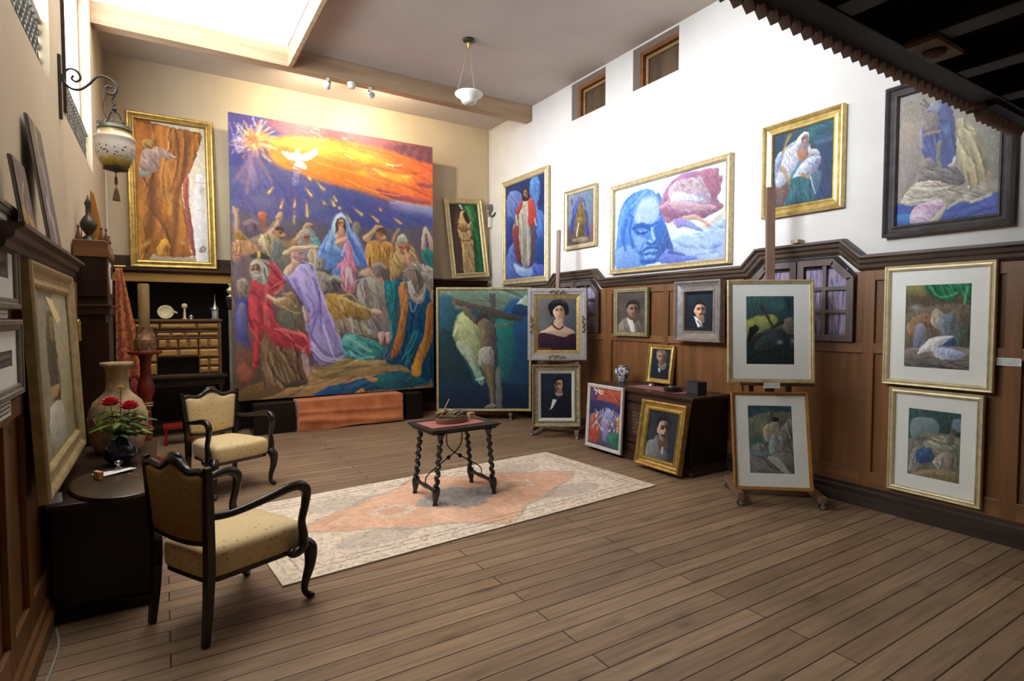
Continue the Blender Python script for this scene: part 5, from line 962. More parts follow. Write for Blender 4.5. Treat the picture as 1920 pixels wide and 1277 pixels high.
def paint_cross(rows=330):
    a = Art([(824, 543), (990, 543), (994, 762), (823, 762)], rows, .77, '#1c4c54', 91); a.Z(800, 520, 3.756); P, L, B = a.poly, a.line, a.blob
    P([(85, 85), (710, 85), (710, 220), (85, 200)], '#6c7c60', '#5c7464', 0, 20, .2, 10, 24); P([(85, 150), (200, 150), (160, 400), (85, 420)], '#2c5c6c', '#1c5464', 90, 20); P([(540, 220), (715, 200), (715, 760), (540, 740)], '#1c4c74', '#1c3c5c', 90, 26, .15); P([(480, 300), (600, 280), (600, 640), (500, 700)], '#1c7468', '#1c5c64', 60, 26, .12); P([(85, 380), (190, 400), (330, 720), (360, 900), (85, 900)], '#1c3c44', '#142838', 60, 18, .2)
    P([(85, 740), (720, 740), (735, 905), (85, 905)], '#142c44', '#12223a', 90, 20, .2)
    P([(200, 300), (260, 230), (330, 290), (390, 330), (380, 470), (370, 600), (400, 700), (380, 740), (300, 600), (220, 480), (190, 390)], '#98a068', '#7c8c5c', 90, 14, .28, 70, 20); P([(250, 250), (330, 300), (350, 480), (280, 480), (220, 360)], '#b4b880', '#a0a870', 90, 20, .2, 60); P([(210, 460), (250, 430), (310, 480), (360, 600), (400, 700), (370, 730), (300, 590)], '#a8a88c', '#6c9c8c', 90, 6, .3, 60); L([(195, 390), (215, 330)], 22, '#c8c8a0', 5); L([(350, 700), (400, 690)], 14, '#b8c8b0', 4); L([(290, 500), (330, 620)], 20, '#c0bc98', 8, .6)
    P([(630, 180), (690, 120), (710, 190), (660, 190)], '#b0bca4', '#8ca490', 0, 5); P([(600, 200), (650, 185), (710, 210), (710, 260), (600, 250)], '#1c3054', None, 0, 8)
    P([(440, 110), (478, 110), (490, 400), (530, 900), (485, 905), (455, 500)], '#4c4844', '#3c3c3c', 90, 3, .25, 85, 10, smooth=0); P([(190, 145), (440, 205), (670, 275), (670, 300), (480, 275), (185, 180)], '#54463c', '#3c342e', 0, 3, .2, 12, 10, smooth=0); P([(185, 145), (210, 148), (212, 185), (188, 182)], '#6c5a48', None, 0, 2); P([(490, 640), (520, 640), (535, 900), (495, 905)], '#74706c', '#54585c', 90, 6)
    P([(245, 205), (280, 200), (340, 275), (380, 300), (365, 330), (320, 300), (270, 250)], '#6c6048', '#544838', 60, 3); P([(480, 320), (560, 310), (600, 300), (600, 315), (500, 345)], '#5c6458', None, 0, 4)
    P([(345, 290), (370, 250), (420, 250), (440, 290), (400, 310), (350, 320)], '#3c3024', '#2c2420', 0, 3); P([(365, 300), (440, 290), (460, 400), (460, 500), (385, 490), (375, 400)], '#847058', '#544c40', 0, 4, .2); B(400, 380, 20, 40, '#a48c6c', .5)
    P([(360, 560), (385, 485), (460, 475), (470, 600), (420, 615), (365, 600)], '#b8b0a4', '#84807c', 30, 3, .25, 70, 12)
    P([(385, 605), (465, 605), (475, 760), (480, 870), (450, 890), (440, 760)], '#74644c', '#544a40', 60, 3, .15); L([(430, 620), (455, 740), (465, 860)], 20, '#8c7858', 6, .6); P([(415, 890), (470, 870), (490, 895), (430, 905)], '#847c6c', None, 0, 3)
    a.tex(.09, 16, 4, 60, 10); return a

def paint_lady(rows=150):
    a = Art([(1009, 560), (1079, 559), (1080, 655), (1008, 655)], rows, .73, '#5c5c64', 101); a.Z(800, 520, 3.756); P, L, B = a.poly, a.line, a.blob
    P([(785, 150), (1050, 150), (1050, 400), (785, 400)], '#6c6864', '#484c58', 30, 20, .12); B(820, 330, 40, 50, '#7c8474', .5)
    P([(860, 240), (850, 200), (880, 165), (940, 155), (990, 190), (990, 250), (960, 260), (880, 270)], '#14121a', None, 0, 4); P([(790, 390), (880, 330), (900, 290), (955, 290), (960, 330), (1030, 370), (1040, 400), (960, 420), (880, 410)], '#dcb898', '#b08c74', 0, 3)
    face(a, 925, 235, 78, 120, '#e8c4a4', '#c08c70', -1, turn=.05, mouth='#b04c44'); P([(880, 250), (885, 190), (930, 170), (975, 200), (968, 250), (960, 215), (930, 195), (895, 215)], '#14121a', None, 0, 3); L([(880, 320), (900, 345), (930, 358), (955, 340)], 11, '#5c1c24', 2)
    P([(785, 400), (830, 385), (900, 400), (965, 415), (1000, 395), (1045, 395), (1048, 505), (785, 505)], '#3c1c34', '#2c1424', 60, 4, .3, 70, 20); L([(790, 495), (870, 500)], 10, '#a05c30', 5, .7)
    a.fin = dict(ln=3., wd=1.0, jit=.035, warp=.3); return a

def portrait(quad, rows, asp, zoom, hx, hy, w, h, bg, bg2, skin, dark, hair, coat, shirt, lit=-1, turn=0., seed=1, body=None, hairpts=None, extra=None, hs=1.):
    a = Art(quad, rows, asp, bg, seed); a.Z(*zoom); P, L, B = a.poly, a.line, a.blob
    a.C[:] = rgb(bg)*(1-np.linspace(0, 1, a.h)[:, None, None])+rgb(bg2)*np.linspace(0, 1, a.h)[:, None, None]
    a.tex(.25, 20, 10, 30, seed)
    if body: P(body, coat[0], coat[1], 0, 4, .2, 70, 14)
    P([(hx-.28*w, hy+.3*h), (hx+.28*w, hy+.3*h), (hx+.36*w, hy+.75*h), (hx-.36*w, hy+.75*h)], dark, None, 0, 3)
    if shirt: P(shirt[1], shirt[0], None, 0, 1.5, smooth=0)
    P(egg(hx, hy-.12*h, w*1.16*hs, h*1.0), hair, None, 0, 3)
    P([(hx-.52*w, hy-.05*h), (hx-.43*w, hy-.08*h), (hx-.42*w, hy+.14*h), (hx-.5*w, hy+.12*h)], skin if lit < 0 else dark, None, 0, 2)
    face(a, hx, hy+.03*h, w*.9, h*.92, skin, dark, lit, turn=turn)
    P([(hx-.5*w, hy-.1*h), (hx-.5*w, hy-.42*h), (hx-.1*w, hy-.58*h), (hx+.4*w, hy-.48*h), (hx+.5*w, hy-.2*h), (hx+.36*w, hy-.3*h), (hx, hy-.36*h), (hx-.36*w, hy-.28*h)] if hairpts is None else hairpts, hair, None, 0, 3)
    if extra: extra(a)
    a.fin = dict(ln=3., wd=1.0, jit=.035, warp=.3)
    fx, fy, fw, fh = hx+turn*w*.9, hy+.03*h, w*.9, h*.92; D = tuple(np.array(rgb(dark))*.55); K = tuple(np.array(rgb(hair))*.8); hi = tuple(np.minimum(1, np.array(rgb(skin))*1.18))
    a.post = [(zoom, [x for s in (-1, 1) for x in (([(fx+(s*.2-.1)*fw, fy-.055*fh), (fx+s*.2*fw, fy-.075*fh), (fx+(s*.2+.1)*fw, fy-.055*fh)], .045*fh, K), ([(fx+(s*.2-.13)*fw, fy-.14*fh), (fx+s*.2*fw, fy-.17*fh), (fx+(s*.2+.13)*fw, fy-.145*fh)], .04*fh, K))]
        +[([(fx-lit*.06*fw, fy-.06*fh), (fx-lit*.10*fw, fy+.10*fh), (fx-lit*.02*fw, fy+.14*fh)], .04*fh, D), ([(fx+lit*.02*fw, fy-.05*fh), (fx+lit*.01*fw, fy+.09*fh)], .05*fh, hi), ([(fx-.14*fw, fy+.27*fh), (fx, fy+.255*fh), (fx+.14*fw, fy+.27*fh)], .035*fh, D), ([(fx-.08*fw, fy+.335*fh), (fx+.08*fw, fy+.335*fh)], .03*fh, D), ([(fx+lit*.22*fw, fy+.06*fh), (fx+lit*.16*fw, fy+.14*fh)], .09*fh, hi)])]
    return a

def paint_station(kind, quad, rows, asp, zoom):
    """the four framed sketches of a procession, a rest, a lament and a gathering"""
    a = Art(quad, rows, asp, '#4c5a58', {'cross': 111, 'rest': 112, 'lament': 113, 'crowd': 114}[kind]); a.Z(*zoom); P, L, B = a.poly, a.line, a.blob
    if kind == 'cross':        # zoom 1320,430 x2.322
        P([(178, 300), (388, 300), (390, 400), (180, 400)], '#3c605c', '#2c484c', 60, 10, .25); B(330, 340, 40, 20, '#2c7480', .6); B(365, 330, 20, 40, '#142c34', .8); P([(180, 400), (300, 380), (310, 430), (230, 470), (182, 470)], '#a8a844', '#7c9448', 60, 10, .15)
        P([(180, 480), (392, 440), (394, 592), (182, 592)], '#2c3434', '#242c2c', 60, 10, .35); P([(186, 470), (200, 430), (225, 422), (236, 440), (210, 470), (195, 500)], '#1c2420', None, 0, 3); P([(215, 520), (250, 470), (310, 450), (340, 470), (320, 510), (240, 530)], '#3c4c48', '#2c3840', 0, 4, .3); P([(330, 420), (360, 390), (385, 400), (390, 460), (350, 450)], '#7c6858', '#54504c', 60, 4, .35); B(330, 495, 14, 10, '#b8c4c8', .7); B(385, 490, 10, 12, '#8ca8a8', .6)
        P([(190, 500), (200, 478), (340, 400), (348, 410), (215, 490)], '#3c2f28', None, 0, 2, smooth=0); P([(238, 338), (248, 336), (306, 430), (294, 436)], '#46382c', None, 0, 2, smooth=0); B(260, 440, 30, 16, '#6c7c74', .6)
    if kind == 'rest':
        P([(172, 760), (386, 765), (390, 830), (175, 830)], '#2c4450', '#3c5c6c', 90, 8, .3, 10, 10); P([(175, 820), (390, 800), (400, 960), (185, 960)], '#6c705c', '#5c5c50', 0, 10, .35); B(245, 860, 26, 36, '#8c9464', .7); P([(320, 900), (350, 850), (390, 830), (400, 1000), (330, 990)], '#8c867c', '#6c6460', 60, 5, .4, 60, 10)
        P([(282, 790), (296, 790), (298, 830), (282, 830)], '#5c4c44', None, 0, 2); P(egg(308, 828, 32, 26), '#2c2420', None, 0, 3); P([(270, 860), (292, 840), (320, 845), (325, 900), (315, 1000), (285, 1000), (278, 900)], '#b09c84', '#8c8078', 0, 3, .2, 80, 8); P([(280, 910), (318, 905), (322, 1000), (285, 1005)], '#9cacb0', '#70848c', 0, 3, .25, 80, 8); P([(250, 870), (275, 850), (285, 920), (255, 920)], '#c8bc9c', '#9c9478', 0, 4, .2)
        P([(185, 960), (260, 930), (280, 980), (390, 990), (408, 1080), (190, 1075)], '#7c807c', '#6c645c', 60, 6, .35, 30, 12); B(240, 1040, 40, 20, '#8c8484', .7); B(220, 920, 34, 24, '#2c6474', .7); B(230, 985, 40, 10, '#5c98b0', .7); P([(270, 1000), (330, 1010), (380, 1080), (340, 1070)], '#a4a49c', None, 0, 5); B(370, 930, 24, 30, '#4c443c', .6)
    if kind == 'lament':       # zoom 1580,430 x2.129
        P([(254, 218), (512, 212), (510, 330), (254, 330)], '#5c4c34', '#6c604c', 90, 8, .25); P([(255, 220), (340, 218), (330, 260), (256, 250)], '#8c8048', None, 0, 8, .2); P([(330, 214), (512, 212), (508, 260), (480, 310), (470, 250), (430, 280), (370, 270)], '#1c6c48', '#2c8c58', 0, 5, .35, 60, 12); L([(345, 225), (390, 265), (450, 250)], 10, '#5cb87c', 3, .7); L([(490, 230), (480, 300)], 10, '#70c090', 3, .7)
        P([(252, 330), (510, 300), (508, 460), (252, 470)], '#7c6c58', '#6c5c4c', 0, 10, .3); P([(256, 380), (290, 340), (340, 330), (380, 370), (330, 390), (280, 420)], '#b4845c', '#8c5c40', 0, 3, .3); P([(350, 360), (370, 310), (410, 340), (440, 360), (400, 400)], '#c8b090', '#7c7470', 0, 3, .3); P([(380, 350), (440, 330), (450, 400), (400, 420)], '#8c98a8', '#54606c', 0, 3, .25); P([(440, 380), (500, 360), (508, 440), (450, 460)], '#5c6c74', '#54503c', 0, 4, .25); P([(290, 380), (330, 380), (330, 470), (285, 480)], '#8c90a4', '#6c7490', 90, 4, .25); P([(390, 430), (440, 420), (450, 470), (400, 480)], '#4c64a4', '#3c4c80', 0, 4, .25); B(480, 360, 14, 16, '#6c4838', .8); B(290, 305, 26, 14, '#b4b8bc', .7)
        P([(250, 470), (506, 470), (505, 557), (249, 543)], '#8c7c74', '#6c6460', 90, 8, .25, 5, 10); P([(300, 490), (350, 430), (440, 420), (420, 440), (380, 470), (450, 490), (480, 500), (390, 512), (350, 480)], '#dcd8d4', '#b8b8c8', 0, 3, .18); P([(370, 470), (440, 470), (490, 495), (420, 516)], '#b4c4e4', '#8c9cc8', 0, 3, .2)
    if kind == 'crowd':
        P([(262, 706), (476, 724), (474, 830), (262, 830)], '#3c605c', '#34504c', 0, 8, .3); P([(275, 750), (370, 755), (370, 830), (275, 830)], '#7c9094', '#6c8488', 0, 4); P([(440, 750), (474, 750), (472, 800), (440, 790)], '#6c8494', None, 0, 8); P([(262, 830), (476, 830), (470, 1016), (262, 975)], '#807c6c', '#6c6c58', 60, 10, .35)
        P([(265, 960), (280, 880), (320, 860), (310, 940), (290, 970)], '#a49c94', '#7c7874', 0, 4, .3); P([(320, 840), (400, 820), (460, 850), (430, 880), (360, 890)], '#a8a48c', '#8c8c70', 0, 4, .3, 20, 10); P([(360, 930), (390, 890), (440, 890), (450, 950), (400, 970)], '#a89c88', '#8c7c6c', 0, 4, .35); P([(290, 880), (350, 870), (360, 920), (300, 930)], '#3c64a0', '#3c5484', 0, 6, .3); B(300, 830, 22, 14, '#3c5c6c', .8); P([(415, 850), (430, 790), (450, 800), (445, 850)], '#6c6860', None, 0, 4); B(440, 800, 10, 10, '#4c4038', .8); B(330, 835, 14, 10, '#6c5044', .8); P([(270, 975), (350, 955), (460, 970), (465, 1010), (300, 985)], '#a08c60', '#847450', 0, 6, .25)
    a.fin = dict(ln=3.5, wd=1.1, jit=.07, warp=.8, mute=.28); return a

def paint_print(rows=190):
    a = Art([(1109, 729), (1165, 735), (1157, 843), (1104, 829)], rows, .58, '#4c4480', 121); a.Z(1080, 500, 3.04); P, L, B = a.poly, a.line, a.blob
    P([(88, 695), (258, 715), (256, 805), (190, 800), (110, 770)], '#c8583c', '#b8483c', 60, 5, .25, 30, 10); P([(88, 695), (130, 700), (110, 790), (84, 800)], '#5c3c6c', None, 0, 8); P([(84, 770), (250, 800), (250, 860), (80, 850)], '#2c2c5c', '#3c3c70', 0, 8, .2)
    r = random.Random(3)
    P([(80, 850), (250, 850), (240, 1050), (75, 1000)], '#6c5c84', '#4c4c5c', 90, 6, .35)
    P([(85, 860), (120, 850), (130, 960), (90, 990)], '#b05c44', '#a04838', 90, 4, .25); P([(75, 920), (115, 900), (125, 990), (78, 990)], '#c04838', None, 0, 4, .25); P([(140, 890), (165, 880), (180, 980), (150, 990)], '#9c8cc4', '#7c70b0', 90, 4, .2); P([(225, 880), (245, 880), (240, 1010), (220, 1000)], '#c8903c', '#a07030', 90, 4, .2); P([(175, 960), (235, 950), (235, 1030), (180, 1010)], '#2c7c5c', '#2c6c64', 0, 4, .3); P([(160, 840), (180, 810), (200, 850), (195, 890), (160, 890)], '#7c94d4', None, 0, 3, .2)
    for i in range(60): L([(85+r.uniform(0, 160), 820+r.uniform(0, 130)), (85+r.uniform(0, 165), 830+r.uniform(0, 130))][:1]*1+[(90+r.uniform(0, 150), 830+r.uniform(0, 120))], 4, r.choice(['#dcd4e8', '#b8b0dc', '#e0b080', '#8c80c0', '#d8d0c0']), 1, .0)
    for i in range(46):
        x, y = 90+r.uniform(0, 155), 825+r.uniform(0, 120); L([(x, y), (x+r.uniform(-6, 10), y-r.uniform(8, 24))], 5, r.choice(['#dcd4e8', '#b8b0dc', '#e0b080', '#a89cd0', '#d8d0c0', '#c87c60']), 1, .9)
    for q in ([(100, 700), (120, 720), (112, 738)], [(125, 705), (138, 735)], [(135, 715), (152, 722), (145, 738)], [(105, 715), (140, 728)]): L(q, 5, '#f8e8e0', 1)
    a.fin = dict(ln=3., wd=1., jit=.08, warp=.5, mute=.2); return a

def paint_tall_left(rows=260):
    a = Art([(66, 520), (122, 538), (140, 850), (88, 915)], rows, .62, '#8c8668', 131); a.Z(0, 480, 3.04); P, L, B = a.poly, a.line, a.blob
    P([(200, 150), (370, 190), (420, 1100), (270, 1260)], '#94907c', '#8a8060', 90, 20, .12, 88, 24); P([(210, 440), (245, 430), (250, 1000), (215, 1010)], '#6c7c7c', '#5c6c70', 90, 8); P([(300, 200), (370, 200), (410, 900), (350, 900)], '#b0a890', '#8c845c', 90, 14, .1)
    P([(278, 330), (290, 270), (305, 300), (322, 480), (348, 780), (345, 960), (335, 990), (310, 850), (285, 600)], '#54503c', '#4c4434', 90, 4, .25, 85, 8); P([(290, 320), (308, 320), (320, 460), (305, 470)], '#94804c', '#7c6c44', 90, 4, .3); P([(300, 780), (345, 780), (330, 850), (310, 850)], '#a88454', None, 0, 4); P([(298, 920), (355, 900), (375, 1150), (310, 1180)], '#b4b0a0', '#9c988c', 90, 6, .15, 85); L([(330, 600), (342, 780)], 10, '#7c7864', 3)
    a.tex(.07, 12, 4, 80, 14); return a

def paint_sketch(quad, zoom, rows, asp, seed, streak):
    a = Art(quad, rows, asp, '#6c625e', seed); a.Z(*zoom); a.tex(.2, 30, 10, 75, seed)
    for P_, w, c in streak: a.line(P_, w, c, 4, .85, .3)
    a.tex(.08, 10, 3, 60, seed+1); return a
# ================================================================== every picture in its place
def dpt(px, py, c):
    """point seen at a pixel at forward distance c"""
    return Vector(CAMP+RM@np.array([(px-CX)/FPX*c, (py-CY)/FPX*c, c]))
RAD = math.radians
R90, L90 = RAD(-90), RAD(90)
G1, GP = 'pictures hung high on the right wall', 'framed sketches with wide white mats'
def hang(art, name, label, cat, *a, pm=M_PAINT, gain=1., **k):
    t, b, y, w, h = picture(name, label, cat, *a, **k)
    if art is not None: art.mesh('canvas' if pm is M_PAINT else 'drawing', t, pm, *b, y, gain)
    return t, w, h

# large unframed Pentecost canvas on the back wall
t, b, y, w, h = picture('large_canvas_painting', 'huge unframed canvas of a crowd under an orange sky with a white dove', 'painting', [(428, 210), (806, 275), (818, 726), (438, 753)], (0, 8.50, .47), 0, 0, thick=.045, sub=mat('canvas_edge', '#8f8a86', .8))
paint_crowd().mesh('canvas', t, M_PAINT, *b, y, .78)

hang(paint_curtain(), 'framed_painting', 'tall gold framed painting of an orange curtain standing on the mantel', 'painting', [(235, 205), (397, 232), (408, 507), (244, 499)], (0, 8.80, 2.25), 0, RAD(3), (M_GOLD, 'bead', .10, .05), roll=True)
hang(paint_monk(), 'framed_painting', 'narrow gilt framed painting of a hooded monk leaning on the back ledge', 'painting', [(830, 366), (903, 379), (917, 524), (848, 519)], (0, 8.82, 2.26), 0, RAD(3), (M_GOLDP, 'bead', .095, .05), roll=True)
hang(paint_christ(), 'framed_painting', 'tall gilt framed painting of a bearded figure in white robe and red cloak', 'painting', [(943, 343), (1029, 310), (1029, 530), (943, 533)], (5.045, 0, 0), R90, 0, (M_GOLDP, 'bead', .095, .05), group=None, gain=0.55)
hang(paint_standing(), 'framed_painting', 'smallest pale framed painting high on the right wall, figure in blue cloak', 'painting', [(1060, 361), (1119, 343), (1119, 460), (1060, 470)], (5.05, 0, 0), R90, 0, (M_GOLDP, 'cove', .06, .05), gain=0.6)
hang(paint_blue_head(), 'framed_painting', 'wide framed painting of a large blue head beside rose drapery', 'painting', [(1145, 352), (1371, 287), (1374, 496), (1148, 513)], (5.05, 0, 0), R90, 0, (M_GOLDP, 'bead', .065, .06), gain=0.66)
hang(paint_elder(), 'framed_painting', 'gold framed painting of an elder in a white shawl against teal', 'painting', [(1432, 241), (1583, 195), (1585, 388), (1432, 412)], (5.05, 0, 0), R90, 0, (M_GOLDL, 'gold', .10, .065), gain=0.55)
hang(paint_stilllife(), 'framed_painting', 'dark framed still life of pale satin and blue cloth beside the gallery', 'painting', [(1662, 170), (1906, 94), (1906, 423), (1659, 444)], (5.04, 0, 0), R90, 0, (M_DGREY, 'gold', .09, .075), gain=0.72)

# green crucifixion on its low trolley easel, turned to the viewer
TE = RAD(-32)
pc = dpt(908, 770, 8.75)
hang(paint_cross(), 'framed_painting', 'large narrow framed green painting of a man on a cross', 'painting', [(819, 538), (994, 540), (998, 771), (818, 770)], pc, TE, 0, (M_GOLDP, 'flat', .035, .04))
# the portrait easel
pe = dpt(1045, 740, 7.45)
t, w, h = hang(paint_lady(), 'framed_portrait', 'portrait of a woman in off shoulder purple dress, ornate silver gilt frame', 'painting', [(990, 541), (1099, 541), (1100, 677), (990, 673)], dpt(1045, 610, 7.5), TE, RAD(2), (mat('grey_gesso', (.42, .38, .36), .55, .1, (.34, .30, .29), 26, .2), 'flat', .085, .045), liner=(M_GOLDL, .05))
M_ORN = mat('aged_gilt', (.40, .31, .18), .4, .6, (.16, .12, .07), 30, .4)
for (x, z, rot) in ((0, .045, 0), (0, h-.045, 0), (-w/2+.045, h/2, 1), (w/2-.045, h/2, 1)):
    b = MB()
    for k in range(-3, 4):
        u = k*.034; r = .017-abs(k)*.0022; dz = .012*math.cos(k*PI)
        b.ball((x+(0 if rot else u)+(dz if rot else 0), -.036, z+(u if rot else 0)+(0 if rot else dz)), r, r*.8, r, 10)
    b.tube([(x+(math.sin(a*2)*.012 if rot else (a-1.5)*.075), -.034, z+((a-1.5)*.075 if rot else math.sin(a*2)*.012)) for a in np.linspace(0, 3, 16)], .006, 6)
    b.build('ornament', M_ORN, t, smooth='all')
b = MB()
for k in range(26):
    for s in (-1, 1): b.ball((s*(w/2-.004), -.02, (k+.5)*h/26), .011, .012, .016, 6)
for k in range(20):
    for z in (.004, h-.004): b.ball((-w/2+(k+.5)*w/20, -.02, z), .016, .012, .011, 6)
b.build('beaded_edge', mat('grey_gesso2', (.48, .43, .38), .5, .2, (.36, .32, .28), 30, .1), t, smooth='all')
gent = portrait([(1013, 699), (1073, 699), (1072, 785), (1012, 783)], 140, .70, (800, 520, 3.756), 930, 755, 60, 105, '#1c2434', '#141a28', '#c49a84', '#8c6454', '#14121a', ('#16182a', '#12141f'), ('#d8d4d0', [(885, 855), (912, 862), (880, 920), (860, 935)]), 1, -.1, 141, body=[(815, 985), (840, 880), (890, 840), (960, 825), (1010, 870), (1025, 985)], extra=lambda a: (a.line([(905, 815), (925, 825), (950, 820)], 10, '#b8a8a4', 2)))
hang(gent, 'framed_portrait', 'portrait of a dark suited man with white shirt, on easel under the woman', 'painting', [(998, 685), (1089, 683), (1087, 803), (998, 797)], dpt(1043, 797, 7.42), TE, RAD(4), (mat('worn_gilt', (.46, .37, .22), .45, .4, (.22, .17, .10), 40, .4), 'cove', .075, .06), liner=(M_LINEN, .04))

# right studio easel with two matted sketches
TB = RAD(-38)
PU = dpt(1447, 718, 4.80); PLW = dpt(1453, 920, 4.70)
hang(paint_station('cross', [(1397, 559), (1487, 559), (1490, 685), (1398, 685)], 170, .71, (1320, 430, 2.322)), 'framed_sketch', 'matted dark sketch of a fallen cross, upper frame on the tall easel', 'picture', [(1361, 526), (1524, 524), (1528, 719), (1366, 717)], PU, TB, RAD(4), (M_GOLDP, 'flat', .035, .03), matw=(.125, .105, .125), group=None, pm=M_PASTEL)
hang(paint_station('rest', [(1394, 758), (1486, 760), (1494, 895), (1400, 893)], 170, .68, (1320, 430, 2.322)), 'framed_sketch', 'matted sketch of a standing bare backed figure, lower frame on the tall easel', 'picture', [(1367, 735), (1512, 735), (1527, 922), (1379, 917)], PLW, TB, RAD(11), (wood('honey_frame', '#a8743a', '#865a2a', 'x', 3), 'flat', .028, .03), matw=(.11, .09, .11), pm=M_PASTEL)
# two matted sketches on the panelling by the right edge
hang(paint_station('lament', [(1699, 532), (1820, 530), (1818, 692), (1697, 685)], 170, .70, (1580, 430, 2.129)), 'framed_sketch', 'matted sketch of a pale fallen body under green drapery, on right panelling', 'picture', [(1660, 502), (1870, 485), (1866, 738), (1657, 718)], (5.02, 0, 0), R90, 0, (mat('white_gold', (.70, .58, .36), .4, .35, (.56, .45, .26), 20), 'bead', .045, .04), matw=(.105, .115, .105), pm=M_PASTEL)
hang(paint_station('crowd', [(1703, 762), (1804, 770), (1801, 908), (1702, 888)], 150, .68, (1580, 430, 2.129)), 'framed_sketch', 'matted grey green sketch of a huddled group, lowest on right panelling', 'picture', [(1668, 726), (1846, 740), (1842, 955), (1665, 915)], (5.02, 0, 0), R90, 0, (mat('white_gold', (.70, .58, .36)), 'bead', .045, .04), matw=(.095, .11, .105), pm=M_PASTEL)

# two portraits on the panelling above the chest
Z3 = (1080, 500, 3.04)
p1 = portrait([(1160, 549), (1207, 546), (1207, 625), (1161, 622)], 110, .66, Z3, 318, 245, 62, 92, '#4c443e', '#544a42', '#a07860', '#5c4438', '#241c1a', ('#8c8070', '#5c5248'), ('#c8c0b4', [(285, 290), (320, 310), (330, 375), (310, 372)]), -1, .1, 151, body=[(240, 345), (275, 295), (330, 300), (355, 320), (372, 380), (245, 378)])
hang(p1, 'framed_portrait', 'dim brown portrait in plain olive gold frame, left one above the chest', 'painting', [(1154, 543), (1216, 538), (1216, 634), (1154, 627)], (5.005, 0, 0), R90, 0, (mat('olive_gilt', (.36, .30, .17), .5, .3, (.24, .20, .11), 20), 'flat', .05, .045))
p2 = portrait([(1289, 547), (1333, 544), (1333, 620), (1289, 616)], 120, .66, Z3, 700, 240, 62, 108, '#16242e', '#101a24', '#d8a888', '#8c6450', '#1a1418', ('#161c26', '#12181f'), ('#d8d8dc', [(665, 275), (700, 305), (715, 340), (690, 355)]), -1, .1, 161, body=[(638, 370), (640, 320), (670, 290), (720, 310), (735, 370)], extra=lambda a: (a.line([(702, 268), (715, 264), (728, 268)], 8, '#241414', 1.5), a.line([(690, 310), (712, 350)], 10, '#5c6c7c', 2)))
t, w, h = hang(p2, 'framed_portrait', 'portrait of a moustached man in deep silvery frame, right one above the chest', 'painting', [(1269, 529), (1357, 523), (1355, 644), (1269, 638)], (4.965, 0, 0), R90, 0, (M_SILV, 'cove', .12, .085), liner=(mat('black_slip', (.015, .014, .014), .4), .03))
# small portrait standing on the chest
p3 = portrait([(1229, 655), (1261, 655), (1252, 712), (1222, 708)], 100, .60, Z3, 492, 515, 52, 76, '#1c2838', '#16202c', '#b88c74', '#5c4438', '#7c726a', ('#1c2434', '#141c28'), ('#c8ccd0', [(470, 580), (480, 575), (482, 598), (474, 600)]), -1, 0, 171, body=[(430, 640), (450, 570), (490, 560), (530, 590), (520, 645)], hs=.9, hairpts=[(470, 545), (490, 560), (512, 545), (510, 575), (492, 590), (474, 575)])
hang(p3, 'framed_portrait', 'small gilt framed portrait of a bearded old man standing on the chest', 'painting', [(1221, 648), (1270, 647), (1256, 722), (1211, 715)], (4.97, 4.8, .80), R90, RAD(8), (M_GOLDL, 'gold', .055, .05))
# pictures on the floor against the chest
hang(paint_print(), 'framed_print', 'white framed colourful print of a crowd on the floor against the chest', 'picture', [(1105, 718), (1172, 728), (1163, 853), (1098, 834)], (4.37, 5.1, 0), R90, RAD(3), (mat('white_frame', (.66, .60, .56), .5), 'flat', .04, .03))
p4 = portrait([(1218, 769), (1269, 777), (1260, 866), (1212, 852)], 150, .66, (1140, 740, 7.096), 715, 460, 150, 330, '#2c3038', '#262a33', '#c0a084', '#5c463c', '#1c1818', ('#8c8c8c', '#4c4c54'), ('#ccc0b4', [(700, 680), (715, 690), (712, 780), (695, 770)]), -1, .12, 181, body=[(530, 620), (600, 590), (640, 540), (690, 640), (740, 700), (760, 860), (500, 800)], extra=lambda a: (a.blob(760, 480, 60, 140, '#2c2a30', .75), a.line([(690, 545), (720, 538), (735, 545)], 18, '#2c1c18', 3)))
hang(p4, 'framed_portrait', 'broad gold framed portrait of a man on the floor leaning against the chest', 'painting', [(1207, 746), (1289, 763), (1279, 894), (1194, 868)], (4.29, 4.2, 0), R90, RAD(10), (M_GOLD, 'gold', .105, .07))

# left wall: the tall frame on the desk, two bare canvases on the cornice, two framed sheets near the viewer
t, w, h = hang(paint_tall_left(), 'framed_painting', 'tall pale gilt framed painting leaning on the left wall above the desk', 'painting', [(45, 490), (131, 521), (148, 846), (77, 941)], (-.472, 4.4, .64), L90, RAD(2.2), (mat('dull_gilt', (.48, .37, .18), .45, .3, (.34, .25, .11), 14, .15), 'gold', .13, .05), gain=1.2)
MB().add([(.0, 0, 0), (.12, -.01, -.02), (.15, -.035, -.12), (.04, -.03, -.14), (.0, .002, 0), (.12, -.008, -.02), (.15, -.033, -.12), (.04, -.028, -.14)], [(0, 1, 2, 3), (7, 6, 5, 4), (0, 4, 5, 1), (1, 5, 6, 2), (2, 6, 7, 3), (3, 7, 4, 0)]).build('paper_tag', mat('old_paper', (.70, .52, .25), .8), t, M=T(-w/2+.20, -.04, h-.16))
a = paint_sketch([(24, 295), (48, 316), (65, 431), (44, 421)], (0, 200, 4.5625), 120, .55, 191, [([(200, 680), (190, 780), (210, 900)], 26, '#b0906c'), ([(230, 850), (260, 1000)], 30, '#8c8078'), ([(200, 900), (230, 1010)], 50, '#c0903c'), ([(240, 940), (280, 1030)], 40, '#c89434')])
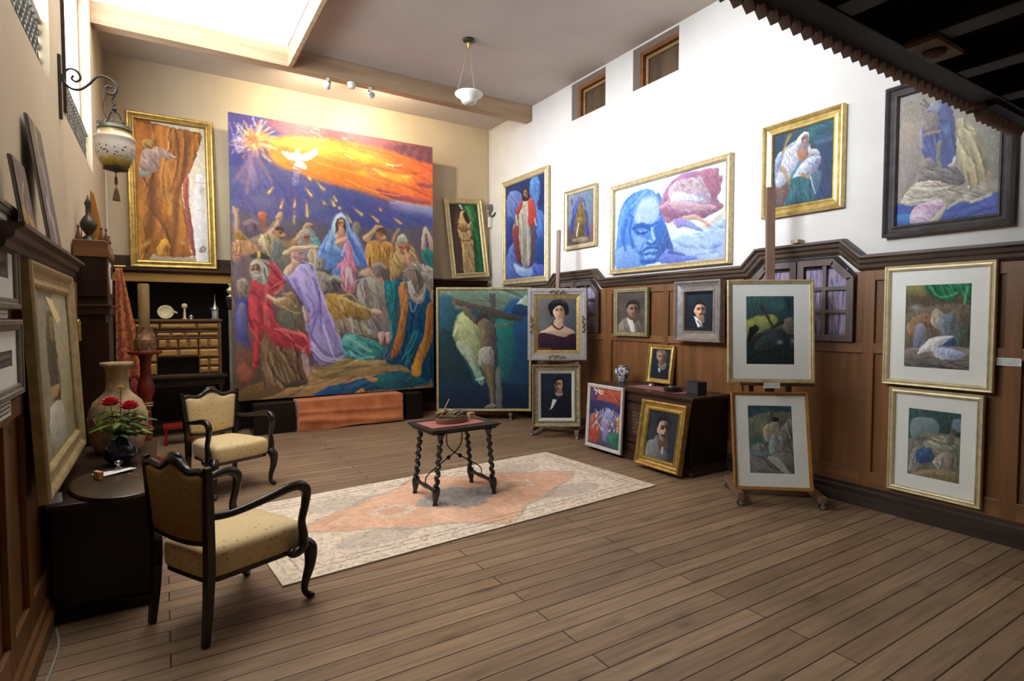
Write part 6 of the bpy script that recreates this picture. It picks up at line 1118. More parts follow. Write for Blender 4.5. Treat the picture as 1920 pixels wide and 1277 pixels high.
hang(a, 'unframed_painting', 'smaller dark unframed canvas standing on the left wall cornice', 'painting', [(24, 295), (48, 316), (65, 431), (44, 421)], (-.475, 3.7, 1.985), L90, RAD(7), thick=.015, sub=mat('canvas_edge', '#8f8a86'))
a = paint_sketch([(62, 240), (90, 282), (105, 456), (87, 446)], (0, 200, 4.5625), 150, .5, 201, [([(350, 330), (360, 450), (375, 560)], 22, '#c0a048'), ([(390, 600), (410, 800), (400, 960)], 40, '#9c948c'), ([(400, 880), (430, 1000), (440, 1140)], 40, '#b8aca4'), ([(450, 760), (455, 900), (470, 1100)], 20, '#5c5058')])
hang(a, 'unframed_painting', 'larger dark unframed canvas standing on the left wall cornice', 'painting', [(62, 240), (90, 282), (105, 456), (87, 446)], (-.475, 4.3, 1.985), L90, RAD(7), thick=.015, sub=mat('canvas_edge', '#8f8a86'))
def sheet_frame(label, px, seed):
    a = paint_sketch(px, (0, 0, 1), 90, .8, seed, [([(px[0][0]+4, px[0][1]+60), (px[1][0]-8, px[1][1]+50)], 30, '#8c8474'), ([(px[3][0]+8, px[3][1]-40), (px[2][0]-6, px[2][1]-60)], 24, '#54483c')])
    return hang(a, 'framed_sheet', label, 'picture', px, (XL+.05, 0, 0), L90, 0, (mat('green_grey_frame', (.20, .18, .13), .5, .1, (.14, .12, .09), 12), 'flat', .045, .03), matw=(.08, .08, .08), pm=M_PASTEL)
sheet_frame('grey green framed sheet high at the left edge near the cornice', [(-75, 330), (26, 388), (27, 577), (-75, 577)], 211)
sheet_frame('grey green framed sheet at the left edge, below the other one', [(-75, 600), (37, 603), (33, 738), (-75, 790)], 221)

# caption cards
M_CARD = mat('caption_card', (.80, .79, .75), .8)
M_INK = mat('caption_ink', (.10, .10, .10), .8)
def card(label, M, w, h, lines=3, group='caption cards'):
    t = thing('caption_card', label, 'label', M=M, group=group)
    MB().box(-w/2, w/2, -.003, .001, 0, h).build('card', M_CARD, t)
    b = MB(); r = random.Random(int(w*1e5)+lines)
    for k in range(lines):
        z = h*(1-(k+1)/(lines+1)); x = -w*.42
        while x < w*.38:
            u = r.uniform(.01, .03)*w/.12; b.box(x, min(x+u, w*.42), -.0036, -.0031, z-h*.02, z+h*.035); x += u+.006*w/.12
    b.build('text_line', M_INK, t); return t
def onplane(px, py, p0, th): 
    r, n, u = plane_of(th, 0); q = hitp(px, py, p0, n)
    return Matrix(((r.x, -n.x, u.x, q.x), (r.y, -n.y, u.y, q.y), (r.z, -n.z, u.z, q.z), (0, 0, 0, 1)))
card('white caption card on the right wall panelling beside matted sketches', onplane(1891, 686, (5.035, 0, 0), R90), .14, .055)
card('small white caption card on the tall easel tray under upper sketch', onplane(1447, 728, dpt(1447, 722, 4.72), TB), .13, .045, 1)
card('white caption card at the left edge below the lower framed sheet', onplane(8, 785, (XL+.046, 0, 0), L90), .20, .12, 6)
card('white caption card at the left edge between the two framed sheets', onplane(4, 597, (XL+.046, 0, 0), L90), .16, .05, 2)
# ================================================================== gallery overhead
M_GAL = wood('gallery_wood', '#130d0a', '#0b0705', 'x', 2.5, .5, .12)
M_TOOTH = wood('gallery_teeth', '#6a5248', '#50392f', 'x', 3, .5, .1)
GY, GZ = 1.47, 2.85
g = thing('gallery_balcony', 'dark wooden coffered gallery overhead at upper right with sawtooth edge', 'balcony', (0, 0, 0))
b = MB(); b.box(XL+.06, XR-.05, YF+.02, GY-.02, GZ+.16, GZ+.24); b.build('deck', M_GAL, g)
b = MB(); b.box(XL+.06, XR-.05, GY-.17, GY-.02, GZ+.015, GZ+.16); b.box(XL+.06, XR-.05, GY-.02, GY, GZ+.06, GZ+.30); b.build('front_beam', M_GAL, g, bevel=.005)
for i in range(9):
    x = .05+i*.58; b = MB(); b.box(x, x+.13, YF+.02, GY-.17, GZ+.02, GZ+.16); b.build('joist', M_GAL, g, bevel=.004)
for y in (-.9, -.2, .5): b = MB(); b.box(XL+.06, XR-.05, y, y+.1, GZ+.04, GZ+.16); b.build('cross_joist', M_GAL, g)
def teeth(x0, x1, y0, y1, z0, z1, n):
    b = MB(); p = (x1-x0)/n
    for i in range(n):                     # carved three-sided points
        a = x0+i*p; c = a+p
        b.add([(a, y0, z1), (c, y0, z1), (a, y1, z1), (c, y1, z1), (c-.002, y1, z0), (c-.002, y0+(y1-y0)*.35, z0)], [(0, 1, 3, 2), (2, 3, 4), (0, 5, 1), (0, 2, 4, 5), (1, 5, 4, 3)])
    return b
teeth(.9, 4.16, GY-.06, GY+.005, GZ-.022, GZ+.058, 40).build('sawtooth_trim', M_TOOTH, g)
teeth(4.16, 4.80, GY-.1, GY-.02, GZ-.06, GZ+.012, 8).build('sawtooth_trim', M_TOOTH, g)
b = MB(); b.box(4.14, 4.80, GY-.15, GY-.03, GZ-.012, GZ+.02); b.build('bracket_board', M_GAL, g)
b = MB(); b.box(4.13, 4.16, GY-.1, GY, GZ-.01, GZ+.07); b.build('bracket_end', M_TOOTH, g)
b = MB(); b.box(2.97, 3.25, 1.17, 1.30, GZ+.0, GZ+.02); ro = b.build('rosette_panel', mat('rosette_wood', '#7c6a54', .6, c2='#5c4c3a', scale=9), g)
b = MB(); b.lathe([(.002, -.012), (.02, -.02), (.045, -.012), (.05, .0)], 16, T(3.11, 1.235, GZ+.0))
for k in range(8): b.ball((3.11+.035*math.cos(k*PI/4), 1.235+.035*math.sin(k*PI/4), GZ-.008), .014, .014, .01, 8)
b.build('rosette', mat('rosette_red', '#4a241c', .6, c2='#2c1612', scale=30), ro, smooth='all')

# ================================================================== built-in cupboards with curtained glass doors
def curtain_mat():
    m, N, L, P = new_mat('cupboard_curtain')
    tc = N.new('ShaderNodeTexCoord'); nz = N.new('ShaderNodeTexNoise'); nz.inputs['Scale'].default_value = 40; nz.inputs['Detail'].default_value = 3
    mp = N.new('ShaderNodeMapping'); mp.inputs['Scale'].default_value = (1, 1.6, .16); L.new(tc.outputs['Object'], mp.inputs[0]); L.new(mp.outputs[0], nz.inputs['Vector'])
    r = N.new('ShaderNodeValToRGB'); e = r.color_ramp.elements
    e[0].position = .34; e[0].color = (*lin('#3c4468'), 1); e[1].position = .68; e[1].color = (*lin('#a89088'), 1)
    for p, c in ((.45, '#7c7490'), (.53, '#9a8ca0'), (.6, '#8a6a70')): q = e.new(p); q.color = (*lin(c), 1)
    L.new(nz.outputs['Fac'], r.inputs[0]); L.new(r.outputs[0], P.inputs['Base Color']); P.inputs['Roughness'].default_value = .75
    return m
M_CURT = curtain_mat(); M_CUPD = wood('cupboard_grey_wood', '#6a5a52', '#4a3c36', 'z', 3, .45)
M_GLASS = glass('thin_glass')
def cupboard(label, y0, y1, dz):
    zt = 1.995+dz-.01; zb = 1.39; ch = dz+.02; x = XR-.022; ym = (y0+y1)/2
    t = thing('built_in_cupboard', label, 'cupboard', (x, ym, 0))
    def LM(b): return T(-x, -ym, 0)
    b = MB(); b.box(-.012, .0, y0-ym+.01, y1-ym-.01, zb-.02, zt-ch); b.prism([(y0-ym+.01, zt-ch), (y1-ym-.01, zt-ch), (y1-ym-ch, zt), (y0-ym+ch, zt)], -.012, 0, 'x')
    b.build('back_panel', mat('cupboard_inside', (.02, .016, .014), .8), t)
    for s in (-1, 1):
        e = (y1-ym-.015) if s > 0 else -(ym-y0-.015)   # outer edge of this door, local
        i = .006*s
        d = MB(); F = .06; X0, X1 = -.05, -.022
        def rect(a, c, z0, z1): d.box(X0, X1, min(a, c), max(a, c), z0, z1)
        rect(i, i+s*F, zb, zt-.02)                                        # meeting stile
        rect(e-s*F, e, zb, zt-ch-.02)                                     # hanging stile
        rect(i+s*F, e-s*F, zb, zb+F)                                      # bottom rail
        rect(i+s*F, e-s*ch, zt-.02-F, zt-.02)                             # top rail
        q = [(e, zt-ch-.02), (e-s*ch, zt-.02), (e-s*ch-s*.03, zt-.02-F), (e-s*F, zt-ch-.02-.03)]
        d.prism(q, X0, X1, 'x')
        do = d.build('door', M_CUPD, t, bevel=.004)
        g_ = MB(); mid = (i+s*F+e-s*F)/2; h = zt-.02-F-zb-F
        g_.box(-.046, -.026, mid-.017, mid+.017, zb+F, zt-.02-F)
        for k in (1, 2):
            z = zb+F+h*k/3
            g_.box(-.046, -.026, min(i+s*F, mid-s*.017), max(i+s*F, mid-s*.017), z-.016, z+.016); g_.box(-.046, -.026, min(mid+s*.017, e-s*F), max(mid+s*.017, e-s*F), z-.016, z+.016)
        g_.build('glazing_bar', M_CUPD, do)
        a0, a1 = min(i+s*F, e-s*F), max(i+s*F, e-s*F)
        r = random.Random(int(ym*100)+s); ph = [r.uniform(0, 6) for _ in range(3)]
        def cf(u, v):
            y = a0+.004+(a1-a0-.008)*u
            return (-.0185+.0045*math.sin(u*46+ph[0]+math.sin(v*5+ph[1])*1.2)+.0015*math.sin(u*90+v*7), y, zb+F*.6+(zt-.02-F*.5-ch*.35-zb-F*.6)*v)
        MB().sheet(cf, 60, 10, (.001, 0, 0)).build('curtain', M_CURT, do, smooth='all')
    return t
cupboard('built in cupboard with curtained glass doors behind the tall right easel', 2.52, 3.57, .155)
cupboard('built in cupboard with curtained glass doors behind the portrait easel', 5.83, 6.93, .14)
b = MB(); b.box(-.05, .05, -.035, .035, 0, .035); o = b.build('wooden_block', mat('light_block', '#c4a888', .6), None, bevel=.004); o.location = (XR-.06, 3.05, 2.286); tag(o, 'small pale wooden block lying on the raised cornice', 'block')

# ================================================================== easels
M_EAS = wood('easel_beech', '#8a6a55', '#6c5040', 'z', 3, .5)
M_CHROME = mat('castor_metal', (.6, .6, .6), .25, .9)
M_RUB = mat('castor_black', (.02, .02, .02), .5)
def castor(x, y, t, par):
    c = MB(); c.tube([(x, y-.009, .027), (x, y+.009, .027)], .026, 14); o = c.build('castor', M_RUB, par, smooth=True)
    c = MB(); c.tube([(x, y-.016, .027), (x, y-.012, .027)], .02, 12); c.tube([(x, y+.012, .027), (x, y+.016, .027)], .02, 12); c.box(x-.012, x+.012, y-.018, y+.018, .05, .062); c.box(x-.008, x+.008, y-.018, y-.0145, .03, .055); c.box(x-.008, x+.008, y+.0145, y+.018, .03, .055); c.build('fork', M_CHROME, o)
def easel(label, base, th, w, depth, mast_h, top_z, tray_z=(), low_z=.12, lean=.07, mast_w=.055, upr=True, sup=.25, tray_d=.2, mast_x=0.):
    """H-frame studio easel; local y points away from the viewer"""
    t = thing('studio_easel', label, 'easel', base, th)
    for s in (-1, 1):
        b = MB(); b.box(s*w/2-.03, s*w/2+.03, -.10, depth, .062, .115); f = b.build('runner', M_EAS, t, bevel=.006)
        for y in (-.07, depth-.04): castor(s*w/2, y, t, f)
    b = MB(); b.box(-w/2+.03, w/2-.03, sup-.02, sup+.06, .07, .11); b.box(-w/2+.03, w/2-.03, depth-.10, depth-.05, .07, .11); b.build('crossbar', M_EAS, t)
    if upr:
        for s in (-1, 1):
            b = MB(); b.prism([(sup, .11), (sup+.04, .11), (sup+.04+lean*top_z, top_z), (sup+lean*top_z, top_z)], s*.16-.02, s*.16+.02, 'x'); b.build('upright', M_EAS, t)
    b = MB(); b.prism([(sup, .11), (sup+.04, .11), (sup+.04+lean*mast_h, mast_h), (sup+lean*mast_h, mast_h)], mast_x-mast_w/2, mast_x+mast_w/2, 'x'); b.build('mast', M_EAS, t, bevel=.004)
    for z in tray_z:
        y = sup+lean*z
        b = MB(); b.box(-w*.47, w*.47, y-tray_d, y-.002, z-.028, z); b.box(-w*.47, w*.47, y-tray_d, y-tray_d+.01, z, z+.012); b.build('tray', M_EAS, t, bevel=.004)
    return t
# tall easel at the right
bl, br = hit(1388, 948, 2, 0), hit(1541, 956, 2, 0); th = math.atan2(br.y-bl.y, br.x-bl.x); mid = (bl+br)/2
nrm = Vector((-math.sin(th), math.cos(th), 0)); base = mid+nrm*.07
easel('tall wooden studio easel on castors holding two matted sketches', base, th, (br-bl).length, .46, 2.78, 1.15, (1.035,), .12, .05, .075)
# portrait easel
bl, br = hit(997, 817, 2, 0), hit(1082, 824, 2, 0); th = math.atan2(br.y-bl.y, br.x-bl.x); mid = (bl+br)/2
nrm = Vector((-math.sin(th), math.cos(th), 0)); base = mid+nrm*.07
easel('wooden castor easel behind the two portraits of woman and man', base, th, (br-bl).length, .44, 2.82, 1.3, (.995,), .12, .05, .05, mast_x=-.09)
# low trolley of the green painting
bl = dpt(862, 788, 8.75); br = dpt(957, 786, 8.75); bl.z = br.z = 0; th = TE; mid = (bl+br)/2; nrm = Vector((-math.sin(th), math.cos(th), 0))
easel('low castor easel under the large green painting', mid+nrm*.06, th, (br-bl).length, .45, 1.7, 1.2, (.14,), .1, .05)

# ================================================================== armchairs
def fabric_mat():
    m, N, L, P = new_mat('cream_brocade')
    tc = N.new('ShaderNodeTexCoord'); vo = N.new('ShaderNodeTexVoronoi'); vo.inputs['Scale'].default_value = 27; vo.inputs['Randomness'].default_value = .75
    L.new(tc.outputs['Object'], vo.inputs['Vector'])
    wv = N.new('ShaderNodeTexNoise'); wv.inputs['Scale'].default_value = 120; L.new(tc.outputs['Object'], wv.inputs['Vector'])
    ad = N.new('ShaderNodeMath'); ad.operation = 'ADD'; mu = N.new('ShaderNodeMath'); mu.operation = 'MULTIPLY'; mu.inputs[1].default_value = .5
    L.new(wv.outputs['Fac'], mu.inputs[0]); L.new(vo.outputs['Distance'], ad.inputs[0]); L.new(mu.outputs[0], ad.inputs[1])
    r = N.new('ShaderNodeValToRGB'); e = r.color_ramp.elements
    e[0].position = .39; e[0].color = (*lin('#ae9264'), 1); e[1].position = .52; e[1].color = (*lin('#d8bc88'), 1)
    L.new(ad.outputs[0], r.inputs[0]); L.new(r.outputs[0], P.inputs['Base Color']); P.inputs['Roughness'].default_value = .7; P.inputs['Sheen Weight'].default_value = .2
    return m
M_FAB = fabric_mat(); M_FABB = mat('tan_back_cloth', '#a07c48', .8, c2='#8a683a', scale=70, detail=2)
M_EBON = mat('ebonised_wood', (.012, .009, .008), .22, 0, (.02, .013, .010), 6, .03, .5)
def armchair(label, loc, rz):
    t = thing('armchair', label, 'armchair', loc, rz, group='cream upholstered armchairs')
    # seat: domed upholstery over a trapezoid
    def outline(k, n=40):
        pts = []
        for i in range(n):
            a = 2*PI*i/n; c, s = math.cos(a), math.sin(a); e = .28
            u = math.copysign(abs(c)**e, c); v = math.copysign(abs(s)**e, s)
            pts.append((u*.275*k, v*(.245+.032*u)*k))
        return pts
    b = MB(); vs = []; n = 40; rings = [(.985, .315), (1.0, .33), (1.0, .415), (.985, .437), (.9, .455), (.7, .468), (.4, .475), (.1, .477)]
    for k, z in rings: vs += [(x, y, z) for x, y in outline(k)]
    fs = [(i*n+j, i*n+(j+1) % n, (i+1)*n+(j+1) % n, (i+1)*n+j) for i in range(len(rings)-1) for j in range(n)]+[list(range(n))[::-1], list(range((len(rings)-1)*n, len(rings)*n))]
    b.add(vs, fs).build('seat', M_FAB, t, smooth='all')
    b = MB(); vs = [(x*.96, y*.96, z) for z in (.285, .318) for x, y in outline(1)]
    b.add(vs, [(j, (j+1) % n, n+(j+1) % n, n+j) for j in range(n)]+[list(range(n))[::-1], list(range(n, 2*n))]).build('seat_rail', M_EBON, t)
    lean = .05
    def back(y, z): return (-.277-(z-.47)*lean, y, z)
    for s in (-1, 1):
        b = MB(); P = spline([(-.305, s*.230, 0), (-.286, s*.226, .18), (-.276, s*.226, .36), (-.276, s*.230, .48), (-.288, s*.250, .72), (-.298, s*.264, .885)], 5)
        b.tube(P, interp([.022, .027, .031, .030, .027, .022], len(P)), 4, up=(1, 1, 0)).build('leg', M_EBON, t, smooth=False, bevel=.003)
        b = MB(); P = spline([(.252, s*.262, .335), (.285, s*.285, .29), (.283, s*.285, .20), (.262, s*.272, .11), (.258, s*.268, .05), (.285, s*.28, .016), (.305, s*.29, .022)], 6)
        b.tube(P, interp([.034, .040, .030, .022, .018, .019, .012], len(P)), 12).build('leg', M_EBON, t, smooth='all')
        b = MB(); P = spline([(-.284, s*.243, .635), (-.18, s*.268, .63), (-.02, s*.290, .652), (.13, s*.300, .676), (.205, s*.302, .672), (.248, s*.302, .63), (.238, s*.302, .55), (.215, s*.302, .47), (.225, s*.302, .39), (.215, s*.302, .325), (.165, s*.300, .305), (.135, s*.298, .325)], 6)
        b.tube(P, interp([.018, .018, .021, .026, .029, .029, .024, .022, .027, .031, .025, .022], len(P)), 12, flat=.9).build('arm', M_EBON, t, smooth='all')
    # padded back: front in brocade, plain cloth behind
    def crest(u): return .845+.022*math.cos(u*PI)**2*(1 if abs(u) < .5 else .3)-.03*abs(u)**2+.012*math.cos(u*7)
    def bf(front):
        def f(u, v):
            a = u*2-1; z0 = .515-.018*(1-a*a); z = z0+(crest(a)-z0)*v; y = a*(.205+.034*v)
            p = back(y, z); d = .020*(1-a**4)*(1-(2*v-1)**4)
            return (p[0]+(.018+d if front else -.018-d*.5), p[1], p[2])
        return f
    MB().sheet(bf(True), 20, 14, (-.016, 0, 0)).build('backrest', M_FAB, t, smooth='all')
    MB().sheet(bf(False), 20, 14, (.016, 0, 0)).build('back_cover', M_FABB, t, smooth='all')
    P = [back(a*.258, crest(a)+.018) for a in np.linspace(-1, 1, 27)]
    b = MB(); b.tube(P, [.018+.012*math.exp(-(a*4)**2) for a in np.linspace(-1, 1, 27)], 8, flat=1.1)
    b.ball((P[13][0], 0, P[13][2]+.014), .02, .055, .022, 12); b.build('crest_rail', M_EBON, t, smooth='all')
    P = [back(a*.212, .505-.022*(1-a*a)) for a in np.linspace(-1, 1, 13)]
    MB().tube(P, .020, 8).build('bottom_rail', M_EBON, t, smooth='all')
    return t
c1 = (hit(395, 1213, 2, 0)+hit(290, 1167, 2, 0)+hit(570, 1120, 2, 0)+hit(447, 1083, 2, 0))/4
armchair('cream armchair nearest the viewer, seen from behind, beside the rug', (c1.x+.02, c1.y, 0), RAD(29))
armchair('cream armchair farther off, facing the viewer in front of the desk cabinet', (.50, 5.86, 0), RAD(-66))

# ================================================================== rug
def paint_rug():
    q = [(414, 964), (1040, 846), (1230, 912), (530, 1102)]
    a = Art(q, 240, 2.05, '#d4bca0', 301); a.Z(480, 820, 2.4615); P, L, B = a.poly, a.line, a.blob
    C = a.C; h, w = a.h, a.w
    yy, xx = np.mgrid[0:h, 0:w]; u, v = xx/w, yy/h
    du = np.minimum(u*2.05, (1-u)*2.05); dv = np.minimum(v, 1-v); e = np.minimum(du, dv)
    lace = vnoise(h, w, 5, 5, 5)+.6*vnoise(h, w, 2.5, 2.5, 6)
    ring = np.abs(np.sin(lace*11)); ink = np.clip((.34-ring)*3.2, 0, 1)
    base = rgb('#e6d0b8'); dark = rgb('#a48a76')
    C[:] = base+(dark-base)*(ink*.8)[..., None]
    # peach field shaped like a long lozenge with scalloped edge
    X, Y = (u-.5)*2.05, v-.5
    sc_ = .03*np.cos(X*14)*np.cos(Y*9)
    d = (np.abs(X)/1.02+np.abs(Y)/.56+sc_*2)*.95
    f = np.clip((.80-d)*22, 0, 1); peach = rgb('#e4b090')+(vnoise(h, w, 40, 40, 8)[..., None]-.5)*.10
    C[:] = C*(1-f[..., None])+peach*f[..., None]
    edge = np.clip(1-np.abs(d-.80)*26, 0, 1); C[:] = C*(1-.55*edge[..., None])+dark*.55*edge[..., None]
    # scattered sprays within the field
    for cx_, cy_, r in ((-.38, 0, .13), (.38, 0, .13), (-.62, 0, .07), (.62, 0, .07)):
        dd = np.hypot((X-cx_), (Y-cy_)*1.3); m = np.clip((r-dd)*40, 0, 1)*np.clip((dd-r*.45)*40, 0, 1); C[:] = C*(1-m[..., None]*.8)+(base+(dark-base)*ink[..., None])*m[..., None]*.8
    dd = np.abs(X)/.30+np.abs(Y)/.21+.08*np.cos(np.arctan2(Y, X)*8); m = np.clip((1-dd)*12, 0, 1)
    med = rgb('#aea096')+(rgb('#7c7a80')-rgb('#aea096'))*ink[..., None]; C[:] = C*(1-m[..., None])+med*m[..., None]
    for cx_ in (-.80, .80):
        for cy_ in (-.27, .27):
            dd = np.hypot((X-cx_*.72)/.2, (Y-cy_)/.1); m = np.clip((1-dd)*8, 0, 1); C[:] = C*(1-m[..., None]*.5)+(rgb('#b8a898')+(dark-rgb('#b8a898'))*ink[..., None])*m[..., None]*.5
    for lo, hi in ((.075, .085), (.115, .121), (.03, .036)):
        m = ((e > lo) & (e < hi)); C[m] = C[m]*.8
    C[e < .012] = rgb('#e2d2ba')
    a.tex(.05, 6, 6, 0, 9); return a
ra = paint_rug()
p = [hit(*q, 2, 0) for q in ((530, 1102), (1230, 912), (1040, 846))]
ux = (p[1]-p[0]).normalized(); W_ = (p[1]-p[0]).length; uy = Vector((-ux.y, ux.x, 0)); H_ = (p[2]-p[1]).dot(uy)
Mr = Matrix(((ux.x, 0, uy.x, p[0].x+ux.x*W_/2), (ux.y, 0, uy.y, p[0].y+ux.y*W_/2), (0, -1, 0, .012), (0, 0, 0, 1)))
t = thing('lace_patterned_rug', 'cream rug with peach field and lace pattern on the plank floor', 'rug', M=Mr)
ra.mesh('pile', t, attr_mat('rug_wool', .95, .05, .5, 260.), -W_/2, W_/2, 0, H_, 0)
def rim(i, n, L_): return .006*math.sin(i*2.1)
b = MB(); b.box(-W_/2, W_/2, .002, .0115, 0, H_); b.build('backing', mat('rug_back', '#c8b498', .9), t)

# ================================================================== twisted-leg table
t = thing('side_table', 'small black table with barley twist legs standing on the rug', 'table', (2.21, 4.53, .0125), RAD(2))
M_TAB = mat('table_black', (.016, .015, .017), .25, 0, (.03, .024, .022), 5, .04, .5)
b = MB()
for k, (a, z0, z1) in enumerate(((.0, .628, .642), (.014, .614, .628), (.03, .596, .614))): b.box(-.345+a, .345-a, -.245+a, .245-a, z0, z1)
b.build('tabletop', M_TAB, t, bevel=.004)
for sx in (-1, 1):
    for sy in (-1, 1):
        lo, hi = Vector((sx*.295, sy*.205, 0)), Vector((sx*.235, sy*.20, .596)); d = hi-lo
        b = MB(); n = 14; K = 90; vs = []
        for i in range(K+1):
            f = i/K; z = f
            for j in range(n):
                a = 2*PI*j/n
                if f < .04: r = .022-.1*f
                elif f < .12: r = .018+.14*(f-.04)
                elif f < .25: r = .029+.006*math.sin((f-.12)/.13*PI)
                elif f > .93: r = .024+.012*((f-.93)/.07)
                else: r = .0185+.0075*math.cos(a-f*2*PI*9)+.004*abs(math.sin(f*PI*16))
                vs.append(lo+d*f+Vector((r*math.cos(a), r*math.sin(a), 0)))
        b.add(vs, [(i*n+j, i*n+(j+1) % n, (i+1)*n+(j+1) % n, (i+1)*n+j) for i in range(K) for j in range(n)]+[list(range(n))[::-1], list(range(K*n, (K+1)*n))])
        b.build('leg', M_TAB, t, smooth=True)
    b = MB(); x = sx*.283; P = [(x, -.18, .115), (x, -.15, .115), (x, -.1, .115), (x, 0, .115), (x, .1, .115), (x, .15, .115), (x, .18, .115)]
    b.tube(P, [.016, .022, .015, .022, .015, .022, .016], 10).build('stretcher', M_TAB, t, smooth='all')
for s in (-1, 1):
    P = spline([(s*.283, 0, .128), (s*.27, 0, .20), (s*.12, 0, .30), (0, s*.006, .375), (-s*.07, s*.006, .46), (-s*.075, 0, .596)], 8)
    b = MB(); b.tube(P, .0055, 8)
    b.lathe([(.003, -.02), (.02, -.008), (.022, 0), (.02, .008), (.003, .02)], 12, T(s*.06, s*.003, .335)@RY(s*RAD(55))); b.build('iron_brace', mat('wrought_iron', (.012, .011, .011), .45, .5), t, smooth='all')
ZT = .6545
M_RED = mat('red_cloth', '#9c3a38', .85, c2='#7c2a2c', scale=40, sheen=.3)
b = MB(); b.sheet(lambda u, v: (-.27+.54*u, -.16+.32*v, .0012+.0008*math.sin(u*9+v*7)), 14, 10, (0, 0, .0015)); o = b.build('table_mat', mat('rose_cloth', '#b06a5e', .85, c2='#98544c', scale=40), smooth='all'); o.location = (2.19, 4.54, ZT); o.rotation_euler = (0, 0, .06); tag(o, 'faded rose cloth mat lying on the twisted leg table', 'cloth')
# palette-board with a cast pair of hands holding a brush
ZM = ZT+.0036
M_BOARD = wood('board_wood', '#8a6248', '#5c3c2a', 'x', 4, .45)
t = thing('hand_sculpture', 'bronze toned hand sculpture holding a brush, on an oval wooden base', 'sculpture', (2.20, 4.55, ZM), RAD(4)); t.scale = (1.18, 1.18, 1.18)
def oval(k, z): return [(.135*k*math.cos(a), .085*k*math.sin(a), z) for a in [2*PI*i/36 for i in range(36)]]
b = MB(); R_ = [(1, 0), (1, .03), (.97, .036), (.0, .036)]; vs = []
for k, z in R_: vs += oval(k, z)
b.add(vs, [(i*36+j, i*36+(j+1) % 36, (i+1)*36+(j+1) % 36, (i+1)*36+j) for i in range(3) for j in range(36)]+[list(range(36))[::-1]]); b.build('base', M_BOARD, t, smooth=True)
M_BRZ = mat('hand_bronze', (.20, .145, .08), .42, .3, (.10, .07, .04), 25, .2)
def hand(cx, cy, ang, side, hold):
    b = MB(); M_ = T(cx, cy, .036)@RZ(ang)
    P = spline([(-.085, 0, .030), (-.05, 0, .034), (-.02, 0, .040), (.01, 0, .042), (.032, 0, .038)], 5)
    b.tube(P, interp([.025, .024, .030, .037, .033], len(P)), 14, M=M_, flat=.62, up=(0, 1, 0))       # wrist and palm
    for k, (y, L_, cu) in enumerate(((-.026, .062, 1.0), (-.009, .072, .9), (.009, .068, .95), (.025, .052, 1.1))):
        c = cu*(1.25 if hold else .55)
        q = [Vector((.025, y, .042))]; a = .18; 
        for m, f in ((.45, .5), (.32, 1), (.26, .9)):
            a -= c*f*.62; q.append(q[-1]+Vector((math.cos(a)*L_*m, y*.08, math.sin(a)*L_*m)))
        for v in q: v.z = max(v.z, .010)
        Pf = spline(q, 4); b.tube(Pf, interp([.0105, .0095, .0085, .0068], len(Pf)), 10, M=M_)
        b.ball(tuple(q[-1]), .0068, n=8, M=M_)
    Pt = spline([(-.025, side*.024, .036), (.0, side*.045, .034), (.026, side*.050, .030), (.045, side*.040, .024)], 4)
    b.tube(Pt, interp([.014, .012, .0105, .008], len(Pt)), 10, M=M_); b.ball((.045, side*.040, .024), .008, n=8, M=M_)
    return b
hand(.035, -.015, PI+.25, 1, False).build('hand', M_BRZ, t, smooth='all')
hand(-.05, .02, PI-.5, -1, True).build('hand', M_BRZ, t, smooth='all')
b = MB(); b.tube([(-.10, 0, .05), (-.02, .01, .175)], [.0035, .005], 8); b.build('paintbrush', mat('brush_wood', '#b48a58', .5), t)
b = MB(); b.tube([(-.10, 0, .05), (-.112, -.002, .036)], [.004, .0015], 8); b.build('bristle', mat('brush_hair', '#3c2c20', .8), t)
b = MB(); b.box(-.03, .03, -.022, .022, 0, .05); b.box(-.032, .032, -.024, .024, .05, .058)
o = b.build('wooden_box', mat('cream_box', '#c8ae84', .6, c2='#a88c60', scale=20), bevel=.002); o.location = (2.42, 4.61, ZM); o.rotation_euler = (0, 0, .3); tag(o, 'small cream box at the right end of the twisted leg table', 'box')
# ================================================================== carved chest by the right wall
M_CHEST = wood('chest_oak', '#4c342a', '#2e1e18', 'y', 3, .35, .15)
M_CHD = wood('chest_side', '#17100d', '#0c0807', 'z', 3, .4, .1)
CZ = .80
t = thing('chest', 'long dark carved wooden chest against the right wall panelling', 'chest', (4.74, 4.53, 0))
b = MB(); b.box(-.31, .285, -.80, .78, CZ-.028, CZ); b.box(-.295, .285, -.785, .765, CZ-.045, CZ-.028); b.build('top', M_CHEST, t, bevel=.005)
b = MB(); b.box(-.255, .28, -.75, .73, .10, CZ-.045); b.build('body', M_CHD, t)
b = MB()
for k, (a, z0, z1) in enumerate(((.0, 0, .05), (.015, .05, .075), (.03, .075, .10))): b.box(-.30+a, .285, -.79+a, .77-a, z0, z1)
b.build('plinth', M_CHEST, t, bevel=.006)
b = MB()
for y0, y1 in ((-.75, -.67), (-.30, -.22), (.20, .28), (.65, .73)): b.box(-.272, -.255, y0, y1, .10, CZ-.045)
for y0, y1 in ((-.67, -.30), (-.22, .20), (.28, .65)): b.box(-.272, -.255, y0, y1, CZ-.14, CZ-.045); b.box(-.272, -.255, y0, y1, .10, .18)
b.build('front_frame', M_CHEST, t, bevel=.005)
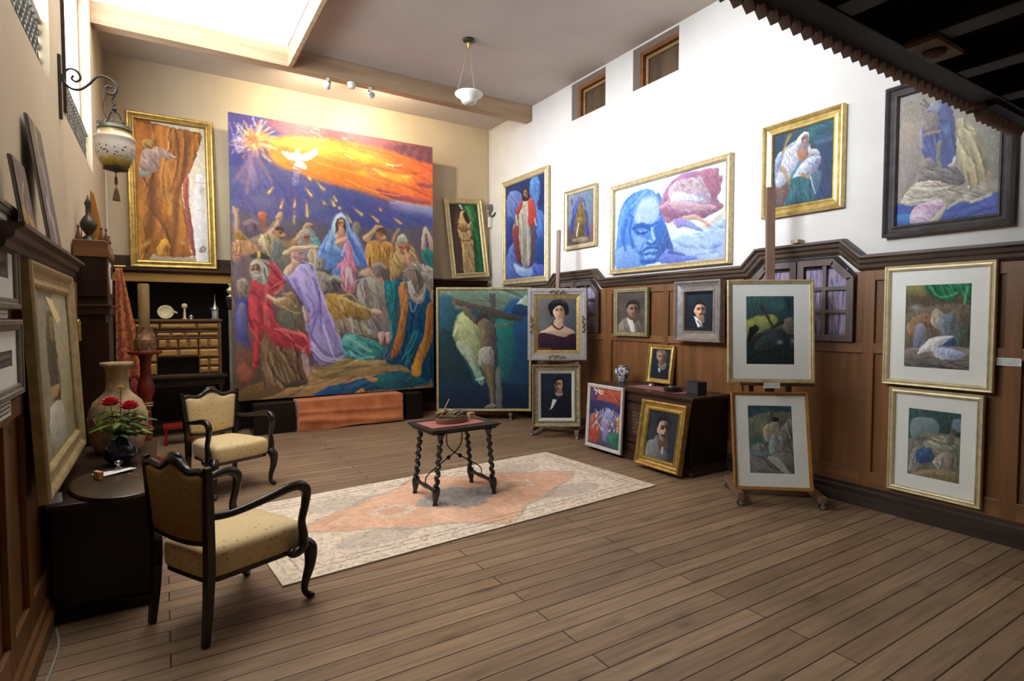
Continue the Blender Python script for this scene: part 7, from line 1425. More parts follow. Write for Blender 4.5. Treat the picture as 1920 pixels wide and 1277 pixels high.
for y0, y1 in ((-.655, -.315), (-.205, .185), (.295, .635)):
    b = MB(); b.box(-.266, -.255, y0, y1, .20, CZ-.16); p = b.build('door', M_CHEST, t, bevel=.006)
    b = MB(); ym, zm = (y0+y1)/2, .42
    b.box(-.270, -.266, ym-.085, ym+.085, zm-.13, zm+.13)
    for i in range(7):
        for j in range(5):
            b.ball((-.271, ym-.072+.036*j+(.008 if i % 2 else -.004), zm-.108+.036*i), .007, .015, .014, 8)
    b.build('carved_panel', mat('carved_relief', '#6a5248', .45, c2='#3c2a24', scale=40), p, smooth=True)
    b = MB(); b.ball((-.274, y0+.03, .45), .011, n=8); b.build('knob', mat('iron_dark', (.03, .028, .027), .4, .6), p, smooth='all')
def on(o, p, z=None, rz=0.): o.location = (p[0], p[1], CZ if z is None else z); o.rotation_euler = (0, 0, rz); return o
b = MB(); b.sheet(lambda u, v: (-.15+.30*u, -.40+.80*v, .0012+.0006*math.sin(v*18)), 6, 16, (0, 0, .0018))
o = on(b.build('table_runner', M_RED, smooth='all'), (4.70, 4.40), CZ+.0002, .03); tag(o, 'red cloth runner lying on the dark chest', 'cloth')
M_DELFT = mat('blue_white_glaze', '#d8d4d0', .2, c2='#34406c', scale=30, contrast=(.44, .52), spec=.6, detail=2)
vz = hit(1163, 718, 2, CZ)
t = thing('ginger_jar', 'blue and white porcelain jar on the left end of the chest', 'vase', (4.80, 5.13, CZ))
b = MB(); b.lathe([(.048, 0), (.052, .004), (.05, .02), (.06, .045), (.085, .085), (.096, .125), (.09, .16), (.07, .182), (.055, .190), (.056, .196), (.052, .192), (.045, .188)], 28, cap=False); b.lathe([(.0, .006), (.046, .006)], 20, cap=False); b.build('body', M_DELFT, t, smooth='all')
b = MB(); b.lathe([(.056, .190), (.061, .197), (.060, .212), (.052, .216), (.05, .205), (.05, .19)], 28, cap=False); b.build('rim', mat('pewter', (.35, .30, .27), .4, .6), t, smooth='all')
for z, r in ((.022, .0515), (.05, .0645)):
    b = MB(); b.lathe([(r, z), (r+.001, z+.003), (r, z+.006)], 28, cap=False); b.build('blue_band', mat('cobalt', '#2c3a74', .2), t, smooth='all')
t = thing('desk_bell', 'small silver ornament on the red runner before the little portrait', 'ornament', (4.79, 4.64, CZ+.003))
b = MB(); b.lathe([(.036, 0), (.037, .006), (.032, .02), (.02, .034), (.006, .04)], 18); b.build('dome', M_CHROME, t, smooth='all')
b = MB(); b.ball((0, 0, .048), .009, n=8); b.build('button', M_DARK, t, smooth='all')
M_POT = mat('dark_glaze', '#2c2a2c', .3, c2='#4a4644', scale=12)
for i, (r, z) in enumerate(((.105, .0), (.10, .018), (.092, .036))):
    o = thing('plate', ['bottom', 'middle', 'top'][i]+' dark plate of the stack at the end of the red runner', 'plate', (4.665, 4.20, CZ+.003+z), group='stacked dark plates')
    b = MB(); b.lathe([(r*.6, 0), (r*.75, .003), (r, .012), (r, .0165), (r*.7, .0165), (.0, .0175)], 28, cap=False); b.build('dish', M_POT, o, smooth=True)
t = thing('speaker', 'small dark cube loudspeaker at the right end of the chest', 'speaker', (4.72, 3.93, CZ), RAD(-8))
b = MB(); b.box(-.06, .06, -.085, .085, 0, .135); b.build('cabinet', mat('speaker_case', (.028, .028, .032), .55), t, bevel=.004)
b = MB(); b.box(-.0635, -.0605, -.08, .08, .012, .13); b.build('grille', mat('speaker_mesh', (.055, .053, .06), .8, 0, (.03, .03, .034), 200), t)
b = MB(); b.tube(spline([(-.02, .084, .006), (-.04, .14, .004), (-.07, .17, .004)], 6), .003, 6); b.build('cable', mat('orange_cable', '#b06040', .6), t)

# ================================================================== dark desk along the left wall
DZ = .63
M_DESK = wood('desk_dark', '#3a281b', '#22160e', 'y', 3, .35, .1)
t = thing('desk', 'low dark wooden desk along the left wall under tall frame', 'desk', (-.30, 4.45, 0))
b = MB(); b.box(-.23, .245, -.80, .78, DZ-.03, DZ); b.build('desktop', M_DESK, t, bevel=.006)
b = MB(); b.box(-.21, .215, -.76, .74, .06, DZ-.03); b.build('body', M_BLACK, t)
b = MB(); b.box(-.225, .235, -.785, .765, 0, .06); b.build('plinth', M_BLACK, t, bevel=.008)
for k, (y0, y1) in enumerate(((-.74, -.02), (.0, .72))):
    b = MB(); b.box(.215, .228, y0, y1, .09, DZ-.05); d = b.build('door', M_BLACK, t, bevel=.006)
    b = MB(); b.ball((.24, y1-.05 if k == 0 else y0+.05, .36), .012, n=10); b.build('knob', mat('iron_dark', (.03, .028, .027)), d, smooth='all')
b = MB()
for k in range(5): b.box(.215+.0, .236-.003*k, -.782+.004*k, -.74, .10+.02*k, .115+.02*k)
b.build('corner_moulding', M_BLACK, t)
# round wooden palette overhanging the desk
t = thing('palette', 'dark round wooden palette lying on the desk near the armchair', 'palette', (-.245, 3.92, DZ+.0005), RAD(12))
b = MB(); vs = []; n = 48
def pal(k, z): return [((.275*math.cos(a)*(1-.12*math.exp(-((a-.9)*3)**2)))*k*.78, (.36*math.sin(a)*(1-.10*math.exp(-((a-.9)*3)**2)))*k, z) for a in [2*PI*i/n for i in range(n)]]
for k, z in ((.97, 0), (1, .006), (1, .022), (.97, .027), (.0, .027)): vs += pal(k, z)
b.add(vs, [(i*n+j, i*n+(j+1) % n, (i+1)*n+(j+1) % n, (i+1)*n+j) for i in range(4) for j in range(n)]+[list(range(n))[::-1]]); b.build('board', wood('palette_wood', '#4a3a28', '#33271a', 'y', 3, .35), t, smooth=True)
for k, (x, y) in enumerate(((.08, .12), (.10, .05), (-.02, .2))):
    b = MB(); b.ball((x, y, .0285), .018, .014, .004, 10); b.build('paint_dab', mat('dried_paint', '#8a5a48', .5, c2='#5c4434', scale=30), t, smooth='all')
ZP = DZ+.0275
# white card with a small glass, pastel stub
pc_ = hit(215, 880, 2, ZP+.03)
t = thing('white_card', 'white paper card lying on the palette beside the blue vase', 'paper', (-.265, 4.13, ZP+.002), RAD(20))
b = MB(); b.sheet(lambda u, v: (-.10+.2*u, -.055+.11*v, .001+.016*max(0, (u-.1))*(1-v)), 8, 6, (0, 0, .0012)); b.build('sheet', M_CARD, t)
t = thing('small_glass', 'tiny clear glass standing on the white card', 'glass', (-.245, 4.17, ZP+.016))
b = MB(); b.lathe([(.02, 0), (.021, .003), (.006, .008), (.006, .02), (.02, .028), (.024, .045), (.021, .045), (.016, .03), (.001, .026)], 18, cap=False); b.lathe([(0, 0), (.02, 0)], 18, cap=False); b.build('bowl', M_GLASS, t, smooth='all')
o = MB().box(-.012, .012, -.035, .035, 0, .045).build('matchbox', mat('orange_print', '#c8663c', .6, c2='#d8b070', scale=40), bevel=.003); o.location = (-.335, 4.02, ZP+.001); o.rotation_euler = (0, 0, .5); tag(o, 'small orange striped box at the palette edge', 'box')
o = MB().prism([(-.03, 0), (.03, 0), (.028, .004), (-.005, .055), (-.012, .052)], -.04, .04, 'x').build('caption_tent', M_CARD); o.location = (-.505, 3.735, DZ+.001); o.rotation_euler = (0, 0, .35); o.scale = (.85, .85, .85); tag(o, 'small white folded caption tent at the front corner of the desk', 'label')
# blue glass vase with roses
t = thing('flower_vase', 'dark blue vase with two red roses and leaves on the desk', 'vase', (-.255, 4.50, DZ+.0005))
b = MB(); b.lathe([(.04, 0), (.05, .004), (.088, .04), (.098, .075), (.085, .12), (.05, .165), (.034, .19), (.042, .215), (.038, .213), (.03, .19), (.045, .16), (.08, .12), (.09, .075), (.08, .04), (.0, .01)], 28, cap=False); b.lathe([(0, 0), (.04, 0)], 20, cap=False); b.build('vase_body', mat('navy_glaze', (.012, .014, .035), .08, 0, (.015, .015, .05), 8, spec=.6), t, smooth='all')
M_LEAF = mat('rose_leaf', '#7c9434', .5, c2='#5c7a28', scale=14); M_LEAFD = mat('rose_leaf_dark', '#3c5a24', .5, c2='#2c4a1c', scale=14)
M_ROSE = mat('rose_red', '#d82838', .5, c2='#a81c2c', scale=30); M_STEM = mat('stem_green', '#6c7c2c', .6)
def rose(x, y, z, r, m, name='rose'):
    b = MB()
    for ring, (n, rr, h) in enumerate(((3, .25, .55), (4, .5, .5), (5, .78, .38), (6, 1.0, .2))):
        for k in range(n):
            a0 = 2*PI*(k+.37*ring)/n
            def f(u, v, a0=a0, n=n, rr=rr, h=h):
                a = a0+(u-.5)*2*PI/n*1.5; q = rr*(.55+.45*v)*r
                return (x+q*math.cos(a), y+q*math.sin(a), z+(v**.7*h+.12*math.cos((u-.5)*PI)*v-.1)*r*1.5)
            b.sheet(f, 6, 4, (0, 0, -.0012))
    return b.build(name, m, t, smooth='all')
def stem(p, q): 
    b = MB(); b.tube(spline([p, ((p[0]*.4+q[0]*.6), (p[1]*.4+q[1]*.6), (p[2]+q[2])/2), q], 6), .0032, 6); b.build('stem', M_STEM, t, smooth='all')
for x, y, z, r in ((-.045, -.02, .405, .056), (.06, -.035, .375, .056)): stem((0, 0, .15), (x, y, z)); rose(x, y, z, r, M_ROSE)
stem((0, 0, .15), (.01, .03, .50)); rose(.01, .03, .50, .022, mat('bud_yellow', '#d8b048', .5), 'rosebud')
r = random.Random(5)
leaves = [(-.10, -.02, .25, -.8), (-.10, -.05, .235, -.4), (-.06, -.04, .30, .2), (.02, -.05, .31, .1), (.08, -.03, .305, .5), (.10, -.01, .28, .9), (.06, -.06, .27, .0), (-.05, -.05, .26, -.4), (.0, -.07, .27, -.2), (.03, -.06, .195, .1), (.09, -.05, .19, .5), (.12, -.04, .195, .8), (-.02, -.06, .185, -.4), (-.02, -.03, .34, .4), (.05, -.02, .335, .3), (.13, .0, .27, 1.1), (-.07, -.02, .335, -.5), (.06, .02, .25, .6), (-.08, .03, .25, -1)]
leaves += [(r.uniform(-.07, .11), r.uniform(-.07, .03), r.uniform(.19, .35), 0) for _ in range(14)]
for i, (x, y, z, a) in enumerate(leaves):
    L_ = r.uniform(.095, .135); w_ = L_*.27; az = math.atan2(y, x)+r.uniform(-.4, .4); dr = r.uniform(-.5, .15)
    def f(u, v, L_=L_, w_=w_, az=az, dr=dr, x=x, y=y, z=z):
        s_ = (u-.35)*L_; wd = w_*math.sin(PI*min(1, u*.98+.02))**.8*(v-.5)*2
        X = s_; Y = wd; Zz = dr*s_*.6-abs(v-.5)*.012+.02*math.sin(u*PI)
        return (x+X*math.cos(az)-Y*math.sin(az), y+X*math.sin(az)+Y*math.cos(az), z+Zz)
    MB().sheet(f, 8, 4, (0, 0, -.0008)).build('leaf', M_LEAF if i % 3 else M_LEAFD, t, smooth='all')
    b = MB(); b.tube([(0, 0, .19), (x*.6, y*.6, (z+.19)/2+.02), (x, y, z)], .0018, 5); b.build('leaf_stem', M_STEM, t)
# large stone jar
M_STONE = mat('rough_stoneware', '#b89c78', .9, c2='#866c4e', scale=14, bump=.6, bscale=30, detail=8)
t = thing('stone_jar', 'big rough stoneware jar with flared neck behind the roses', 'jar', (-.285, 4.93, DZ+.0005))
b = MB(); JP = [(.13, 0), (.165, .02), (.195, .10), (.212, .2), (.205, .29), (.17, .365), (.11, .415), (.085, .45), (.078, .54), (.086, .60), (.12, .625), (.118, .645), (.095, .645), (.07, .60), (.065, .5), (.05, .47)]
b.lathe([(q*.86, z) for q, z in JP], 36, cap=False); b.lathe([(0, 0), (.112, 0)], 24, cap=False)
o = b.build('jar_body', M_STONE, t, smooth='all')
for k in range(12):
    a = 2*PI*k/12; b = MB(); b.tube([(.1775*math.cos(a+q*.2), .1775*math.sin(a+q*.2), .235+.03*math.sin(q*2.1)) for q in range(4)], .006, 5); b.build('relief_wave', M_STONE, o, smooth='all')

# ================================================================== tall red candle stand
M_REDL = mat('red_lacquer', '#7c2418', .35, c2='#54160f', scale=8, spec=.5)
cp = (-.165, 7.25)
t = thing('candle_stand', 'tall turned red candle stand with a fat pale candle on the floor', 'candlestick', (*cp, 0))
pr = [(.15, 0), (.155, .03), (.12, .05), (.06, .09), (.05, .12), (.058, .16), (.045, .2), (.05, .36), (.062, .38), (.05, .40), (.047, .62), (.06, .64), (.06, .66), (.052, .68), (.05, .70), (.085, .80), (.08, .86), (.06, .93), (.05, 1.0), (.055, 1.02), (.046, 1.05), (.055, 1.09), (.05, 1.13), (.07, 1.19), (.155, 1.205), (.16, 1.225), (.155, 1.235), (.0, 1.235)]
b = MB(); b.lathe(pr, 28); b.build('column', M_REDL, t, smooth=True)
for z in (.385, .645, .672):
    b = MB(); b.lathe([(.0625, z-.006), (.0655, z), (.0625, z+.006)], 28, cap=False); b.build('gilt_ring', M_GOLDP, t, smooth='all')
b = MB(); b.lathe([(.10, 1.235), (.102, 1.36), (.09, 1.37), (.075, 1.45), (.078, 1.50), (.06, 1.505)], 28); b.build('candle_cup', mat('painted_cup', '#5a2c1c', .5, c2='#8a6a44', scale=28), t, smooth=True)
b = MB(); b.lathe([(.052, 1.50), (.054, 1.95), (.046, 1.962), (.0, 1.955)], 24); c = b.build('candle', mat('beeswax', '#8a6c3c', .6, c2='#6c5430', scale=5), t, smooth=True)
b = MB(); b.tube([(0, 0, 1.955), (.002, 0, 1.975)], .003, 6); b.build('wick', M_RUB, c)

# ================================================================== tall case clock, seen from its side
M_CLK = wood('clock_oak', '#3a2015', '#24120b', 'z', 3, .38, .1)
M_CLKT = wood('clock_top', '#8a6040', '#6a4428', 'x', 3, .45)
t = thing('tall_case_clock', 'tall dark case clock standing sideways by the left wall', 'clock', (-.465, 5.70, 0))
hw, hd = .105, .25
b = MB(); b.box(-hw, hw, -hd, hd, 0, .5); b.box(-hw, hw-.02, -hd+.03, hd-.03, .5, 1.62); b.build('case', M_CLK, t, bevel=.004)
b = MB(); b.box(-hw, hw+.01, -hd-.01, hd+.01, 1.62, 1.68); b.box(-hw, hw+.02, -hd-.02, hd+.02, 1.68, 1.70); b.box(-hw, hw, -hd+.02, hd-.02, 1.70, 1.76); b.build('hood_moulding', M_DARKX, t, bevel=.004)
b = MB(); b.box(-hw, hw, -hd, hd, 1.76, 2.07); b.build('hood', M_CLK, t, bevel=.004)
b = MB(); b.prism([(-hw, 2.07), (hw+.012, 2.07), (hw+.02, 2.10), (hw+.02, 2.115), (hw+.012, 2.14), (hw+.012, 2.185), (hw-.005, 2.20), (-hw, 2.20)], -hd-.015, hd+.015, 'y'); b.build('cornice', M_CLKT, t, bevel=.006)
b = MB(); b.box(hw-.02, hw-.005, -hd+.07, hd-.07, .56, 1.56); d = b.build('door', M_CLK, t, bevel=.006)
b = MB(); b.ball((hw, -hd+.09, 1.05), .01, n=8); b.build('knob', M_GOLDP, d, smooth='all')
b = MB(); b.tube([(hw+.001, 0, 1.915), (hw+.008, 0, 1.915)], .13, 36); d = b.build('dial', mat('dial_white', (.72, .68, .58), .5), t)
b = MB(); b.tube([(hw+.010, 0, 1.915), (hw+.010, .05, 1.97)], .004, 6); b.tube([(hw+.011, 0, 1.915), (hw+.011, -.02, 2.01)], .003, 6); b.build('clock_hand', M_RUB, d)
b = MB()
for s in (-1, 1): b.box(hw-.012, hw+.006, s*(hd-.02)-.018, s*(hd-.02)+.018, 1.77, 2.06)
b.build('hood_pilaster', wood('clock_edge', '#7c4c30', '#5c3620', 'z', 3), t)
# things standing on the clock
ZT2 = 2.2005
M_TURN = mat('turned_wood', '#7c5634', .45, c2='#5c3c22', scale=10)
def pin(px, py, y, h, r, lab):
    q = hit(px, py, 1, y); x = min(max(q.x, -.55), -.36)
    t_ = thing('turned_pin', lab, 'ornament', (x, y, ZT2), group='small turned pins on the clock')
    b = MB(); b.lathe([(r*.55, 0), (r*.75, h*.03), (r, h*.22), (r*.85, h*.40), (r*.4, h*.62), (r*.28, h*.78), (r*.5, h*.82), (r*.55, h*.92), (r*.3, h), (0, h)], 14); b.build('body', M_TURN, t_, smooth='all')
pin(132, 442, 5.62, .135, .021, 'tallest turned wooden pin, at the left end of the clock top')
pin(143, 441, 5.78, .075, .014, 'short turned wooden pin, second from left on the clock top')
pin(190, 442, 5.60, .125, .020, 'thick turned wooden pin just right of the orange panel on the clock')
pin(195, 440, 5.80, .07, .013, 'tiny turned wooden pin between two taller ones on the clock')
pin(199, 440, 5.66, .125, .017, 'slim dark turned wooden pin near the right end of clock top')
pin(206, 440, 5.74, .075, .015, 'short turned wooden pin at the right end of the clock top')
M_BRON = mat('dark_bronze', (.075, .07, .052), .4, .6, (.04, .038, .03), 20, .2)
t = thing('bronze_urn', 'dark bronze footed urn with slender neck on top of the clock', 'urn', (-.495, 5.76, ZT2))
b = MB(); b.lathe([(.085, 0), (.085, .012), (.04, .02), (.045, .05), (.02, .07), (.03, .09), (.055, .13), (.06, .165), (.045, .20), (.02, .235), (.018, .30), (.026, .33), (.012, .36), (.004, .40)], 20); b.build('urn_body', M_BRON, t, smooth='all')
b = MB(); b.tube([(-.05, .03, 0), (-.05, .03, .13)], .003, 6); b.build('pin_rod', M_BRON, t)
o = MB().prism([(-.045, 0), (.055, 0), (-.015, .44), (-.042, .47)], -.01, .01, 'y').build('wooden_wedge', wood('orange_wood', '#b8782c', '#8a561c', 'z', 4, .4), bevel=.003)
o.location = (-.45, 5.90, ZT2+.0005); o.rotation_euler = (RAD(-3), 0, 0); tag(o, 'tapering orange wooden wedge standing on the clock behind the pins', 'ornament')
b = MB(); b.prism([(-.04, 0), (.04, 0), (.03, .16), (.05, .2), (0, .24), (-.05, .2), (-.03, .16)], -.02, .02, 'y'); o = b.build('gilt_carving', M_GOLD, bevel=.006); 
q = hit(140, 640, 0, -.50); o.location = (-.545, 5.34, 1.42); o.rotation_euler = (0, 0, RAD(70)); o.scale = (.6, .8, .7); tag(o, 'small gilded carved corbel behind the tall leaning frame', 'ornament')

# ================================================================== brocade banner hanging beside the alcove
def ban_mat():
    return mat('red_gold_brocade', '#b06a24', .6, c2='#8a1c14', scale=26, contrast=(.40, .56), sheen=.3, detail=3)
t = thing('brocade_banner', 'long red and gold brocade cloth hanging beside the alcove', 'cloth', (-.385, 8.32, 0))
def bfn(u, v):
    z = 2.20-1.37*v; w_ = .035+.12*v; x = -.02+(u-.5)*2*w_+.10*v
    return (x-.05+.02, +.028*math.sin(u*13+v*1.5)*(.4+v*.6), z)
MB().sheet(bfn, 44, 24, (0, -.006, 0)).build('cloth', ban_mat(), t, smooth='all')
b = MB(); b.ball((.08, 0, .74), .05, .04, .12, 12); b.build('tassel', mat('red_velvet', '#8c1c20', .8, sheen=.4), t, smooth='all')
b = MB(); b.tube([(-.10, .02, 2.22), (.02, .02, 2.22)], .012, 8); b.build('rod', M_GOLD, t)

# ================================================================== drawer cabinet in the alcove
M_VAR = wood('cabinet_walnut', '#7c5834', '#5a3c20', 'x', 4, .45); M_VARL = wood('drawer_front', '#b08448', '#8a6230', 'x', 5, .42)
t = thing('drawer_cabinet', 'inlaid many drawered writing cabinet on a dark stand in the alcove', 'cabinet', (.17, 8.66, 0))
HW = .50
b = MB(); b.box(-HW-.06, HW+.06, -.26, .18, .80, .84); b.box(-HW-.03, HW+.03, -.22, .16, .70, .80); b.build('stand_top', M_DARK, t, bevel=.005)
for sx in (-1, 1):
    for sy in (-.2, .14):
        b = MB(); b.lathe([(.035, 0), (.035, .06), (.02, .1), (.03, .25), (.02, .4), (.03, .55), (.02, .62), (.036, .66), (.036, .70)], 12, T(sx*(HW-.02), sy, 0)); b.build('leg', M_DARK, t, smooth=True)
b = MB(); b.box(-HW+.02, HW-.02, -.215, -.185, .16, .21); b.box(-HW+.02, HW-.02, .125, .155, .16, .21); b.build('stretcher', M_DARK, t)
b = MB(); b.box(-HW, HW, .13, .15, .84, 1.55); b.box(-HW, -HW+.025, -.17, .13, .84, 1.55); b.box(HW-.025, HW, -.17, .13, .84, 1.55); b.box(-HW+.025, HW-.025, -.17, .13, 1.53, 1.55); b.box(-HW-.015, HW+.015, -.19, .16, 1.55, 1.575)
for z in (1.42, 1.33): b.box(-HW+.025, HW-.025, -.175, .13, z-.008, z+.008)
b.box(-HW+.025, HW-.025, -.17, .13, .84, .85); b.build('carcass', M_VAR, t, bevel=.002)
M_KNOB = mat('brass_knob', (.45, .33, .14), .35, .8)
def drawer(x0, x1, z0, z1, cells=1, deep=True):
    b = MB(); g_ = .005; b.box(x0+g_, x1-g_, -.165, .0, z0+g_, z1-g_)
    d = b.build('drawer', M_VAR, t)
    b = MB()
    for k in range(cells):
        a, c = x0+(x1-x0)*k/cells+.014, x0+(x1-x0)*(k+1)/cells-.014
        b.add([(a, -.166, z0+.014), (c, -.166, z0+.014), (c, -.166, z1-.014), (a, -.166, z1-.014), (a+.016, -.180, z0+.030), (c-.016, -.180, z0+.030), (c-.016, -.180, z1-.030), (a+.016, -.180, z1-.030)], [(0, 1, 5, 4), (1, 2, 6, 5), (2, 3, 7, 6), (3, 0, 4, 7), (4, 5, 6, 7)])
    b.build('raised_panel', M_VARL, d)
    b = MB(); b.ball(((x0+x1)/2, -.188, (z0+z1)/2), .009, n=8); b.build('knob', M_KNOB, d, smooth='all')
I = HW-.025
drawer(-I, -.20, 1.438, 1.525); drawer(-.20, .22, 1.438, 1.525, 1); drawer(.22, I, 1.438, 1.525)
drawer(-I, -.24, 1.338, 1.412); drawer(-.24, .24, 1.338, 1.412, 3); drawer(.24, I, 1.338, 1.412)
drawer(-I, -.23, 1.19, 1.322, 2); drawer(-.23, .0, 1.19, 1.322, 2); drawer(.0, .23, 1.19, 1.322, 2); drawer(.23, I, 1.19, 1.322, 2)
drawer(-I, -.23, 1.02, 1.19); drawer(-.23, .23, 1.08, 1.19, 2); drawer(.23, I, 1.06, 1.19)
drawer(-I, -.23, .85, 1.02, 2); drawer(.23, I, .95, 1.06, 2); drawer(.23, I, .85, .95, 2)
b = MB(); b.box(-.228, .228, -.06, -.05, .852, 1.08); b.box(-.228, .228, -.172, -.165, 1.068, 1.08); b.box(-.23, -.222, -.17, -.06, .852, 1.068); b.box(.222, .23, -.17, -.06, .852, 1.068); b.build('pigeonhole', M_BLACK, t)
b = MB()
for k in range(9): b.ball((-.1+.025*k, -.176, 1.482+.012*math.sin(k*1.9)), .011, .005, .009, 8)
b.build('inlay', mat('gilt_inlay', (.55, .42, .16), .4, .5), t, smooth='all')
ZV = 1.5755
M_CREAM = mat('cream_ceramic', '#d8c8a0', .35, c2='#b8a47c', scale=6)
t = thing('shell_dish', 'cream scallop dish propped up on the drawer cabinet', 'dish', (.16, 8.66, ZV))
b = MB(); M_ = T(-.12, .0, .085)@RX(RAD(72)); b.lathe([(.002, 0), (.05, .004), (.08, .018), (.094, .034), (.09, .036), (.075, .022), (.045, .010), (.002, .007)], 24, M_, cap=False); b.tube([M_@Vector(q) for q in ((.085, 0, .03), (.12, -.01, .03), (.135, -.02, .035))], [.02, .015, .005], 8); b.build('dish_body', M_CREAM, t, smooth='all')
t = thing('figurine', 'little cream figurine with round head on the cabinet', 'figurine', (.255, 8.66, ZV))
b = MB(); b.lathe([(.03, 0), (.03, .012), (.014, .02), (.018, .06), (.012, .11), (.010, .14)], 14); b.lathe([(.002, -.012), (.03, -.01), (.036, 0), (.03, .01), (.002, .012)], 18, T(0, 0, .175)@RX(PI/2)); b.build('figure_body', M_CREAM, t, smooth='all')
t = thing('salt_cellar', 'small silver lidded cup next to the figurine on the cabinet', 'cup', (.33, 8.64, ZV))
b = MB(); b.lathe([(.028, 0), (.03, .006), (.016, .012), (.028, .03), (.03, .04), (.02, .052), (.004, .058)], 16); b.build('cup_body', M_CHROME, t, smooth='all')
t = thing('table_lantern', 'small pewter lantern with spire at right end of the cabinet', 'lantern', (.615, 8.66, ZV))
b = MB(); b.lathe([(.05, 0), (.05, .014), (.036, .02), (.036, .03)], 16); b.lathe([(.042, .125), (.05, .13), (.03, .165), (.014, .20), (.006, .26), (.002, .34)], 16)
for k in range(6): a = k*PI/3; b.tube([(.036*math.cos(a), .036*math.sin(a), .025), (.04*math.cos(a), .04*math.sin(a), .13)], .004, 6)
b.tube(spline([(-.045, 0, .13), (-.062, 0, .15), (-.05, 0, .165)], 4), .003, 6); b.build('metal_frame', mat('pewter2', (.40, .37, .33), .35, .7), t, smooth=True)
b = MB(); b.lathe([(.034, .03), (.037, .125)], 16); b.build('lantern_glass', mat('milk_glass', (.55, .52, .46), .3), t, smooth=True)
t = thing('post_finial', 'pale gilded knob on the post at the right of the alcove', 'ornament', (.805, 8.62, 0))
b = MB(); b.lathe([(.012, 1.86), (.05, 1.875), (.055, 1.89), (.02, 1.90), (.018, 1.92), (.04, 1.94), (.052, 1.965), (.045, 1.99), (.02, 2.01), (.016, 2.03), (.03, 2.04), (.03, 2.058)], 18); b.build('knob', mat('gold_ball', (.62, .50, .28), .35, .5), t, smooth='all')
b = MB(); b.prism([(-.045, 1.72), (.045, 1.72), (.06, 1.86), (-.06, 1.86)], -.05, .05, 'y'); b.build('capital', M_DARK, t, bevel=.005)
b = MB(); b.box(-.03, .05, -.03, .03, .0, 1.72); b.build('post', mat('grey_post', '#8a8274', .7, c2='#6c6458', scale=4), t)
t = thing('red_stool', 'low red lacquer stool in the dark beneath the drawer cabinet', 'stool', (.15, 8.24, 0))
b = MB(); b.box(-.17, .17, -.12, .12, .20, .25); b.build('seat', mat('red_stool_lacquer', '#8a1c16', .4), t, bevel=.006)
for sx in (-1, 1):
    for sy in (-1, 1): MB().box(sx*.14-.018, sx*.14+.018, sy*.09-.018, sy*.09+.018, 0, .20).build('leg', mat('red_stool_lacquer', '#8a1c16'), t)

# ================================================================== orange draped box, dark benches below the big canvas
t = thing('draped_box', 'low box draped in orange cloth under the huge canvas', 'box', (2.355, 8.36, 0))
W2, D2, H2 = .765, .185, .425
MB().box(-W2+.02, W2-.02, -D2+.03, D2-.01, 0.001, H2-.02).build('box_core', M_DARK, t)
M_ORG = mat('orange_cloth', '#cc7a46', .75, c2='#b4623a', scale=5, bump=.15, bscale=60, sheen=.2)
b = MB(); N_ = 120; ring = []
per = [(-W2, -D2), (W2, -D2), (W2, D2), (-W2, D2)]
def perim(s):
    L4 = [2*W2, 2*D2, 2*W2, 2*D2]; d = s*sum(L4)
    for i in range(4):
        if d <= L4[i]: 
            a, c = Vector(per[i]), Vector(per[(i+1) % 4]); return a+(c-a)*(d/L4[i]), i
        d -= L4[i]
    return Vector(per[0]), 3
def drape(i, v):
    p, k = perim(i/N_); nrm_ = [Vector((0, -1)), Vector((1, 0)), Vector((0, 1)), Vector((-1, 0))][k]
    x = p.x
    fold = .012*math.sin(x*7-v*4+1)*v+.018*max(0, math.sin(x*5+v*6+.5))*v*v+.014*math.exp(-((v-.42-.04*math.sin(x*2))*16)**2)+.02*math.exp(-((v-.75-.16*x)*10)**2)
    if k in (0,): off = fold+.004
    else: off = .006+.01*v*math.sin(i*1.3)
    z = H2*(1-v)+.004
    if v > .98: z = .004+.03*max(0, math.sin(x*2.1+.8))*(1 if k == 0 else 0)
    z += .006*math.sin(x*2.4+.6)*(1-v)
    return (p.x+nrm_.x*off, p.y+nrm_.y*off, z)
rows = 22; vs = [drape(i, j/rows) for j in range(rows+1) for i in range(N_)]
fs = [(j*N_+i, j*N_+(i+1) % N_, (j+1)*N_+(i+1) % N_, (j+1)*N_+i) for j in range(rows) for i in range(N_)]
b.add(vs, fs+[list(range(N_))[::-1]]); b.build('cloth', M_ORG, t, smooth=True)
o = MB().box(-.27, .27, -.2, .2, 0, .42).build('bench', M_BLACK, bevel=.01); o.location = (1.28, 8.40, 0); tag(o, 'black low bench left of the orange draped box', 'bench')
o = MB().box(-.14, .14, -.2, .2, 0, .42).build('bench', M_BLACK, bevel=.01); o.location = (3.34, 8.45, 0); tag(o, 'black low bench right of the orange draped box', 'bench')

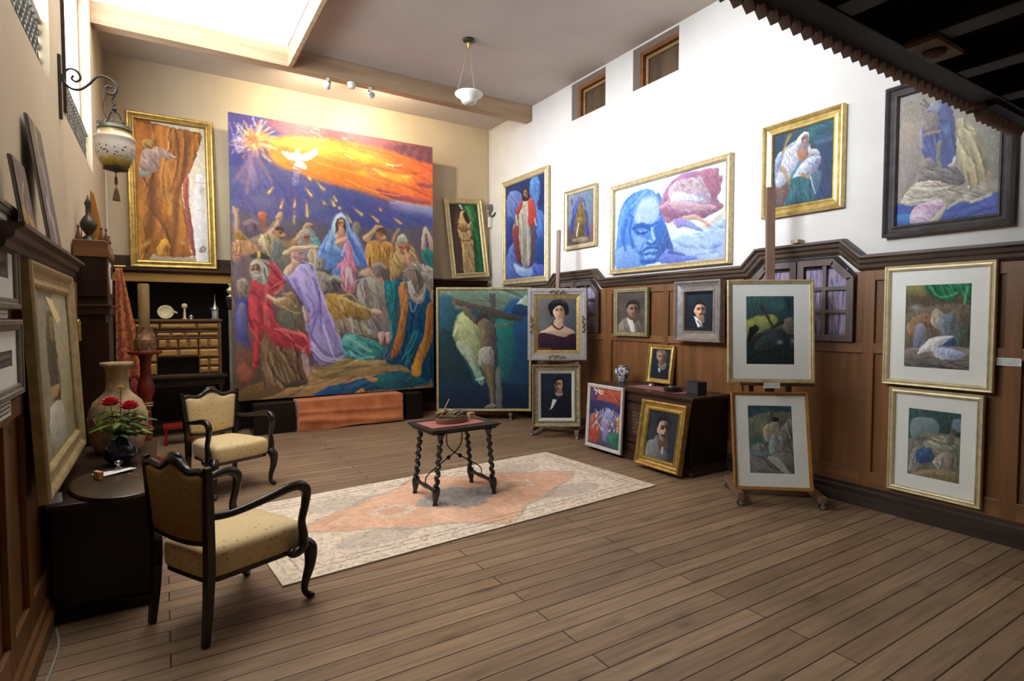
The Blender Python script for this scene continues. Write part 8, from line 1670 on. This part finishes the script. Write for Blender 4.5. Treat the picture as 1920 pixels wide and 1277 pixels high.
# ================================================================== wall lantern on a scrolled bracket
M_IRON = mat('bracket_iron', (.055, .043, .04), .5, .5, (.03, .025, .024), 30, .2)
LY = 5.06
t = thing('wall_lantern', 'painted milk glass lantern hanging from a scrolled iron wall bracket', 'lantern', (XL, LY, 0))
b = MB(); b.box(.0, .018, -.022, .022, 2.99, 3.43); b.build('wall_plate', M_IRON, t, bevel=.004)
LX = .315
def sp(cx, cz, r0, r1, a0, a1, n=22): return [(cx+(r0+(r1-r0)*i/n)*math.cos(a0+(a1-a0)*i/n), 0, cz+(r0+(r1-r0)*i/n)*math.sin(a0+(a1-a0)*i/n)) for i in range(n+1)]
arm = spline([(.018, 0, 3.30), (.03, 0, 3.25), (.07, 0, 3.212), (.12, 0, 3.215), (.17, 0, 3.26), (.22, 0, 3.325), (.27, 0, 3.335), (.32, 0, 3.305), (.335, 0, 3.26), (.315, 0, 3.222), (.28, 0, 3.225), (.268, 0, 3.255), (.285, 0, 3.275), (.302, 0, 3.265)], 6)
b = MB(); b.tube(arm, .0085, 8); b.tube(spline([(.03, 0, 3.25), (.03, 0, 3.30), (.06, 0, 3.345), (.105, 0, 3.34), (.125, 0, 3.295), (.10, 0, 3.265), (.075, 0, 3.28), (.085, 0, 3.305)], 6), .0075, 8); b.build('bracket', M_IRON, t, smooth='all')
b = MB()
for k in range(4): b.tube([(LX+.012*math.cos(a), .0 if k % 2 else .012*math.sin(a), 3.20-.03*k+.017*math.sin(a) if k % 2 else 3.20-.03*k+.017*math.cos(a)) for a in np.linspace(0, 2*PI, 11)], .003, 5, cap=False)
b.lathe([(.004, 3.13), (.018, 3.12), (.016, 3.105), (.004, 3.095)], 12, T(LX, 0, 0))
for k in range(3):
    a = k*2*PI/3+.4; b.tube(spline([(LX, 0, 3.10), (LX+.03*math.cos(a), .03*math.sin(a), 3.085), (LX+.05*math.cos(a), .05*math.sin(a), 3.04), (LX+.09*math.cos(a), .09*math.sin(a), 2.985)], 5), .004, 6)
b.tube(spline([(.28, 0, 3.22), (.25, .01, 3.14), (.26, .02, 3.06), (.29, .02, 3.0)], 6), .002, 5); b.build('suspension_chain', M_IRON, t, smooth='all')
b = MB(); b.lathe([(.095, 2.955), (.107, 2.96), (.107, 2.972), (.10, 2.978), (.104, 2.99), (.095, 2.99), (.092, 2.96)], 28, T(LX, 0, 0), cap=False)
for k in range(18):
    a = 2*PI*k/18; c = (LX+.104*math.cos(a), .104*math.sin(a), 2.997); b.tube([(c[0]-.011*math.sin(a)*math.cos(q), c[1]+.011*math.cos(a)*math.cos(q), c[2]+.012*math.sin(q)) for q in np.linspace(-.2, PI+.2, 8)], .003, 5)
b.build('crown', mat('verdigris_brass', (.20, .19, .14), .45, .5, (.12, .12, .09), 30), t, smooth='all')
def shade_mat():
    m, N, L, P = new_mat('painted_milk_glass')
    tc = N.new('ShaderNodeTexCoord'); sx = N.new('ShaderNodeSeparateXYZ'); L.new(tc.outputs['Object'], sx.inputs[0])
    mr = N.new('ShaderNodeMapRange'); mr.inputs[1].default_value = 2.68; mr.inputs[2].default_value = 2.96; L.new(sx.outputs['Z'], mr.inputs[0])
    nz = N.new('ShaderNodeTexNoise'); nz.inputs['Scale'].default_value = 26; nz.inputs['Detail'].default_value = 2; L.new(tc.outputs['Object'], nz.inputs[0])
    ad = N.new('ShaderNodeMath'); ad.operation = 'MULTIPLY_ADD'; ad.inputs[1].default_value = .22; ad.inputs[2].default_value = -.11; L.new(nz.outputs['Fac'], ad.inputs[0])
    a2 = N.new('ShaderNodeMath'); a2.operation = 'ADD'; L.new(mr.outputs[0], a2.inputs[0]); L.new(ad.outputs[0], a2.inputs[1])
    r = N.new('ShaderNodeValToRGB'); e = r.color_ramp.elements; e[0].position = 0; e[0].color = (*lin('#6a4a24'), 1); e[1].position = 1; e[1].color = (*lin('#b89c58'), 1)
    for p, c in ((.12, '#a8923c'), (.22, '#b8a050'), (.30, '#cfc4b4'), (.72, '#d4c8bc'), (.80, '#cdb69c'), (.88, '#c8b27c')): q = e.new(p); q.color = (*lin(c), 1)
    L.new(a2.outputs[0], r.inputs[0])
    v = N.new('ShaderNodeTexVoronoi'); v.inputs['Scale'].default_value = 46; L.new(tc.outputs['Object'], v.inputs[0])
    lt = N.new('ShaderNodeMath'); lt.operation = 'LESS_THAN'; lt.inputs[1].default_value = .30; L.new(v.outputs['Distance'], lt.inputs[0])
    b1 = N.new('ShaderNodeMath'); b1.operation = 'COMPARE'; b1.inputs[1].default_value = .42; b1.inputs[2].default_value = .13; L.new(mr.outputs[0], b1.inputs[0])
    mu = N.new('ShaderNodeMath'); mu.operation = 'MULTIPLY'; L.new(lt.outputs[0], mu.inputs[0]); L.new(b1.outputs[0], mu.inputs[1])
    mx = N.new('ShaderNodeMix'); mx.data_type = 'RGBA'; L.new(mu.outputs[0], mx.inputs[0]); L.new(r.outputs[0], mx.inputs[6]); mx.inputs[7].default_value = (*lin('#6c5c5c'), 1)
    L.new(mx.outputs[2], P.inputs['Base Color']); P.inputs['Roughness'].default_value = .25; P.inputs['Subsurface Weight'].default_value = .1
    return m
b = MB(); b.lathe([(.045, 2.685), (.075, 2.69), (.098, 2.73), (.118, 2.79), (.125, 2.85), (.122, 2.885), (.128, 2.895), (.125, 2.91), (.11, 2.92), (.10, 2.94), (.098, 2.957)], 36, T(LX, 0, 0), cap=False); b.build('glass_shade', shade_mat(), t, smooth='all')
b = MB(); b.lathe([(.012, 2.66), (.03, 2.672), (.078, 2.678), (.08, 2.688), (.045, 2.694)], 24, T(LX, 0, 0)); b.build('bottom_cap', M_BRON, t, smooth=True)
b = MB(); b.tube([(LX, 0, 2.66), (LX, 0, 2.625)], .0035, 6); b.lathe([(.004, 2.57), (.010, 2.575), (.009, 2.62), (.004, 2.63)], 10, T(LX, 0, 0)); b.tube([(LX, 0, 2.575), (LX, 0, 2.54)], .003, 6); b.lathe([(.024, 2.455), (.02, 2.49), (.012, 2.53), (.006, 2.545)], 14, T(LX, 0, 0)); b.build('tassel', mat('tassel_silk', '#6c5030', .8, c2='#4c361f', scale=60), t, smooth=True)

# ================================================================== ceiling pendant, spots, detector, camera
cp = hit(879, 74, 2, ZC)
t = thing('pendant_lamp', 'white alabaster bowl pendant hanging on three cords from the ceiling', 'lamp', (cp.x, cp.y, 0))
b = MB(); b.lathe([(.07, ZC-.001), (.072, ZC-.02), (.03, ZC-.035)], 20); b.build('rose', M_BRON, t, smooth='all')
b = MB(); b.lathe([(.03, ZC-.035), (.035, ZC-.05), (.022, ZC-.075), (.012, ZC-.10), (.006, ZC-.11)], 16); b.build('brass_cap', mat('polished_brass', (.62, .44, .14), .25, .8), t, smooth='all')
zb = 4.20
for k in range(3):
    a = 2*PI*k/3+.5; MB().tube([(.006*math.cos(a), .006*math.sin(a), ZC-.10), (.15*math.cos(a), .15*math.sin(a), zb+.115)], .0035, 6).build('cord', mat('cord_gilt', '#b89868', .6), t)
b = MB(); b.lathe([(.0, zb), (.075, zb+.004), (.09, zb+.02), (.095, zb+.045), (.12, zb+.07), (.165, zb+.10), (.172, zb+.115), (.165, zb+.125), (.155, zb+.11), (.11, zb+.08), (.08, zb+.04), (.0, zb+.02)], 32, cap=False); b.build('bowl', mat('alabaster', (.80, .78, .70), .4, 0, (.72, .69, .60), 8), t, smooth='all')
M_LAMPW = mat('spot_white', (.75, .74, .70), .4)
for k, (px, py) in enumerate(((615, 151), (694, 165))):
    q = hit(px, py-4, 1, SY1+.08)
    t = thing('spotlight', ['left', 'right'][k]+' white spotlight under the pale ceiling beam, lit', 'spotlight', (q.x, SY1+.08, 4.728))
    d = Vector((-.05+.75*k, .95, -.16)).normalized(); R_ = d.to_track_quat('Z', 'Y').to_matrix().to_4x4()
    b = MB(); b.box(-.02, .02, -.02, .02, -.02, 0); b.tube([(0, 0, -.02), (0, 0, -.05)], .008, 8); b.build('mount', M_LAMPW, t)
    M_ = T(0, 0, -.075)@R_
    b = MB(); b.lathe([(.012, -.055), (.028, -.045), (.034, .0), (.05, .055), (.046, .055), (.03, .0), (.0, -.02)], 20, M_, cap=False); b.build('lamp_head', M_LAMPW, t, smooth=True)
    b = MB(); b.lathe([(.0, .046), (.044, .046)], 20, M_, cap=False); b.build('bulb', emis('spot_glow', (1, .86, .60), 30), t)
    ld = bpy.data.lights.new('spot', 'SPOT'); ld.energy = SPOT_W; ld.color = (1, .83, .56); ld.spot_size = RAD(125); ld.spot_blend = .9; ld.shadow_soft_size = .04
    lo = bpy.data.objects.new('spot_beam', ld); COL.objects.link(lo); lo.parent = t; lo.matrix_local = T(d.x*.08, d.y*.08, -.075+d.z*.08)@d.to_track_quat('-Z', 'Y').to_matrix().to_4x4()
q = hit(659, 150, 1, SY1+.06)
t = thing('smoke_detector', 'round white smoke detector under the beam between the two spotlights', 'detector', (q.x, SY1+.06, 4.7275))
b = MB(); b.lathe([(.055, 0), (.06, -.012), (.055, -.03), (.045, -.034), (.045, -.042), (.05, -.046), (.04, -.075), (.0, -.08)], 24); b.build('housing', M_LAMPW, t, smooth=True)
t = thing('security_camera', 'small white security camera on a bracket in the far corner', 'camera', (XR-.02, 8.86, 3.42))
b = MB(); b.box(-.05, .0, -.03, .03, .08, .22); b.build('housing', M_LAMPW, t, bevel=.004)
b = MB(); b.box(-.045, .01, -.035, .02, -.20, -.02); b.build('junction_box', M_LAMPW, t, bevel=.004)
b = MB(); b.tube(spline([(-.03, -.03, .08), (-.03, -.06, -.01), (.0, -.12, .0), (.0, -.17, .04)], 5), .012, 8); b.build('bracket', mat('cam_black', (.02, .02, .022), .4), t, smooth='all')
b = MB(); b.box(-.10, -.0, -.075, -.03, .10, .20); b.build('lens_box', mat('cam_grey', (.18, .18, .19), .4), t, bevel=.006)
# wall socket and floor cable at the left edge
t = thing('wall_socket', 'brown wall socket plate on the left panelling', 'socket', (XL+.02, 3.07, 1.12))
b = MB(); b.box(0, .008, -.055, .055, -.09, .09); b.build('plate', M_OAK, t, bevel=.003)
b = MB(); b.box(.0085, .011, -.025, .025, -.02, .02); b.build('switch', M_RUB, t)
b = MB(); b.tube(spline([(XL+.115, 3.05, .006), (XL+.12, 3.4, .006), (XL+.085, 3.62, .006)], 10), .005, 8)
o = b.build('floor_cable', mat('cable_grey', (.42, .40, .36), .5), smooth='all'); tag(o, 'thin pale cable running along the floor at lower left', 'cable')

# repeats of one kind share a group
for nm, gp in (('spotlight', 'track spotlights under the beam'), ('bench', 'black benches beside the draped box'), ('studio_easel', 'studio easels'), ('built_in_cupboard', 'built in cupboards along the right wall'),
               ('framed_sketch', 'matted sketches'), ('framed_portrait', 'framed portraits'), ('unframed_painting', 'canvases on the left cornice'), ('framed_sheet', 'framed sheets at the left edge'), ('framed_painting', 'framed paintings')):
    for o in list(COL.objects):
        if o.parent is None and o.name.split('.')[0] == nm and 'label' in o: o['group'] = gp
